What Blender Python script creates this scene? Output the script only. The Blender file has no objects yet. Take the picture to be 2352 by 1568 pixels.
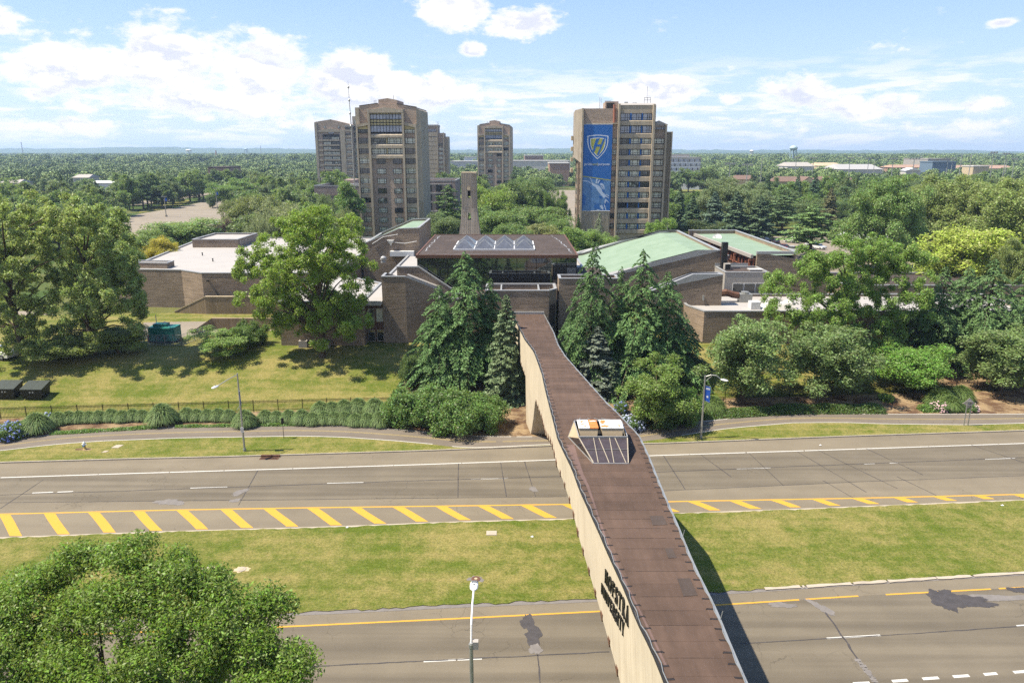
import bpy, math, random
import numpy as np
from mathutils import Vector, Matrix, Euler

SC = bpy.context.scene
COL = SC.collection
R_ = random.Random(7)
RNG = np.random.default_rng(11)

# ------------------------------------------------------------------ camera
EYE = 30.0
PITCH = math.atan(434.0 / 1690.0)
CP, SP = math.cos(PITCH), math.sin(PITCH)
cam_data = bpy.data.cameras.new('camera')
cam_data.sensor_width = 36.0
cam_data.lens = 36.0 * 1690.0 / 2352.0
cam_data.clip_start = 0.5
cam_data.clip_end = 30000
cam = bpy.data.objects.new('camera', cam_data)
COL.objects.link(cam)
cam.location = (0, 0, EYE)
cam.rotation_euler = (math.pi / 2 - PITCH, 0, 0)
SC.camera = cam

# ------------------------------------------------------------------ light
SUN_DIR = Vector((1.0, 0.10, -1.72)).normalized()
sun_data = bpy.data.lights.new('sun', 'SUN')
sun_data.energy = 5.0
sun_data.angle = math.radians(0.5)
sun_data.color = (1.0, 0.91, 0.74)
sun = bpy.data.objects.new('sun', sun_data)
COL.objects.link(sun)
sun.rotation_euler = SUN_DIR.to_track_quat('-Z', 'Y').to_euler()
sun.location = (-60, 0, 120)
SC.view_settings.view_transform = 'Standard'
SC.view_settings.look = 'None'
SC.view_settings.exposure = 1.25
SC.view_settings.gamma = 1.0
SC.view_settings.use_curve_mapping = False
SC.cycles.use_denoising = False
SC.cycles.max_bounces = 8
SC.cycles.transparent_max_bounces = 4
SC.cycles.diffuse_bounces = 3
SC.cycles.glossy_bounces = 3
SC.cycles.transmission_bounces = 2
SC.cycles.volume_bounces = 0
SC.cycles.sample_clamp_indirect = 6
SC.cycles.use_adaptive_sampling = True
SC.cycles.adaptive_threshold = 0.015


class NT:
    """Terse node building: every call returns the first output socket."""
    def __init__(s, tree):
        s.t = tree

    def n(s, typ, ins=None, out=0, **props):
        nd = s.t.nodes.new(typ)
        for k, v in props.items():
            setattr(nd, k, v)
        for k, v in (ins or {}).items():
            sock = nd.inputs[k]
            if isinstance(v, bpy.types.NodeSocket):
                s.t.links.new(v, sock)
            else:
                if isinstance(v, (tuple, list)) and len(v) == 3 and sock.type == 'RGBA':
                    v = (*v, 1)
                sock.default_value = v
        return nd.outputs[out]

    def m(s, op, a, b=None, c=None):
        ins = {0: a}
        if b is not None:
            ins[1] = b
        if c is not None:
            ins[2] = c
        return s.n('ShaderNodeMath', ins, operation=op)

    def vm(s, op, a, b=None, out=0):
        ins = {0: a}
        if b is not None:
            ins[1] = b
        return s.n('ShaderNodeVectorMath', ins, out=out, operation=op)

    def noise(s, vec, scale, detail=4, rough=0.55, out=0):
        ins = {'Scale': scale, 'Detail': detail, 'Roughness': rough}
        if vec is not None:
            ins['Vector'] = vec
        return s.n('ShaderNodeTexNoise', ins, out=out)

    def mix(s, fac, a, b, blend='MIX'):
        nd = s.t.nodes.new('ShaderNodeMix')
        nd.data_type = 'RGBA'
        nd.blend_type = blend
        for sock, v in ((nd.inputs[0], fac), (nd.inputs[6], a), (nd.inputs[7], b)):
            if isinstance(v, bpy.types.NodeSocket):
                s.t.links.new(v, sock)
            else:
                if isinstance(v, (tuple, list)) and len(v) == 3:
                    v = (*v, 1)
                sock.default_value = v
        return nd.outputs[2]

    def ss(s, v, a, b, lo=0.0, hi=1.0):
        return s.n('ShaderNodeMapRange', {'Value': v, 'From Min': a, 'From Max': b, 'To Min': lo, 'To Max': hi}, interpolation_type='SMOOTHSTEP')

    def lin(s, v, a, b, lo=0.0, hi=1.0):
        return s.n('ShaderNodeMapRange', {'Value': v, 'From Min': a, 'From Max': b, 'To Min': lo, 'To Max': hi})

    def sep(s, v, i):
        return s.n('ShaderNodeSeparateXYZ', {0: v}, out=i)


def ray(px, py):
    """World direction through a point of the 2352-pixel-wide photograph; forward component 1."""
    u, v = (px - 1176.0) / 1690.0, (py - 784.0) / 1690.0
    return Vector((u, CP - v * SP, -SP - v * CP))


def G(px, py, z=0.0):
    d = ray(px, py)
    t = (z - EYE) / d.z
    return Vector((d.x * t, d.y * t, z))


def PY(px, py, Y):
    d = ray(px, py)
    t = Y / d.y
    return Vector((d.x * t, Y, EYE + d.z * t))


def terr(x, y):
    s = y - 0.085 * max(-200.0, min(200.0, x))
    k = min(1.0, max(0.0, (s - 86.0) / 17.0))
    return 3.0 * k * k * (3 - 2 * k)


# ------------------------------------------------------------------ sky
W = bpy.data.worlds.new('World')
SC.world = W
W.use_nodes = True
wt = NT(W.node_tree)
W.node_tree.nodes.clear()
sun_from = -SUN_DIR
sky = wt.n('ShaderNodeTexSky', sky_type='NISHITA', sun_disc=False,
           sun_elevation=math.asin(sun_from.z), sun_rotation=math.atan2(sun_from.x, sun_from.y),
           altitude=30, air_density=1.0, dust_density=0.8, ozone_density=1.0)
SKY_K = 0.14
gen = wt.n('ShaderNodeTexCoord', out=0)
skyc = wt.vm('SCALE', sky)
skyc.node.inputs['Scale'].default_value = SKY_K
# summer cumulus: blobs of cover (centre and half-size as seen from the campus) broken up by fractal noise
CLOUDS = [(-40, 40, 120, 75, 1), (150, 140, 230, 100, 1.05), (370, 135, 240, 115, 1.1), (600, 165, 240, 115, 1.1), (800, 190, 190, 100, 1.1),
          (960, 205, 170, 85, 1.05), (500, 235, 640, 65, .85), (110, 215, 170, 30, .7), (180, 290, 420, 40, .75), (800, 285, 420, 45, .75), (1130, 235, 130, 40, .6),
          (1048, 22, 110, 50, 1.3), (1200, 56, 115, 48, 1.3), (1085, 117, 44, 24, 1.1),
          (1500, 208, 145, 48, 1.3), (1690, 228, 70, 26, .7), (1840, 222, 160, 64, .9), (2000, 248, 230, 52, .9), (1750, 280, 330, 46, .62),
          (2298, 53, 55, 18, .75), (2250, 240, 130, 36, .8), (2150, 290, 300, 40, .62), (1330, 255, 150, 34, .75), (1400, 300, 300, 36, .6)]
field = None
for (px, py, rx, ry, a) in CLOUDS:
    d = ray(px, py)
    L = d.length
    d.normalize()
    az, el = math.atan2(d.x, d.y), math.asin(d.z)
    mp = wt.n('ShaderNodeMapping', {'Vector': gen, 'Location': tuple(d), 'Rotation': (el, 0, -az), 'Scale': (rx / 1690 / L, 0.4, ry / 1690 / L)}, vector_type='TEXTURE')
    ln = wt.vm('LENGTH', mp, out=1)
    b = wt.lin(ln, 1.25, 0.1, -0.25, a)
    field = b if field is None else wt.m('MAXIMUM', field, b)
el_z = wt.sep(gen, 2)
st = wt.vm('MULTIPLY', gen, (1.0, 1.0, 2.1))
n1 = wt.noise(st, 11.0, 9, 0.60)
n1b = wt.noise(wt.vm('ADD', st, (0.012, 0.0, 0.022)), 11.0, 9, 0.60)
behind = wt.m('MULTIPLY', wt.ss(wt.m('MULTIPLY', wt.sep(gen, 1), -1.0), -0.1, 0.3), wt.ss(el_z, 0.8, 0.3, 0.0, 0.62))  # unseen cloud cover behind the camera, added to whiten the fill light
field = wt.m('MAXIMUM', field, behind)
dens = wt.m('ADD', field, wt.m('ADD', wt.m('MULTIPLY', wt.m('SUBTRACT', n1, 0.5), 2.5), wt.m('MULTIPLY', wt.m('SUBTRACT', wt.noise(st, 46.0, 6, 0.65), 0.5), 0.9)))
m1 = wt.ss(dens, 0.28, 0.72)
# flat rows of small cumulus low over the horizon, all the way round
st2 = wt.vm('MULTIPLY', gen, (6.5, 6.5, 44.0))
n2 = wt.noise(st2, 1.6, 7, 0.6)
band = wt.m('MULTIPLY', wt.ss(el_z, 0.13, 0.06), wt.ss(el_z, 0.0, 0.012))
m2 = wt.m('MULTIPLY', wt.ss(n2, 0.47, 0.62), wt.m('MULTIPLY', band, 0.8))
mask = wt.m('MAXIMUM', m1, m2)
lit = wt.lin(wt.m('SUBTRACT', n1, n1b), -0.10, 0.10, 0.0, 1.0)
thick = wt.ss(dens, 0.40, 0.95)
shade = wt.m('MULTIPLY', thick, wt.ss(wt.m('ADD', wt.m('MULTIPLY', wt.m('SUBTRACT', 1.0, lit), 0.6), wt.m('MULTIPLY', wt.noise(st, 7.0, 5, 0.6), 0.5)), 0.40, 0.72))
ccol = wt.mix(shade, (0.50, 0.487, 0.485), (0.350, 0.364, 0.425))
low = wt.lin(el_z, 0.30, 0.0)
clear = wt.mix(low, (0.092, 0.188, 0.395), (0.280, 0.350, 0.425))
skyv = wt.mix(0.85, skyc, clear)
final = wt.mix(mask, skyv, ccol)
bg = wt.n('ShaderNodeBackground', {'Color': final, 'Strength': 1.0})
out = W.node_tree.nodes.new('ShaderNodeOutputWorld')
W.node_tree.links.new(bg, out.inputs[0])

# ------------------------------------------------------------------ materials
MATS = {}


def mat(name, build):
    if name in MATS:
        return MATS[name]
    m = bpy.data.materials.new(name)
    m.use_nodes = True
    m.node_tree.nodes.clear()
    t = NT(m.node_tree)
    sh = build(t)
    o = m.node_tree.nodes.new('ShaderNodeOutputMaterial')
    m.node_tree.links.new(sh, o.inputs[0])
    MATS[name] = m
    return m


def pos(t):
    return t.n('ShaderNodeNewGeometry', out=0)


ALB = 0.74


def bsdf(t, col, rough=0.8, metal=0.0, normal=None, spec=0.3, k=ALB):
    col = scaled(t, col, k)
    ins = {'Base Color': col, 'Roughness': rough, 'Metallic': metal, 'Specular IOR Level': spec}
    if normal is not None:
        ins['Normal'] = normal
    return t.n('ShaderNodeBsdfPrincipled', ins)


def bump(t, h, strength, dist):
    return t.n('ShaderNodeBump', {'Height': h, 'Strength': strength, 'Distance': dist})


def plain(name, col, rough=0.7, metal=0.0, var=0.12, scale=1.5, spec=0.3):
    """A weathered plain colour: broad blotches plus fine grain."""
    def b(t):
        p = pos(t)
        n = t.noise(p, scale, 5, 0.6)
        f = t.noise(p, scale * 14, 3, 0.6)
        k = t.lin(t.m('ADD', t.m('MULTIPLY', n, 0.7), t.m('MULTIPLY', f, 0.3)), 0.3, 0.7, 1 - var, 1 + var)
        c = t.vm('SCALE', col)
        c.node.inputs['Scale'].default_value = 1
        t.t.links.new(k, c.node.inputs['Scale'])
        return bsdf(t, c, rough, metal, spec=spec)
    return mat(name, b)


def scaled(t, col, k):
    c = t.vm('SCALE', col)
    if isinstance(k, bpy.types.NodeSocket):
        t.t.links.new(k, c.node.inputs['Scale'])
    else:
        c.node.inputs['Scale'].default_value = k
    return c


def asphalt_b(base, warm, streak):
    def b(t):
        p = pos(t)
        rot = t.n('ShaderNodeMapping', {'Vector': p, 'Rotation': (0, 0, -0.085), 'Scale': (0.035, 1.0, 1.0)})
        lanes = t.noise(rot, streak, 3, 0.5)
        blot = t.noise(p, 0.25, 5, 0.6)
        grain = t.noise(p, 9.0, 4, 0.75)
        fine = t.noise(p, 45.0, 2, 0.7)
        c = t.mix(t.ss(lanes, 0.3, 0.7), base, warm)
        k = t.m('ADD', t.m('MULTIPLY', t.lin(blot, 0.3, 0.7, -0.10, 0.10), 1.0), t.m('ADD', t.lin(grain, 0.25, 0.75, -0.10, 0.10), t.lin(fine, 0.25, 0.75, -0.13, 0.13)))
        # hairline cracking
        w = t.vm('ADD', p, t.vm('SCALE', t.noise(p, 1.1, 3, 0.6, out=1)))
        vor = t.n('ShaderNodeTexVoronoi', {'Vector': w, 'Scale': 0.55}, feature='DISTANCE_TO_EDGE')
        crk = t.m('MULTIPLY', t.ss(vor, 0.018, 0.004), t.ss(t.noise(p, 0.16, 2, 0.5), 0.54, 0.64))
        kk = t.m('SUBTRACT', t.m('ADD', 1.0, k), t.m('MULTIPLY', crk, 0.30))
        return bsdf(t, scaled(t, c, kk), 0.9, normal=bump(t, fine, 0.25, 0.02), spec=0.25)
    return b


M_ROAD = mat('asphalt', asphalt_b((0.112, 0.094, 0.070), (0.168, 0.142, 0.105), 0.7))
M_SHOULDER = mat('asphalt_shoulder', asphalt_b((0.168, 0.140, 0.102), (0.196, 0.164, 0.118), 0.5))
M_PATH = mat('asphalt_path', asphalt_b((0.145, 0.120, 0.096), (0.172, 0.144, 0.116), 0.5))
M_LOT = mat('asphalt_lot', asphalt_b((0.22, 0.185, 0.145), (0.26, 0.22, 0.17), 0.15))


def grass_b(dry_bias, stripe):
    def b(t):
        p = pos(t)
        rot = t.n('ShaderNodeMapping', {'Vector': p, 'Rotation': (0, 0, -0.085), 'Scale': (0.06, 1.0, 1.0)})
        big = t.noise(p, 0.13, 4, 0.62)
        mid = t.noise(p, 0.9, 5, 0.68)
        mow = t.noise(rot, stripe, 4, 0.62)
        fine = t.noise(p, 7.0, 4, 0.75)
        blade = t.noise(p, 30.0, 3, 0.8)
        s = t.m('ADD', t.m('ADD', t.m('MULTIPLY', big, 0.36), t.m('MULTIPLY', mid, 0.27)), t.m('ADD', t.m('MULTIPLY', mow, 0.23), t.m('MULTIPLY', fine, 0.14)))
        c = t.mix(t.ss(s, 0.40 + dry_bias, 0.60 + dry_bias), (0.094, 0.128, 0.016), (0.255, 0.215, 0.075))
        c = t.mix(t.ss(t.m('ADD', t.m('MULTIPLY', mid, 0.6), t.m('MULTIPLY', t.noise(p, 2.3, 4, 0.7), 0.4)), 0.60, 0.72), c, (0.30, 0.235, 0.11))
        k = t.m('ADD', t.lin(fine, 0.3, 0.7, 0.64, 1.34), t.lin(blade, 0.3, 0.7, -0.30, 0.30))
        return bsdf(t, scaled(t, c, k), 0.95, normal=bump(t, t.m('ADD', blade, fine), 0.7, 0.06), spec=0.1)
    return b


M_MEDIAN = mat('median_grass', grass_b(0.012, 0.5))
M_LAWN = mat('lawn_grass', grass_b(0.0, 0.7))
M_VERGE = mat('verge_grass', grass_b(0.0, 0.8))


def field_b(t):
    p = pos(t)
    a = t.noise(p, 0.02, 5, 0.6)
    f = t.noise(p, 1.2, 5, 0.7)
    c = t.mix(t.ss(a, 0.42, 0.6), (0.05, 0.085, 0.018), (0.12, 0.125, 0.04))
    return bsdf(t, scaled(t, c, t.lin(f, 0.3, 0.7, 0.7, 1.25)), 0.95, spec=0.1)


M_GROUND = mat('rough_ground', field_b)


def mulch_b(t):
    p = pos(t)
    a = t.noise(p, 0.5, 5, 0.65)
    f = t.noise(p, 16.0, 4, 0.8)
    c = t.mix(t.ss(a, 0.38, 0.62), (0.12, 0.070, 0.042), (0.30, 0.215, 0.125))
    return bsdf(t, scaled(t, c, t.lin(f, 0.25, 0.75, 0.55, 1.4)), 0.95, normal=bump(t, f, 0.8, 0.06), spec=0.1)


M_MULCH = mat('mulch', mulch_b)


def brick_b(c1, c2, mortar):
    def b(t):
        p = pos(t)
        x, y, z = t.sep(p, 0), t.sep(p, 1), t.sep(p, 2)
        uv = t.n('ShaderNodeCombineXYZ', {0: t.m('ADD', x, y), 1: z, 2: 0.0})
        br = t.t.nodes.new('ShaderNodeTexBrick')
        t.t.links.new(uv, br.inputs['Vector'])
        br.inputs['Scale'].default_value = 1.0
        br.inputs['Brick Width'].default_value = 0.42
        br.inputs['Row Height'].default_value = 0.16
        br.inputs['Mortar Size'].default_value = 0.016
        br.inputs['Color1'].default_value = (*c1, 1)
        br.inputs['Color2'].default_value = (*c2, 1)
        br.inputs['Mortar'].default_value = (*mortar, 1)
        st_ = t.noise(t.vm('MULTIPLY', uv, (0.5, 3.5, 1.0)), 1.0, 5, 0.7)
        big = t.noise(p, 0.3, 4, 0.6)
        k = t.m('MULTIPLY', t.lin(st_, 0.25, 0.75, 0.66, 1.32), t.lin(big, 0.3, 0.7, 0.85, 1.12))
        h = t.m('ADD', t.m('MULTIPLY', t.m('SUBTRACT', 1.0, br.outputs['Fac']), 0.4), st_)
        return bsdf(t, scaled(t, br.outputs['Color'], k), 0.9, normal=bump(t, h, 0.55, 0.07), spec=0.15)
    return b


M_BRICK = mat('brown_brick', brick_b((0.315, 0.235, 0.17), (0.25, 0.188, 0.137), (0.30, 0.25, 0.20)))
M_BRICK_T = mat('tower_brick', brick_b((0.43, 0.325, 0.255), (0.36, 0.275, 0.22), (0.45, 0.37, 0.30)))
M_BRICK_P = mat('pinkish_brick', brick_b((0.34, 0.255, 0.225), (0.25, 0.19, 0.175), (0.36, 0.31, 0.28)))


def conc_b(col, ribs=0.0, stain=0.25):
    def b(t):
        p = pos(t)
        x, y, z = t.sep(p, 0), t.sep(p, 1), t.sep(p, 2)
        streak = t.noise(t.vm('MULTIPLY', p, (1.0, 1.0, 0.06)), 1.6, 5, 0.65)
        blot = t.noise(p, 0.5, 5, 0.6)
        fine = t.noise(p, 12.0, 3, 0.7)
        k = t.m('MULTIPLY', t.lin(streak, 0.28, 0.72, 1 - stain, 1 + stain * 0.6), t.m('MULTIPLY', t.lin(blot, 0.3, 0.7, 0.9, 1.08), t.lin(fine, 0.25, 0.75, 0.93, 1.07)))
        nrm = None
        if ribs:
            u = t.m('ADD', x, y)
            wv = t.m('SINE', t.m('MULTIPLY', u, 6.283 / ribs))
            nrm = bump(t, wv, 0.9, 0.05)
            k = t.m('MULTIPLY', k, t.lin(wv, -1, 1, 0.92, 1.05))
        return bsdf(t, scaled(t, col, k), 0.88, normal=nrm, spec=0.2)
    return b


M_CONC_T = mat('tower_concrete', conc_b((0.46, 0.39, 0.30), 0, 0.28))
M_CONC_RIB = mat('ribbed_concrete', conc_b((0.40, 0.345, 0.28), 0.42, 0.28))
M_CONC_CREAM = mat('cream_concrete', conc_b((0.53, 0.43, 0.295), 0, 0.16))
M_CONC_WALL = mat('stained_concrete', conc_b((0.30, 0.225, 0.150), 0, 0.35))
M_KERB = mat('kerb_concrete', conc_b((0.40, 0.35, 0.28), 0, 0.2))
M_PAVE = mat('paving_concrete', conc_b((0.42, 0.36, 0.29), 0, 0.1))

M_BOARD = None


def board_b(t):
    """Cast concrete marked by slanting boards: thin pale and dark streaks."""
    p = pos(t)
    y, z = t.sep(p, 1), t.sep(p, 2)
    s = t.m('ADD', y, t.m('MULTIPLY', z, -0.32))
    v = t.n('ShaderNodeCombineXYZ', {0: t.m('MULTIPLY', s, 3.2), 1: t.m('MULTIPLY', z, 0.10), 2: 0.0})
    n = t.noise(v, 1.0, 5, 0.7)
    n2 = t.noise(p, 0.35, 4, 0.6)
    c = t.mix(t.ss(n, 0.30, 0.70), (0.50, 0.42, 0.31), (0.60, 0.52, 0.395))
    k = t.lin(n2, 0.3, 0.7, 0.9, 1.08)
    return bsdf(t, scaled(t, c, k), 0.85, normal=bump(t, n, 0.35, 0.04), spec=0.2)


M_BOARD = mat('board_marked_concrete', board_b)


def felt_b(col):
    def b(t):
        p = pos(t)
        r = t.n('ShaderNodeObjectInfo', out=5)
        n = t.noise(p, 0.6, 5, 0.65)
        f = t.noise(p, 22.0, 3, 0.8)
        strk = t.noise(t.vm('MULTIPLY', p, (2.0, 0.15, 1)), 1.3, 4, 0.6)
        k = t.m('MULTIPLY', t.lin(r, 0, 1, 0.90, 1.10), t.m('MULTIPLY', t.lin(n, 0.3, 0.7, 0.84, 1.14), t.m('MULTIPLY', t.lin(f, 0.2, 0.8, 0.82, 1.2), t.m('MULTIPLY', t.lin(strk, 0.3, 0.7, 0.90, 1.10), t.lin(t.noise(t.vm('MULTIPLY', p, (1.0, 0.45, 1)), 0.28, 6, 0.7), 0.35, 0.65, 0.84, 1.16)))))
        return bsdf(t, scaled(t, col, k), 0.92, normal=bump(t, f, 0.3, 0.02), spec=0.2)
    return b


M_FELT = mat('brown_roofing_felt', felt_b((0.094, 0.061, 0.046)))
M_FELT_D = mat('dark_roofing_felt', felt_b((0.068, 0.051, 0.044)))
M_FELT_P = mat('patched_roofing_felt', felt_b((0.13, 0.085, 0.075)))
M_SEAM = plain('bitumen', (0.022, 0.017, 0.016), 0.7)
M_WHITE_ROOF = plain('white_roof_membrane', (0.375, 0.35, 0.33), 0.7, var=0.07, scale=0.35)


def green_b(t):
    p = pos(t)
    n = t.noise(p, 0.35, 5, 0.6)
    w = t.m('FRACT', t.m('MULTIPLY', t.sep(p, 1), 0.9))
    line = t.ss(w, 0.06, 0.02)
    c = t.mix(t.ss(n, 0.3, 0.7), (0.195, 0.270, 0.185), (0.235, 0.31, 0.225))
    c = t.mix(t.m('MULTIPLY', line, 0.25), c, (0.10, 0.19, 0.12))
    return bsdf(t, c, 0.65, spec=0.3)


M_GREEN_ROOF = mat('green_roof_membrane', green_b)
M_COPING = plain('pale_coping', (0.40, 0.40, 0.40), 0.45, 0.3, 0.08)
M_METAL = plain('galvanised_metal', (0.42, 0.42, 0.40), 0.42, 0.6, 0.12)
M_WMETAL = plain('white_metal', (0.70, 0.70, 0.70), 0.4, 0.0, 0.05)
M_DMETAL = plain('dark_metal', (0.030, 0.028, 0.026), 0.5, 0.2, 0.1)
M_BLACK = plain('black_paint', (0.012, 0.012, 0.012), 0.45, 0.0, 0.1)
M_WPAINT = plain('white_road_paint', (0.56, 0.545, 0.51), 0.75, 0, 0.12, 3.0)
M_TAR = plain('tar', (0.058, 0.052, 0.053), 0.75, 0, 0.3, 2.0)
M_TAR2 = plain('grey_patch', (0.175, 0.158, 0.148), 0.85, 0, 0.2, 2.0)


def ypaint_b(t):
    p = pos(t)
    n = t.noise(p, 2.2, 5, 0.75)
    c = t.mix(t.ss(n, 0.63, 0.72), (0.56, 0.305, 0.040), (0.24, 0.16, 0.07))
    c = scaled(t, c, t.lin(t.noise(p, 12, 3, .7), 0.3, 0.7, 0.88, 1.1))
    return bsdf(t, c, 0.75, spec=0.25)


M_YPAINT = mat('yellow_road_paint', ypaint_b)
M_YPALE = plain('faded_yellow_paint', (0.38, 0.29, 0.115), 0.8, 0, 0.2, 3.0)
M_TEAL = plain('teal_paint', (0.03, 0.20, 0.165), 0.45, 0, 0.1)
M_RED = plain('red_paint', (0.30, 0.03, 0.025), 0.5, 0, 0.1)
M_RUST = plain('rust_orange', (0.55, 0.19, 0.05), 0.8, 0, 0.3, 3.0)
M_TAN = plain('tan_panel', (0.46, 0.36, 0.235), 0.7, 0, 0.1)
M_GREYPANEL = plain('grey_panel', (0.36, 0.33, 0.30), 0.7, 0, 0.06)
M_COPPER = plain('red_brown_frame', (0.34, 0.135, 0.085), 0.6, 0, 0.15)
M_CREAM = plain('cream_panel', (0.56, 0.46, 0.24), 0.7, 0, 0.08)
M_BANNER = plain('blue_banner', (0.022, 0.135, 0.44), 0.6, 0, 0.07, 0.6)
M_BANNER_W = plain('white_print', (0.80, 0.83, 0.88), 0.6, 0, 0.03)
M_BANNER_Y = plain('yellow_print', (0.42, 0.42, 0.09), 0.6, 0, 0.05)
M_PRINT_L = plain('pale_blue_print', (0.50, 0.60, 0.78), 0.6, 0, 0.15, 0.8)
M_PRINT_M = plain('mid_blue_print', (0.10, 0.23, 0.47), 0.6, 0, 0.35, 1.2)
M_BLUE = plain('blue_cloth', (0.02, 0.10, 0.48), 0.6, 0, 0.08)
M_TENT = plain('white_canvas', (0.78, 0.78, 0.80), 0.7, 0, 0.03)
M_TILE = plain('brown_shingle', (0.17, 0.11, 0.085), 0.85, 0, 0.2)
M_PLASTER = plain('cream_plaster', (0.52, 0.42, 0.28), 0.8, 0, 0.1)
M_PALE = plain('pale_cladding', (0.56, 0.54, 0.51), 0.7, 0, 0.06, 0.3)
M_PINKWALL = plain('pink_brown_cladding', (0.34, 0.22, 0.16), 0.8, 0, 0.1, 0.3)
M_TANKBLUE = plain('pale_blue_tank', (0.40, 0.52, 0.55), 0.5, 0, 0.05)
M_TYRE = plain('tyre_rubber', (0.014, 0.014, 0.014), 0.8)
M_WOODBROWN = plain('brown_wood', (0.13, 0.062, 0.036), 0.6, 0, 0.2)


def glass_mat(name, tint, rough=0.04):
    def b(t):
        return bsdf(t, tint, rough, 0.0, spec=0.9)
    return mat(name, b)


def mirror_b(t):
    p = pos(t)
    n = t.noise(p, 0.25, 2, 0.5)
    return t.n('ShaderNodeMixShader', {0: t.n('ShaderNodeFresnel', {'IOR': 3.6}), 1: bsdf(t, (0.008, 0.010, 0.011), 0.3), 2: t.n('ShaderNodeBsdfGlossy', {'Color': (0.62, 0.66, 0.62, 1), 'Roughness': 0.012, 'Normal': bump(t, n, 0.02, 0.2)})})


M_MIRROR = mat('tinted_mirror_glass', mirror_b)
M_GLASS = glass_mat('dark_glass', (0.022, 0.026, 0.028))


def pane_b(t):
    """Windows with blinds: some drawn (pale), some open (dark), all glossy."""
    r = t.n('ShaderNodeObjectInfo', out=5)
    p = pos(t)
    n = t.noise(p, 0.7, 3, 0.6)
    a = t.mix(t.ss(t.m('ADD', r, t.m('MULTIPLY', t.m('SUBTRACT', n, 0.5), 0.5)), 0.16, 0.30), (0.07, 0.075, 0.07), (0.60, 0.61, 0.52))
    a = scaled(t, a, t.lin(n, 0.3, 0.7, 0.75, 1.15))
    return bsdf(t, a, 0.07, spec=0.55)


M_PANE = mat('blind_glass', pane_b)


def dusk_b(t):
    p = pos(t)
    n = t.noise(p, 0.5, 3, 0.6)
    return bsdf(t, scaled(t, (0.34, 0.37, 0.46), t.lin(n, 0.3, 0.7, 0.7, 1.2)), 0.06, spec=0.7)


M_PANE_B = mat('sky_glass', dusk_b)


def skylight_glass_b(t):
    p = pos(t)
    n = t.noise(p, 2.0, 4, 0.6)
    return bsdf(t, scaled(t, (0.060, 0.046, 0.047), t.lin(n, 0.3, 0.7, 0.8, 1.25)), 0.2, spec=0.5)


M_SKYGLASS = mat('dusty_skylight_glass', skylight_glass_b)


def leaf_b(t):
    col = t.n('ShaderNodeObjectInfo', out=1)
    rnd = t.n('ShaderNodeNewGeometry', out=8)
    h = t.n('ShaderNodeHueSaturation', {'Hue': t.lin(rnd, 0, 1, 0.465, 0.51), 'Saturation': t.lin(rnd, 0, 1, 0.85, 1.1), 'Value': t.lin(rnd, 0, 1, 1.25, 2.6), 'Color': col})
    d = t.n('ShaderNodeBsdfPrincipled', {'Base Color': h, 'Roughness': 0.48, 'Specular IOR Level': 0.38})
    tr = t.n('ShaderNodeBsdfTranslucent', {'Color': t.mix(0.35, h, (0.30, 0.34, 0.04), 'MIX')})
    return t.n('ShaderNodeMixShader', {0: 0.45, 1: d, 2: tr})


M_LEAF = mat('leaf', leaf_b)


def needle_b(t):
    col = t.n('ShaderNodeObjectInfo', out=1)
    rnd = t.n('ShaderNodeNewGeometry', out=8)
    h = t.n('ShaderNodeHueSaturation', {'Hue': t.lin(rnd, 0, 1, 0.485, 0.515), 'Saturation': 1.0, 'Value': t.lin(rnd, 0, 1, 1.25, 2.7), 'Color': col})
    d = t.n('ShaderNodeBsdfPrincipled', {'Base Color': h, 'Roughness': 0.6, 'Specular IOR Level': 0.25})
    tr = t.n('ShaderNodeBsdfTranslucent', {'Color': h})
    return t.n('ShaderNodeMixShader', {0: 0.22, 1: d, 2: tr})


M_NEEDLE = mat('needle', needle_b)


def blade_b(t):
    col = t.n('ShaderNodeObjectInfo', out=1)
    rnd = t.n('ShaderNodeNewGeometry', out=8)
    h = t.n('ShaderNodeHueSaturation', {'Hue': t.lin(rnd, 0, 1, 0.48, 0.51), 'Saturation': 1.0, 'Value': t.lin(rnd, 0, 1, 1.3, 2.0), 'Color': col})
    d = t.n('ShaderNodeBsdfPrincipled', {'Base Color': h, 'Roughness': 0.6, 'Specular IOR Level': 0.2})
    return t.n('ShaderNodeMixShader', {0: 0.4, 1: d, 2: t.n('ShaderNodeBsdfTranslucent', {'Color': h})})


M_BLADE = mat('grass_blade', blade_b)


def bark_b(t):
    p = pos(t)
    n = t.noise(t.vm('MULTIPLY', p, (1, 1, 0.25)), 6.0, 4, 0.7)
    c = t.mix(n, (0.055, 0.040, 0.028), (0.135, 0.105, 0.078))
    return bsdf(t, c, 0.95, normal=bump(t, n, 0.5, 0.03), spec=0.1)


M_BARK = mat('bark', bark_b)


def far_leaf_b(t):
    r = t.n('ShaderNodeObjectInfo', out=5)
    rnd = t.n('ShaderNodeNewGeometry', out=8)
    c = t.mix(t.ss(r, 0.0, 1.0), (0.084, 0.130, 0.042), (0.165, 0.222, 0.072))
    c = t.n('ShaderNodeHueSaturation', {'Hue': t.lin(rnd, 0, 1, 0.48, 0.515), 'Saturation': 1.0, 'Value': t.lin(rnd, 0, 1, 0.75, 1.3), 'Color': c})
    return bsdf(t, c, 0.6, spec=0.25, k=1.0)


M_FARLEAF = mat('far_foliage', far_leaf_b)


def hill_b(t):
    p = pos(t)
    n = t.noise(p, 0.035, 6, 0.7)
    c = t.mix(t.ss(n, 0.38, 0.62), (0.04, 0.075, 0.026), (0.09, 0.13, 0.05))
    return bsdf(t, c, 0.9, normal=bump(t, n, 1.0, 18.0), spec=0.1, k=1.0)


M_HILL = mat('wooded_hill', hill_b)

# ------------------------------------------------------------------ mesh helpers
ORG = {}


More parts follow.
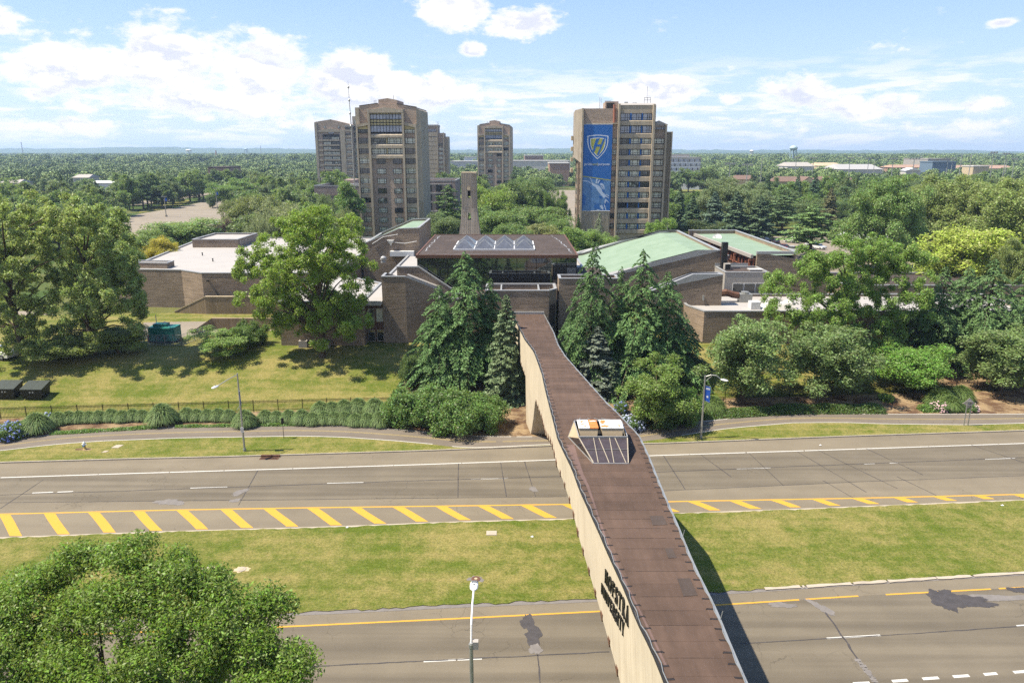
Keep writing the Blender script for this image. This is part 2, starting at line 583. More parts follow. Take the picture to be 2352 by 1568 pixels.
class MB:
    """Collects faces (world coordinates) and links them as one mesh object."""
    def __init__(s):
        s.v, s.f, s.mi = [], [], []
        s.cur = 0

    def mat(s, i):
        s.cur = i
        return s

    def face(s, *pts):
        i = len(s.v)
        s.v.extend(tuple(p) for p in pts)
        s.f.append(tuple(range(i, i + len(pts))))
        s.mi.append(s.cur)
        return s

    def box(s, x0, x1, y0, y1, z0, z1):
        return s.hexa([(x0, y0, z0), (x1, y0, z0), (x1, y1, z0), (x0, y1, z0)], [(x0, y0, z1), (x1, y0, z1), (x1, y1, z1), (x0, y1, z1)])

    def hexa(s, lo, hi):
        """A closed solid between two rings with the same number of points."""
        i = len(s.v)
        n = len(lo)
        s.v.extend(tuple(p) for p in lo)
        s.v.extend(tuple(p) for p in hi)
        s.f.append(tuple(i + k for k in reversed(range(n))))
        s.f.append(tuple(i + n + k for k in range(n)))
        for k in range(n):
            k2 = (k + 1) % n
            s.f.append((i + k, i + k2, i + n + k2, i + n + k))
        s.mi.extend([s.cur] * (n + 2))
        return s

    def prism(s, poly, z0, z1):
        """poly: (x, y) anticlockwise; z1 a number or one per vertex."""
        zs = z1 if isinstance(z1, (list, tuple)) else [z1] * len(poly)
        zb = z0 if isinstance(z0, (list, tuple)) else [z0] * len(poly)
        return s.hexa([(x, y, b) for (x, y), b in zip(poly, zb)], [(x, y, z) for (x, y), z in zip(poly, zs)])

    def ring(s, outer, inner, z0, z1):
        n = len(outer)
        zs0 = z0 if isinstance(z0, (list, tuple)) else [z0] * n
        zs1 = z1 if isinstance(z1, (list, tuple)) else [z1] * n
        for k in range(n):
            j = (k + 1) % n
            a, b, c, d = outer[k], outer[j], inner[j], inner[k]
            s.face((*a, zs1[k]), (*b, zs1[j]), (*c, zs1[j]), (*d, zs1[k]))
            s.face((*a, zs0[k]), (*b, zs0[j]), (*b, zs1[j]), (*a, zs1[k]))
            s.face((*c, zs0[j]), (*d, zs0[k]), (*d, zs1[k]), (*c, zs1[j]))
            s.face((*d, zs0[k]), (*c, zs0[j]), (*b, zs0[j]), (*a, zs0[k]))
        return s

    def tube(s, pts, r, n=6, caps=True):
        pts = [Vector(p) for p in pts]
        rs = r if isinstance(r, (list, tuple)) else [r] * len(pts)
        i0 = len(s.v)
        m = len(pts)
        ref = None
        for k, p in enumerate(pts):
            d = (pts[min(k + 1, m - 1)] - pts[max(k - 1, 0)]).normalized()
            if ref is None:
                ref = d.orthogonal().normalized()
            ref = (ref - d * ref.dot(d))
            ref = ref.normalized() if ref.length > 1e-6 else d.orthogonal().normalized()
            w = d.cross(ref)
            for q in range(n):
                a = 2 * math.pi * q / n
                s.v.append(tuple(p + (ref * math.cos(a) + w * math.sin(a)) * rs[k]))
        for k in range(m - 1):
            for q in range(n):
                q2 = (q + 1) % n
                s.f.append((i0 + k * n + q, i0 + k * n + q2, i0 + (k + 1) * n + q2, i0 + (k + 1) * n + q))
                s.mi.append(s.cur)
        if caps:
            s.f.append(tuple(i0 + q for q in reversed(range(n))))
            s.f.append(tuple(i0 + (m - 1) * n + q for q in range(n)))
            s.mi.extend([s.cur] * 2)
        return s

    def lathe(s, c, prof, n=16, axis='z'):
        """prof: (radius, height) pairs."""
        i0 = len(s.v)
        for (r, h) in prof:
            for q in range(n):
                a = 2 * math.pi * q / n
                s.v.append((c[0] + r * math.cos(a), c[1] + r * math.sin(a), c[2] + h))
        for k in range(len(prof) - 1):
            for q in range(n):
                q2 = (q + 1) % n
                s.f.append((i0 + k * n + q, i0 + k * n + q2, i0 + (k + 1) * n + q2, i0 + (k + 1) * n + q))
                s.mi.append(s.cur)
        s.f.append(tuple(i0 + q for q in reversed(range(n))))
        s.f.append(tuple(i0 + (len(prof) - 1) * n + q for q in range(n)))
        s.mi.extend([s.cur] * 2)
        return s

    def mesh(s, name, mats, org=(0, 0, 0)):
        me = bpy.data.meshes.new(name)
        me.from_pydata([(x - org[0], y - org[1], z - org[2]) for (x, y, z) in s.v], [], s.f)
        mats = mats if isinstance(mats, (list, tuple)) else [mats]
        for m in mats:
            me.materials.append(m)
        if len(mats) > 1:
            me.polygons.foreach_set('material_index', s.mi)
        me.update()
        return me

    def build(s, name, mats, parent=None, org=None, smooth=False, **tags):
        o_ = ORG.get(parent, (0, 0, 0)) if parent else (org or (0, 0, 0))
        me = s.mesh(name, mats, o_)
        if smooth:
            me.polygons.foreach_set('use_smooth', [True] * len(me.polygons))
        return put(name, me, parent, (0, 0, 0) if parent else o_, **tags)


def put(name, me, parent=None, loc=(0, 0, 0), rz=0.0, scale=None, label=None, cat=None, group=None, kind=None, color=None):
    o = bpy.data.objects.new(name, me)
    COL.objects.link(o)
    o.location = loc
    o.rotation_euler = (0, 0, rz)
    if scale is not None:
        o.scale = scale
    if parent:
        o.parent = parent
        ORG[o] = ORG.get(parent, (0, 0, 0))
    else:
        ORG[o] = tuple(loc)
    for k, v in (('label', label), ('category', cat), ('group', group), ('kind', kind)):
        if v:
            o[k] = v
    if color:
        o.color = (*color, 1)
    return o


def thing(name, label, cat, loc=(0, 0, 0), group=None, rz=0.0, scale=None):
    o = put(name, None, None, loc, rz, scale, label, cat, group)
    o.empty_display_size = 0.5
    return o


KIDS = {}


def kids(o):
    return [c for c in COL.objects if c.parent == o]


def dup(root, loc, rz=None, scale=None, label=None, group=None, color=None):
    """A thing copied with its parts and their sub-parts."""
    if root not in KIDS:
        KIDS[root] = [(c, kids(c)) for c in kids(root)]
    r = root.copy()
    COL.objects.link(r)
    r.location = loc
    if rz is not None:
        r.rotation_euler = (0, 0, rz)
    if scale is not None:
        r.scale = scale
    if label:
        r['label'] = label
    if group:
        r['group'] = group
    for (c, gs) in KIDS[root]:
        k = c.copy()
        COL.objects.link(k)
        k.parent = r
        if color and c.data and c.data.materials and c.data.materials[0] in (M_LEAF, M_NEEDLE, M_BLADE):
            k.color = (*color, 1)
        for g in gs:
            q = g.copy()
            COL.objects.link(q)
            q.parent = k
    return r


def offset(poly, d):
    """Polygon (anticlockwise) moved inwards by d, mitred."""
    n = len(poly)
    res = []
    for k in range(n):
        p0, p1, p2 = Vector(poly[k - 1]), Vector(poly[k]), Vector(poly[(k + 1) % n])
        e1, e2 = (p1 - p0).normalized(), (p2 - p1).normalized()
        n1, n2 = Vector((-e1.y, e1.x)), Vector((-e2.y, e2.x))
        b = n1 + n2
        b = b / max(0.3, b.dot(n1)) if b.length > 1e-6 else n1
        res.append((p1.x + b.x * d, p1.y + b.y * d))
    return res


def strip(name, left, right, z, m, parent=None, **tags):
    """A ribbon between two polylines of (x, y)."""
    mb = MB()
    for k in range(len(left) - 1):
        mb.face((*right[k], z), (*right[k + 1], z), (*left[k + 1], z), (*left[k], z))
    return mb.build(name, m, parent, **tags)


def poly_at(pl, x):
    """y of a polyline of (x, y) points at x (extrapolated)."""
    for k in range(len(pl) - 1):
        if x <= pl[k + 1][0] or k == len(pl) - 2:
            (x0, y0), (x1, y1) = pl[k], pl[k + 1]
            return y0 + (y1 - y0) * (x - x0) / (x1 - x0)

# ------------------------------------------------------------------ ground, roads, paths
def line(pts, z=0.0):
    return [tuple(G(px, py, z)[:2]) for (px, py) in pts]


def ext(pl, x0=-190.0, x1=190.0, s0=0.083, s1=0.088):
    (xa, ya), (xb, yb) = pl[0], pl[-1]
    return [(x0, ya + (x0 - xa) * s0)] + pl + [(x1, yb + (x1 - xb) * s1)]


def grid_mesh(name, xs, ys, zf, m, **tags):
    mb = MB()
    nx = len(xs)
    for y in ys:
        for x in xs:
            mb.v.append((x, y, zf(x, y)))
    for j in range(len(ys) - 1):
        for i in range(nx - 1):
            a = j * nx + i
            mb.f.append((a, a + 1, a + nx + 1, a + nx))
            mb.mi.append(0)
    return mb.build(name, m, smooth=True, **tags)


xs = [-9000, -3000, -1200, -600, -300] + list(range(-200, 201, 10)) + [300, 600, 1200, 3000, 9000]
ys = [-300, -60, 0, 30, 60, 66] + [66 + 2 * k for k in range(1, 32)] + [140, 200, 400, 900, 2000, 4500, 9500]
grid_mesh('ground', xs, ys, lambda x, y: terr(x, y) - 0.06, M_GROUND, kind='structure')

KERB_F = ext(line([(0, 1064), (293, 1055.6), (498, 1051), (689, 1045.5), (982, 1036.5), (1263, 1025.5), (1529, 1019.6), (1931, 1004), (2352, 990.4)]))
EDGE_W = ext(line([(0, 1096.5), (293, 1087), (689, 1075.3), (982, 1065.8), (1263, 1056), (1493, 1046), (1900, 1033), (2352, 1017.8)]))
YEL_F = ext(line([(0, 1180.3), (405, 1170.5), (689, 1165.8), (1100, 1160.5), (1308, 1157.5), (1532, 1151.5), (2000, 1143), (2352, 1134.5)]), s0=0.04, s1=0.04)
MED_T = ext(line([(0, 1236.6), (342, 1223.6), (804, 1210), (1020, 1200.6), (1322, 1193), (1556, 1180.6), (1825, 1171), (2352, 1149.4)]), s0=0.06, s1=0.05)
MED_B = ext(line([(0, 1434), (746, 1404.5), (1051, 1389), (1376, 1375.6), (1650, 1359.8), (1942, 1340), (2352, 1315)]))
YEL_N = ext(line([(0, 1463), (746, 1435), (1382, 1403), (1642, 1389), (1942, 1369.6), (2352, 1348)]))
NEAR_E = [(x, y - 11.9) for (x, y) in YEL_N]



def resample(pl, xs_):
    return [(x, poly_at(pl, x)) for x in xs_]


XS = [-190, -120, -80] + [-60 + 4 * k for k in range(31)] + [80, 120, 190]
far_road = strip('far_carriageway', resample(KERB_F, XS), resample(MED_T, XS), 0.0, M_ROAD, kind='structure')
near_road = strip('near_carriageway', resample(MED_B, XS), resample(NEAR_E, XS), 0.0, M_ROAD, kind='structure')
# paler shoulder lanes, laid 4 mm over the carriageways
strip('shoulder', resample(KERB_F, XS), [(x, y + 0.05) for x, y in resample(EDGE_W, XS)], 0.004, M_SHOULDER, far_road)
strip('shoulder', resample(YEL_F, XS), resample(MED_T, XS), 0.004, M_SHOULDER, far_road)
JOINT = line([(0, 1154), (700, 1148), (1300, 1140), (1574, 1124), (1977, 1106), (2352, 1092)])
strip('shoulder', resample(JOINT, XS), resample(YEL_F, XS), 0.0035, M_SHOULDER, far_road)
strip('shoulder', resample(MED_B, XS), resample(YEL_N, XS), 0.004, M_SHOULDER, near_road)


def marking(name, pl, w, m, parent, z=0.008):
    return strip(name, [(x, y + w / 2) for x, y in pl], [(x, y - w / 2) for x, y in pl], z, m, parent)


def seg(pl, x0, x1, n=4):
    return [(x0 + (x1 - x0) * k / n, poly_at(pl, x0 + (x1 - x0) * k / n)) for k in range(n + 1)]


# white edge line, laid in worn lengths with narrow gaps at the joints
x = -120.0
while x < 120:
    L = R_.uniform(3.5, 9.0)
    marking('edge_line', seg(EDGE_W, x, x + L), 0.17, M_WPAINT, far_road)
    x += L + R_.choice([0.07, 0.12, 0.05])
marking('yellow_line', seg(YEL_F, -150, 150, 60), 0.20, M_YPAINT, far_road)
for (a, b) in [(-150, 7), (8.0, 19.9), (20.3, 24.2), (26.2, 30.1), (30.6, 34.0), (34.6, 37.4), (39.6, 45.5), (46, 120)]:
    marking('yellow_line', seg(YEL_N, a, b, 14), 0.16, M_YPAINT, near_road)
# broken lane lines
for (ax, ay, bx, by) in [(74, 1131.6, 122, 1129.5), (132, 1129.5, 168, 1128), (437, 1120.5, 522, 1118), (751, 1109.5, 835, 1107.5), (1081, 1100, 1167, 1097.5),
                         (1692, 1076.5, 1770, 1073.5), (1985, 1065, 2009, 1064), (2043, 1063, 2062, 1062), (2262, 1054, 2331, 1051.5)]:
    p, q = G(ax, ay), G(bx, by)
    marking('lane_dash', [tuple(p[:2]), tuple(q[:2])], 0.15, M_WPAINT, far_road)
for (ax, ay, bx, by) in [(973, 1518, 1047, 1514.3), (1051, 1514.3, 1107, 1511.5), (1899, 1465, 2022, 1458), (2335, 1436.5, 2440, 1430)]:
    p, q = G(ax, ay), G(bx, by)
    marking('lane_dash', [tuple(p[:2]), tuple(q[:2])], 0.16, M_WPAINT, near_road)
for (ax, ay, bx, by) in [(1960, 1569, 1998, 1567), (2049, 1563.5, 2085, 1561), (2119, 1558, 2156, 1555.5), (2189, 1553, 2226, 1550.5), (2260, 1548, 2290, 1545.5), (2328, 1543, 2365, 1540)]:
    p, q = G(ax, ay), G(bx, by)
    marking('turn_lane_dash', [tuple(p[:2]), tuple(q[:2])], 0.22, M_WPAINT, near_road)
# yellow hatching between the yellow line and the median
for k in range(-12, 30):
    x = -43.9 + 3.72 * k
    y0 = poly_at(YEL_F, x)
    dep = (y0 - poly_at(MED_T, x + 2.5)) - 0.55
    if dep < 0.4:
        continue
    mb = MB()
    n = 3
    for q in range(n):
        a, b = q / n, (q + 1) / n
        j0, j1 = 0.03 * math.sin(9 * k + 5 * a), 0.03 * math.sin(9 * k + 5 * b)
        sk = 0.93
        mb.face((x + dep * sk * a + j0, y0 - 0.11 - dep * a, 0.012), (x + dep * sk * b + j1, y0 - 0.11 - dep * b, 0.012), (x + 1.0 + dep * sk * b + j1, y0 - 0.11 - dep * b, 0.012), (x + 1.0 + dep * sk * a + j0, y0 - 0.11 - dep * a, 0.012))
    mb.build('hatch_stripe', M_YPAINT, far_road)


def blob(name, cx, cy, rx, ry, m, parent, z, seed, rot=0.0):
    rr = random.Random(seed)
    ph = [rr.uniform(0, 6.28) for _ in range(4)]
    pts = []
    for k in range(64):
        a = 2 * math.pi * k / 64
        f = 1 + 0.18 * math.sin(2 * a + ph[0]) + 0.12 * math.sin(3 * a + ph[1]) + 0.09 * math.sin(5 * a + ph[2]) + 0.08 * math.sin(9 * a + ph[3]) + rr.uniform(-.09, .09)
        u, v = rx * f * math.cos(a), ry * f * math.sin(a)
        pts.append((cx + u * math.cos(rot) - v * math.sin(rot), cy + u * math.sin(rot) + v * math.cos(rot), z))
    mb = MB()
    c = (cx, cy, z)
    for k in range(64):
        mb.face(c, pts[k], pts[(k + 1) % 64])
    return mb.build(name, m, parent)


def patch(px, py, rx, ry, m, parent, seed, z=0.014, rot=0.0):
    p = G(px, py)
    blob('road_patch', p.x, p.y, rx, ry, m, parent, z, seed, rot)


patch(1213, 1430, 0.42, 0.95, M_TAR, near_road, 1, rot=0.3)
patch(1226, 1462, 0.50, 1.05, M_TAR, near_road, 2, 0.0155, 0.1)
patch(1230, 1490, 0.35, 0.55, M_TAR2, near_road, 3, 0.0165)
patch(2175, 1378, 1.0, 1.35, M_TAR, near_road, 4, rot=-0.2)
patch(2228, 1380, 1.7, 0.62, M_TAR, near_road, 5, 0.0155)
patch(2172, 1362, 0.6, 0.4, M_TAR, near_road, 6, 0.0165)
patch(2300, 1372, 2.4, 0.40, M_TAR2, near_road, 7, 0.0145)
patch(2345, 1354, 0.8, 0.4, M_TAR, near_road, 8, 0.0155)
patch(1795, 1389, 0.9, 0.32, M_TAR2, near_road, 9)
patch(1887, 1395, 0.35, 1.0, M_TAR2, near_road, 10, 0.0155, 0.5)
patch(390, 1153, 1.3, 0.55, M_TAR2, far_road, 11)
patch(1225, 1123, 0.35, 0.55, M_TAR2, far_road, 12)
patch(552, 1130, 0.35, 1.0, M_TAR2, far_road, 13, rot=-0.6)
patch(540, 1149, 0.4, 0.4, M_TAR2, far_road, 14)


def crack(pts, w, parent, z=0.011, m=M_TAR, jit=0.05, n=5):
    out_l, out_r = [], []
    P = [G(*p) for p in pts]
    fine_pts = []
    for a, b in zip(P[:-1], P[1:]):
        for k in range(n):
            q = a.lerp(b, k / n)
            fine_pts.append(Vector((q.x + R_.uniform(-jit, jit), q.y + R_.uniform(-jit, jit))))
    fine_pts.append(Vector(P[-1][:2]))
    mb = MB()
    for k in range(len(fine_pts) - 1):
        a, b = fine_pts[k], fine_pts[k + 1]
        d = (b - a).normalized()
        nn = Vector((-d.y, d.x)) * w * R_.uniform(0.35, 0.65)
        mb.face((*(a - nn), z), (*(b - nn), z), (*(b + nn), z), (*(a + nn), z))
    mb.build('road_crack', m, parent)


crack([(1885, 1390), (1902, 1415), (1940, 1468), (1975, 1520), (2010, 1566), (2030, 1600)], 0.12, near_road)
crack([(1968, 1512), (1995, 1545), (2010, 1566)], 0.35, near_road, 0.0125, M_TAR2)
crack([(1234, 1495), (1238, 1535), (1242, 1600)], 0.08, near_road, jit=0.02)
for pts in ([(1745, 1320)], ):
    pass
for (a, b) in [((0, 1168), (100, 1101)), ((548, 1160), (592, 1080)), ((1052, 1143), (1053, 1064)), ((1163, 1140), (1150, 1062)), ((1230, 1140), (1205, 1060)),
               ((1574, 1124), (1524, 1046)), ((1680, 1095), (1610, 1044)), ((1800, 1115), (1720, 1040)), ((1990, 1130), (1830, 1036)), ((2062, 1122), (1880, 1034)), ((2120, 1090), (1990, 1030)), ((2352, 1062), (2230, 1021)), ((1960, 1143), (1890, 1103)), ((2150, 1137), (2060, 1094))]:
    crack([a, b], 0.07, far_road, jit=0.015)
crack([(0, 1136), (400, 1123), (1000, 1102), (1290, 1094)], 0.09, far_road, jit=0.04, n=14)
crack([(1500, 1084), (1900, 1068), (2352, 1050)], 0.09, far_road, jit=0.04, n=14)
crack([(690, 1531), (1000, 1516), (1400, 1496)], 0.09, near_road, jit=0.03, n=14)
crack([(1700, 1477), (2100, 1454), (2352, 1437)], 0.07, near_road, jit=0.02, n=14)
crack(list(zip(range(0, 1301, 130), [1154 - 14 * k / 10 for k in range(11)])), 0.06, far_road, jit=0.03)
crack([(1500, 1128), (1977, 1106), (2352, 1092)], 0.06, far_road, jit=0.02, n=10)

# median lawn, verges, kerbs
def draped(name, left, right, m, z=0.1, rows=3, **tags):
    mb = MB()
    for r in range(rows):
        for k in range(len(left) - 1):
            def pt(q, f):
                x = left[q][0] + (right[q][0] - left[q][0]) * f
                y = left[q][1] + (right[q][1] - left[q][1]) * f
                return (x, y, terr(x, y) + z)
            mb.face(pt(k, (r + 1) / rows), pt(k + 1, (r + 1) / rows), pt(k + 1, r / rows), pt(k, r / rows))
    return mb.build(name, m, **tags)


def ragged(pl, amp, seed, step=0.45, x0=-70, x1=70):
    rr = random.Random(seed)
    res = [(-190, poly_at(pl, -190))]
    x = x0
    while x < x1:
        res.append((x, poly_at(pl, x) + rr.uniform(-amp, amp)))
        x += step
    return res + [(190, poly_at(pl, 190))]


mt = ragged(MED_T, 0.10, 3)
mbm = [(x, poly_at(MED_B, x) + 0.05 * math.sin(x * 2.1) + 0.05 * math.sin(x * .9) + R_.uniform(-0.12, 0.12)) for (x, _) in mt]
median = draped('median_lawn', mt, mbm, M_MEDIAN, 0.06, 4, kind='structure')
# low dusty rim where the grass meets the asphalt
strip('sandy_edge', [(x, y + 0.22) for x, y in resample(MED_T, XS)], [(x, y - 0.4) for x, y in resample(MED_T, XS)], 0.0155, M_PAVE, far_road)
strip('sandy_edge', [(x, y + 0.4) for x, y in resample(MED_B, XS)], [(x, y - 0.30) for x, y in resample(MED_B, XS)], 0.0155, M_TAR2, near_road)
# bare concrete edging showing along the near side of the median, broken by grass
for (a, b) in [(1757, 1838), (1843, 1848), (1853, 1955), (1960, 2036), (2040, 2150), (2152, 2230), (2236, 2420)]:
    def me_y(px):
        return 1354 - (px - 1757) * 0.0632
    l_, r_ = [], []
    n = 6
    for k in range(n + 1):
        px = a + (b - a) * k / n
        p = G(px, me_y(px) - 0.5)
        l_.append((p.x, p.y + R_.uniform(0.10, 0.22)))
        r_.append((p.x, p.y - R_.uniform(0.10, 0.2)))
    strip('edging_stone', l_, r_, 0.075, M_PAVE, median)

PATH_T = ext(line([(0, 1016), (67, 1005.8), (176, 992.6), (352, 983.8), (527, 979.4), (689, 976.8), (811, 980.3), (933, 988.8), (1055, 999.8), (1126, 1003.5), (1210, 1003.5), (1330, 1005), (1440, 997), (1493, 986), (1602, 969.6), (1749, 955), (1858, 950.5), (2004, 952), (2352, 951.7)]), s0=0.3, s1=0.085)
PATH_B = ext(line([(0, 1037.4), (117, 1023.4), (220, 1015.5), (410, 1008), (689, 1003.4), (787, 1006), (909, 1014.5), (1001, 1023), (1060, 1030.5), (1126, 1029.5), (1263, 1022.5), (1420, 1021), (1493, 1014), (1571, 1001), (1676, 985.3), (1822, 973), (1931, 972), (2041, 975.8), (2223, 977.6), (2352, 974)]), s0=0.3, s1=0.085)
XP = [-190, -120, -80] + [-60 + 2 * k for k in range(61)] + [80, 120, 190]
kt = [(x, y + 0.16) for x, y in resample(KERB_F, XP)]
pt_, pb_ = resample(PATH_T, XP), resample(PATH_B, XP)
pb_ = [(x, max(y, k[1] + 0.02)) for (x, y), k in zip(pb_, kt)]
path = strip('cycle_path', pt_, pb_, 0.104, M_PATH, kind='structure')
draped('verge', [(x, y + 0.03) for x, y in pb_], kt, M_VERGE, 0.10, 2, kind='structure')
mb = MB()
for k in range(len(XP) - 1):
    a, b = resample(KERB_F, XP)[k], resample(KERB_F, XP)[k + 1]
    mb.hexa([(*a, -0.02), (*b, -0.02), (b[0], b[1] + 0.16, -0.02), (a[0], a[1] + 0.16, -0.02)], [(*a, 0.13), (*b, 0.13), (b[0], b[1] + 0.16, 0.13), (a[0], a[1] + 0.16, 0.13)])
mb.build('kerb', M_KERB, kind='structure')
for (a, b, lo) in [(-120, -0.1, pt_), (0.5, 2.2, pt_), (10.4, 120, pt_)]:
    marking('path_line', [(x, y - 0.10) for x, y in seg(lo, a, b, 60)], 0.11, M_WPAINT, path, 0.109)
marking('path_line', [(x, y + 0.10) for x, y in seg(pb_, -120, -8.4, 60)], 0.11, M_WPAINT, path, 0.109)
marking('path_line', [(x, y + 0.10) for x, y in seg(pb_, -6.3, 10, 20)], 0.11, M_WPAINT, path, 0.109)
marking('path_line', [(x, y + 0.10) for x, y in seg(pb_, 18.5, 120, 60)], 0.11, M_WPAINT, path, 0.109)
mid = [(x, (y + poly_at(pb_, x)) / 2) for x, y in pt_]
for dy in (-0.10, 0.10):
    for (a, b) in [(-120, -1.7), (-1.0, 120)]:
        marking('centre_line', [(x, y + dy) for x, y in seg(mid, a, b, 70)], 0.07, M_YPALE, path, 0.109)

FENCE_S = 85.3
bed_t = [(x, FENCE_S + 0.085 * x + 0.4) for x in XP]
draped('mulch_bed', bed_t, pt_, M_MULCH, 0.10, 2, kind='structure')
xl = [-140 + 4 * k for k in range(66)]
mb = MB()
for r in range(34):
    for k in range(len(xl) - 1):
        def pt(x, s_):
            y = s_ + 0.085 * x
            return (x, y, terr(x, y) + 0.104)
        s0, s1 = FENCE_S + 0.2 + r * 1.3, FENCE_S + 0.2 + (r + 1) * 1.3
        mb.face(pt(xl[k], s0), pt(xl[k + 1], s0), pt(xl[k + 1], s1), pt(xl[k], s1))
mb.build('lawn', M_LAWN, kind='structure', smooth=True)
# fallen needles under the cedars
def needle_bed(px, py, rx, ry, seed):
    p = G(px, py, 1.0)
    o = blob('needle_litter', p.x, p.y, rx, ry, M_MULCH, None, 0.0, seed)
    me = o.data
    for v in me.vertices:
        v.co.z = terr(v.co.x, v.co.y) + 0.125
    o['kind'] = 'structure'
needle_bed(1060, 880, 8.0, 4.5, 31)
needle_bed(1330, 880, 4.0, 6.0, 32)
needle_bed(1480, 880, 7.0, 4.0, 33)
needle_bed(2250, 860, 10.0, 4.0, 34)

# far car parks and fields on the campus plateau
def plate(name, pts, m, z=3.02, **tags):
    mb = MB()
    mb.face(*[(*G(px, py, 3.0)[:2], z) for px, py in pts])
    return mb.build(name, m, kind='structure', **tags)


plate('car_park', [(262, 560), (268, 505), (318, 492), (420, 474), (470, 463), (560, 462), (640, 490), (640, 530), (500, 560)], M_LOT)
plate('car_park', [(1200, 530), (1240, 470), (1262, 437), (1400, 437), (1420, 470), (1420, 530)], M_LOT, 3.03)
plate('car_park', [(1535, 560), (1535, 505), (1620, 503), (1640, 560)], M_LOT, 3.04)
plate('car_park', [(1640, 575), (1700, 543), (1950, 543), (2100, 590), (2100, 640), (1900, 640)], M_LOT, 3.05)
plate('car_park', [(-200, 800), (-200, 720), (60, 715), (300, 745), (330, 765), (200, 790)], M_LOT, 3.06)
plate('car_park', [(330, 742), (440, 740), (640, 738), (640, 760), (440, 775), (330, 780)], M_LOT, 3.12)
plate('playing_field', [(1545, 432), (1780, 428), (1800, 440), (1760, 462), (1545, 462)], M_VERGE, 3.03)
plate('grass_bank', [(318, 491), (322, 482), (432, 459), (440, 466)], M_VERGE, 3.09)
plate('campus_road', [(200, 478), (330, 470), (520, 443), (520, 438), (330, 462), (180, 470)], M_LOT, 3.08)

# ------------------------------------------------------------------ pedestrian bridge
def roof_z(Y):
    return 10.0 if Y < 72 else 10.0 - 1.15 * (Y - 72) / 25.0


def on_roof(px, py):
    z = 10.0
    for _ in range(8):
        p = G(px, py, z)
        z = roof_z(p.y)
    return p


LPX = [(1177, 722), (1192, 752), (1205.8, 779), (1225.6, 805), (1234, 826), (1245, 857), (1256, 906), (1271.7, 966), (1281.6, 1006.6), (1296, 1037), (1315.6, 1077), (1332, 1123), (1357, 1178), (1379, 1226), (1394.7, 1263), (1435.5, 1352), (1462.8, 1422), (1498, 1492), (1529, 1568)]
RPX = [(1247.5, 718), (1271.7, 763.4), (1281.6, 792), (1298, 818), (1329, 853.5), (1366, 895), (1392.5, 925), (1421, 952), (1467, 1000), (1478, 1022), (1491, 1050.5), (1511, 1101), (1531, 1149), (1557, 1208), (1579, 1263), (1599, 1309), (1642, 1395), (1677, 1480.6), (1714, 1568)]
LE = sorted([(on_roof(*p).y, on_roof(*p).x) for p in LPX])
RE = sorted([(on_roof(*p).y, on_roof(*p).x) for p in RPX])
LE = [(12.0, LE[0][1] + 0.35)] + LE + [(97.6, LE[-1][1] - 0.2)]
RE = [(12.0, RE[0][1] + 0.35)] + RE + [(97.6, RE[-1][1] - 0.15)]
XL = lambda Y: poly_at(LE, Y)
XR = lambda Y: poly_at(RE, Y)
SOF = [(10, 5.5), (22.0, 5.5), (22.3, 3.02), (22.6, 0.0), (25.0, 0.0), (27.2, 3.9), (33, 5.3), (38.4, 6.3), (43, 7.1), (47.5, 7.8), (54, 7.7), (60, 6.2), (66, 5.65), (72, 5.3), (75.8, 0.0), (79.0, 0.0), (79.4, 3.0), (79.7, 5.5), (100, 5.5)]
SO = lambda Y: poly_at(SOF, Y)

bridge = thing('pedestrian_bridge', 'cream concrete footbridge with brown felt roof crossing the whole highway', 'footbridge', (5, 51, 0))
cuts = sorted(set([12 + 1.07 * k for k in range(80)] + [97.2]))
for k in range(len(cuts) - 1):
    a, b = cuts[k], min(cuts[k + 1], 97.2)
    t0, t1 = roof_z(a), roof_z(b)
    lap = 0.006
    # each sheet of felt overlaps the one before it: its near edge stands a little proud
    mb = MB()
    ins = 0.34
    ysub = [a + (b - a) * q / 2 for q in range(3)]
    for q in range(2):
        ya, yb = ysub[q], ysub[q + 1]
        za, zb = t0 + (t1 - t0) * q / 2 + lap * (1 - q / 2), t0 + (t1 - t0) * (q + 1) / 2 + lap * (1 - (q + 1) / 2)
        mb.face((XL(ya) + ins, ya, za), (XR(ya) - ins, ya, za), (XR(yb) - ins, yb, zb), (XL(yb) + ins, yb, zb))
    mb.face((XL(a) + ins, a, t0 - 0.03), (XR(a) - ins, a, t0 - 0.03), (XR(a) - ins, a, t0 + lap), (XL(a) + ins, a, t0 + lap))
    mb.build('roofing_sheet', M_FELT, bridge)
    if R_.random() < 0.6:
        mb = MB()
        x0, x1 = XL(a) + ins + R_.uniform(0, 0.6), XR(a) - ins - R_.uniform(0, 0.9)
        pts = [x0 + (x1 - x0) * q / 8 for q in range(9)]
        for q in range(8):
            w = R_.uniform(0.004, 0.018)
            mb.face((pts[q], a + 0.005, t0 + lap + 0.003), (pts[q + 1], a + 0.005, t0 + lap + 0.003), (pts[q + 1], a + 0.005 + w, t0 + lap + 0.003), (pts[q], a + 0.005 + w, t0 + lap + 0.003))
        mb.build('bitumen_seam', M_SEAM, bridge)
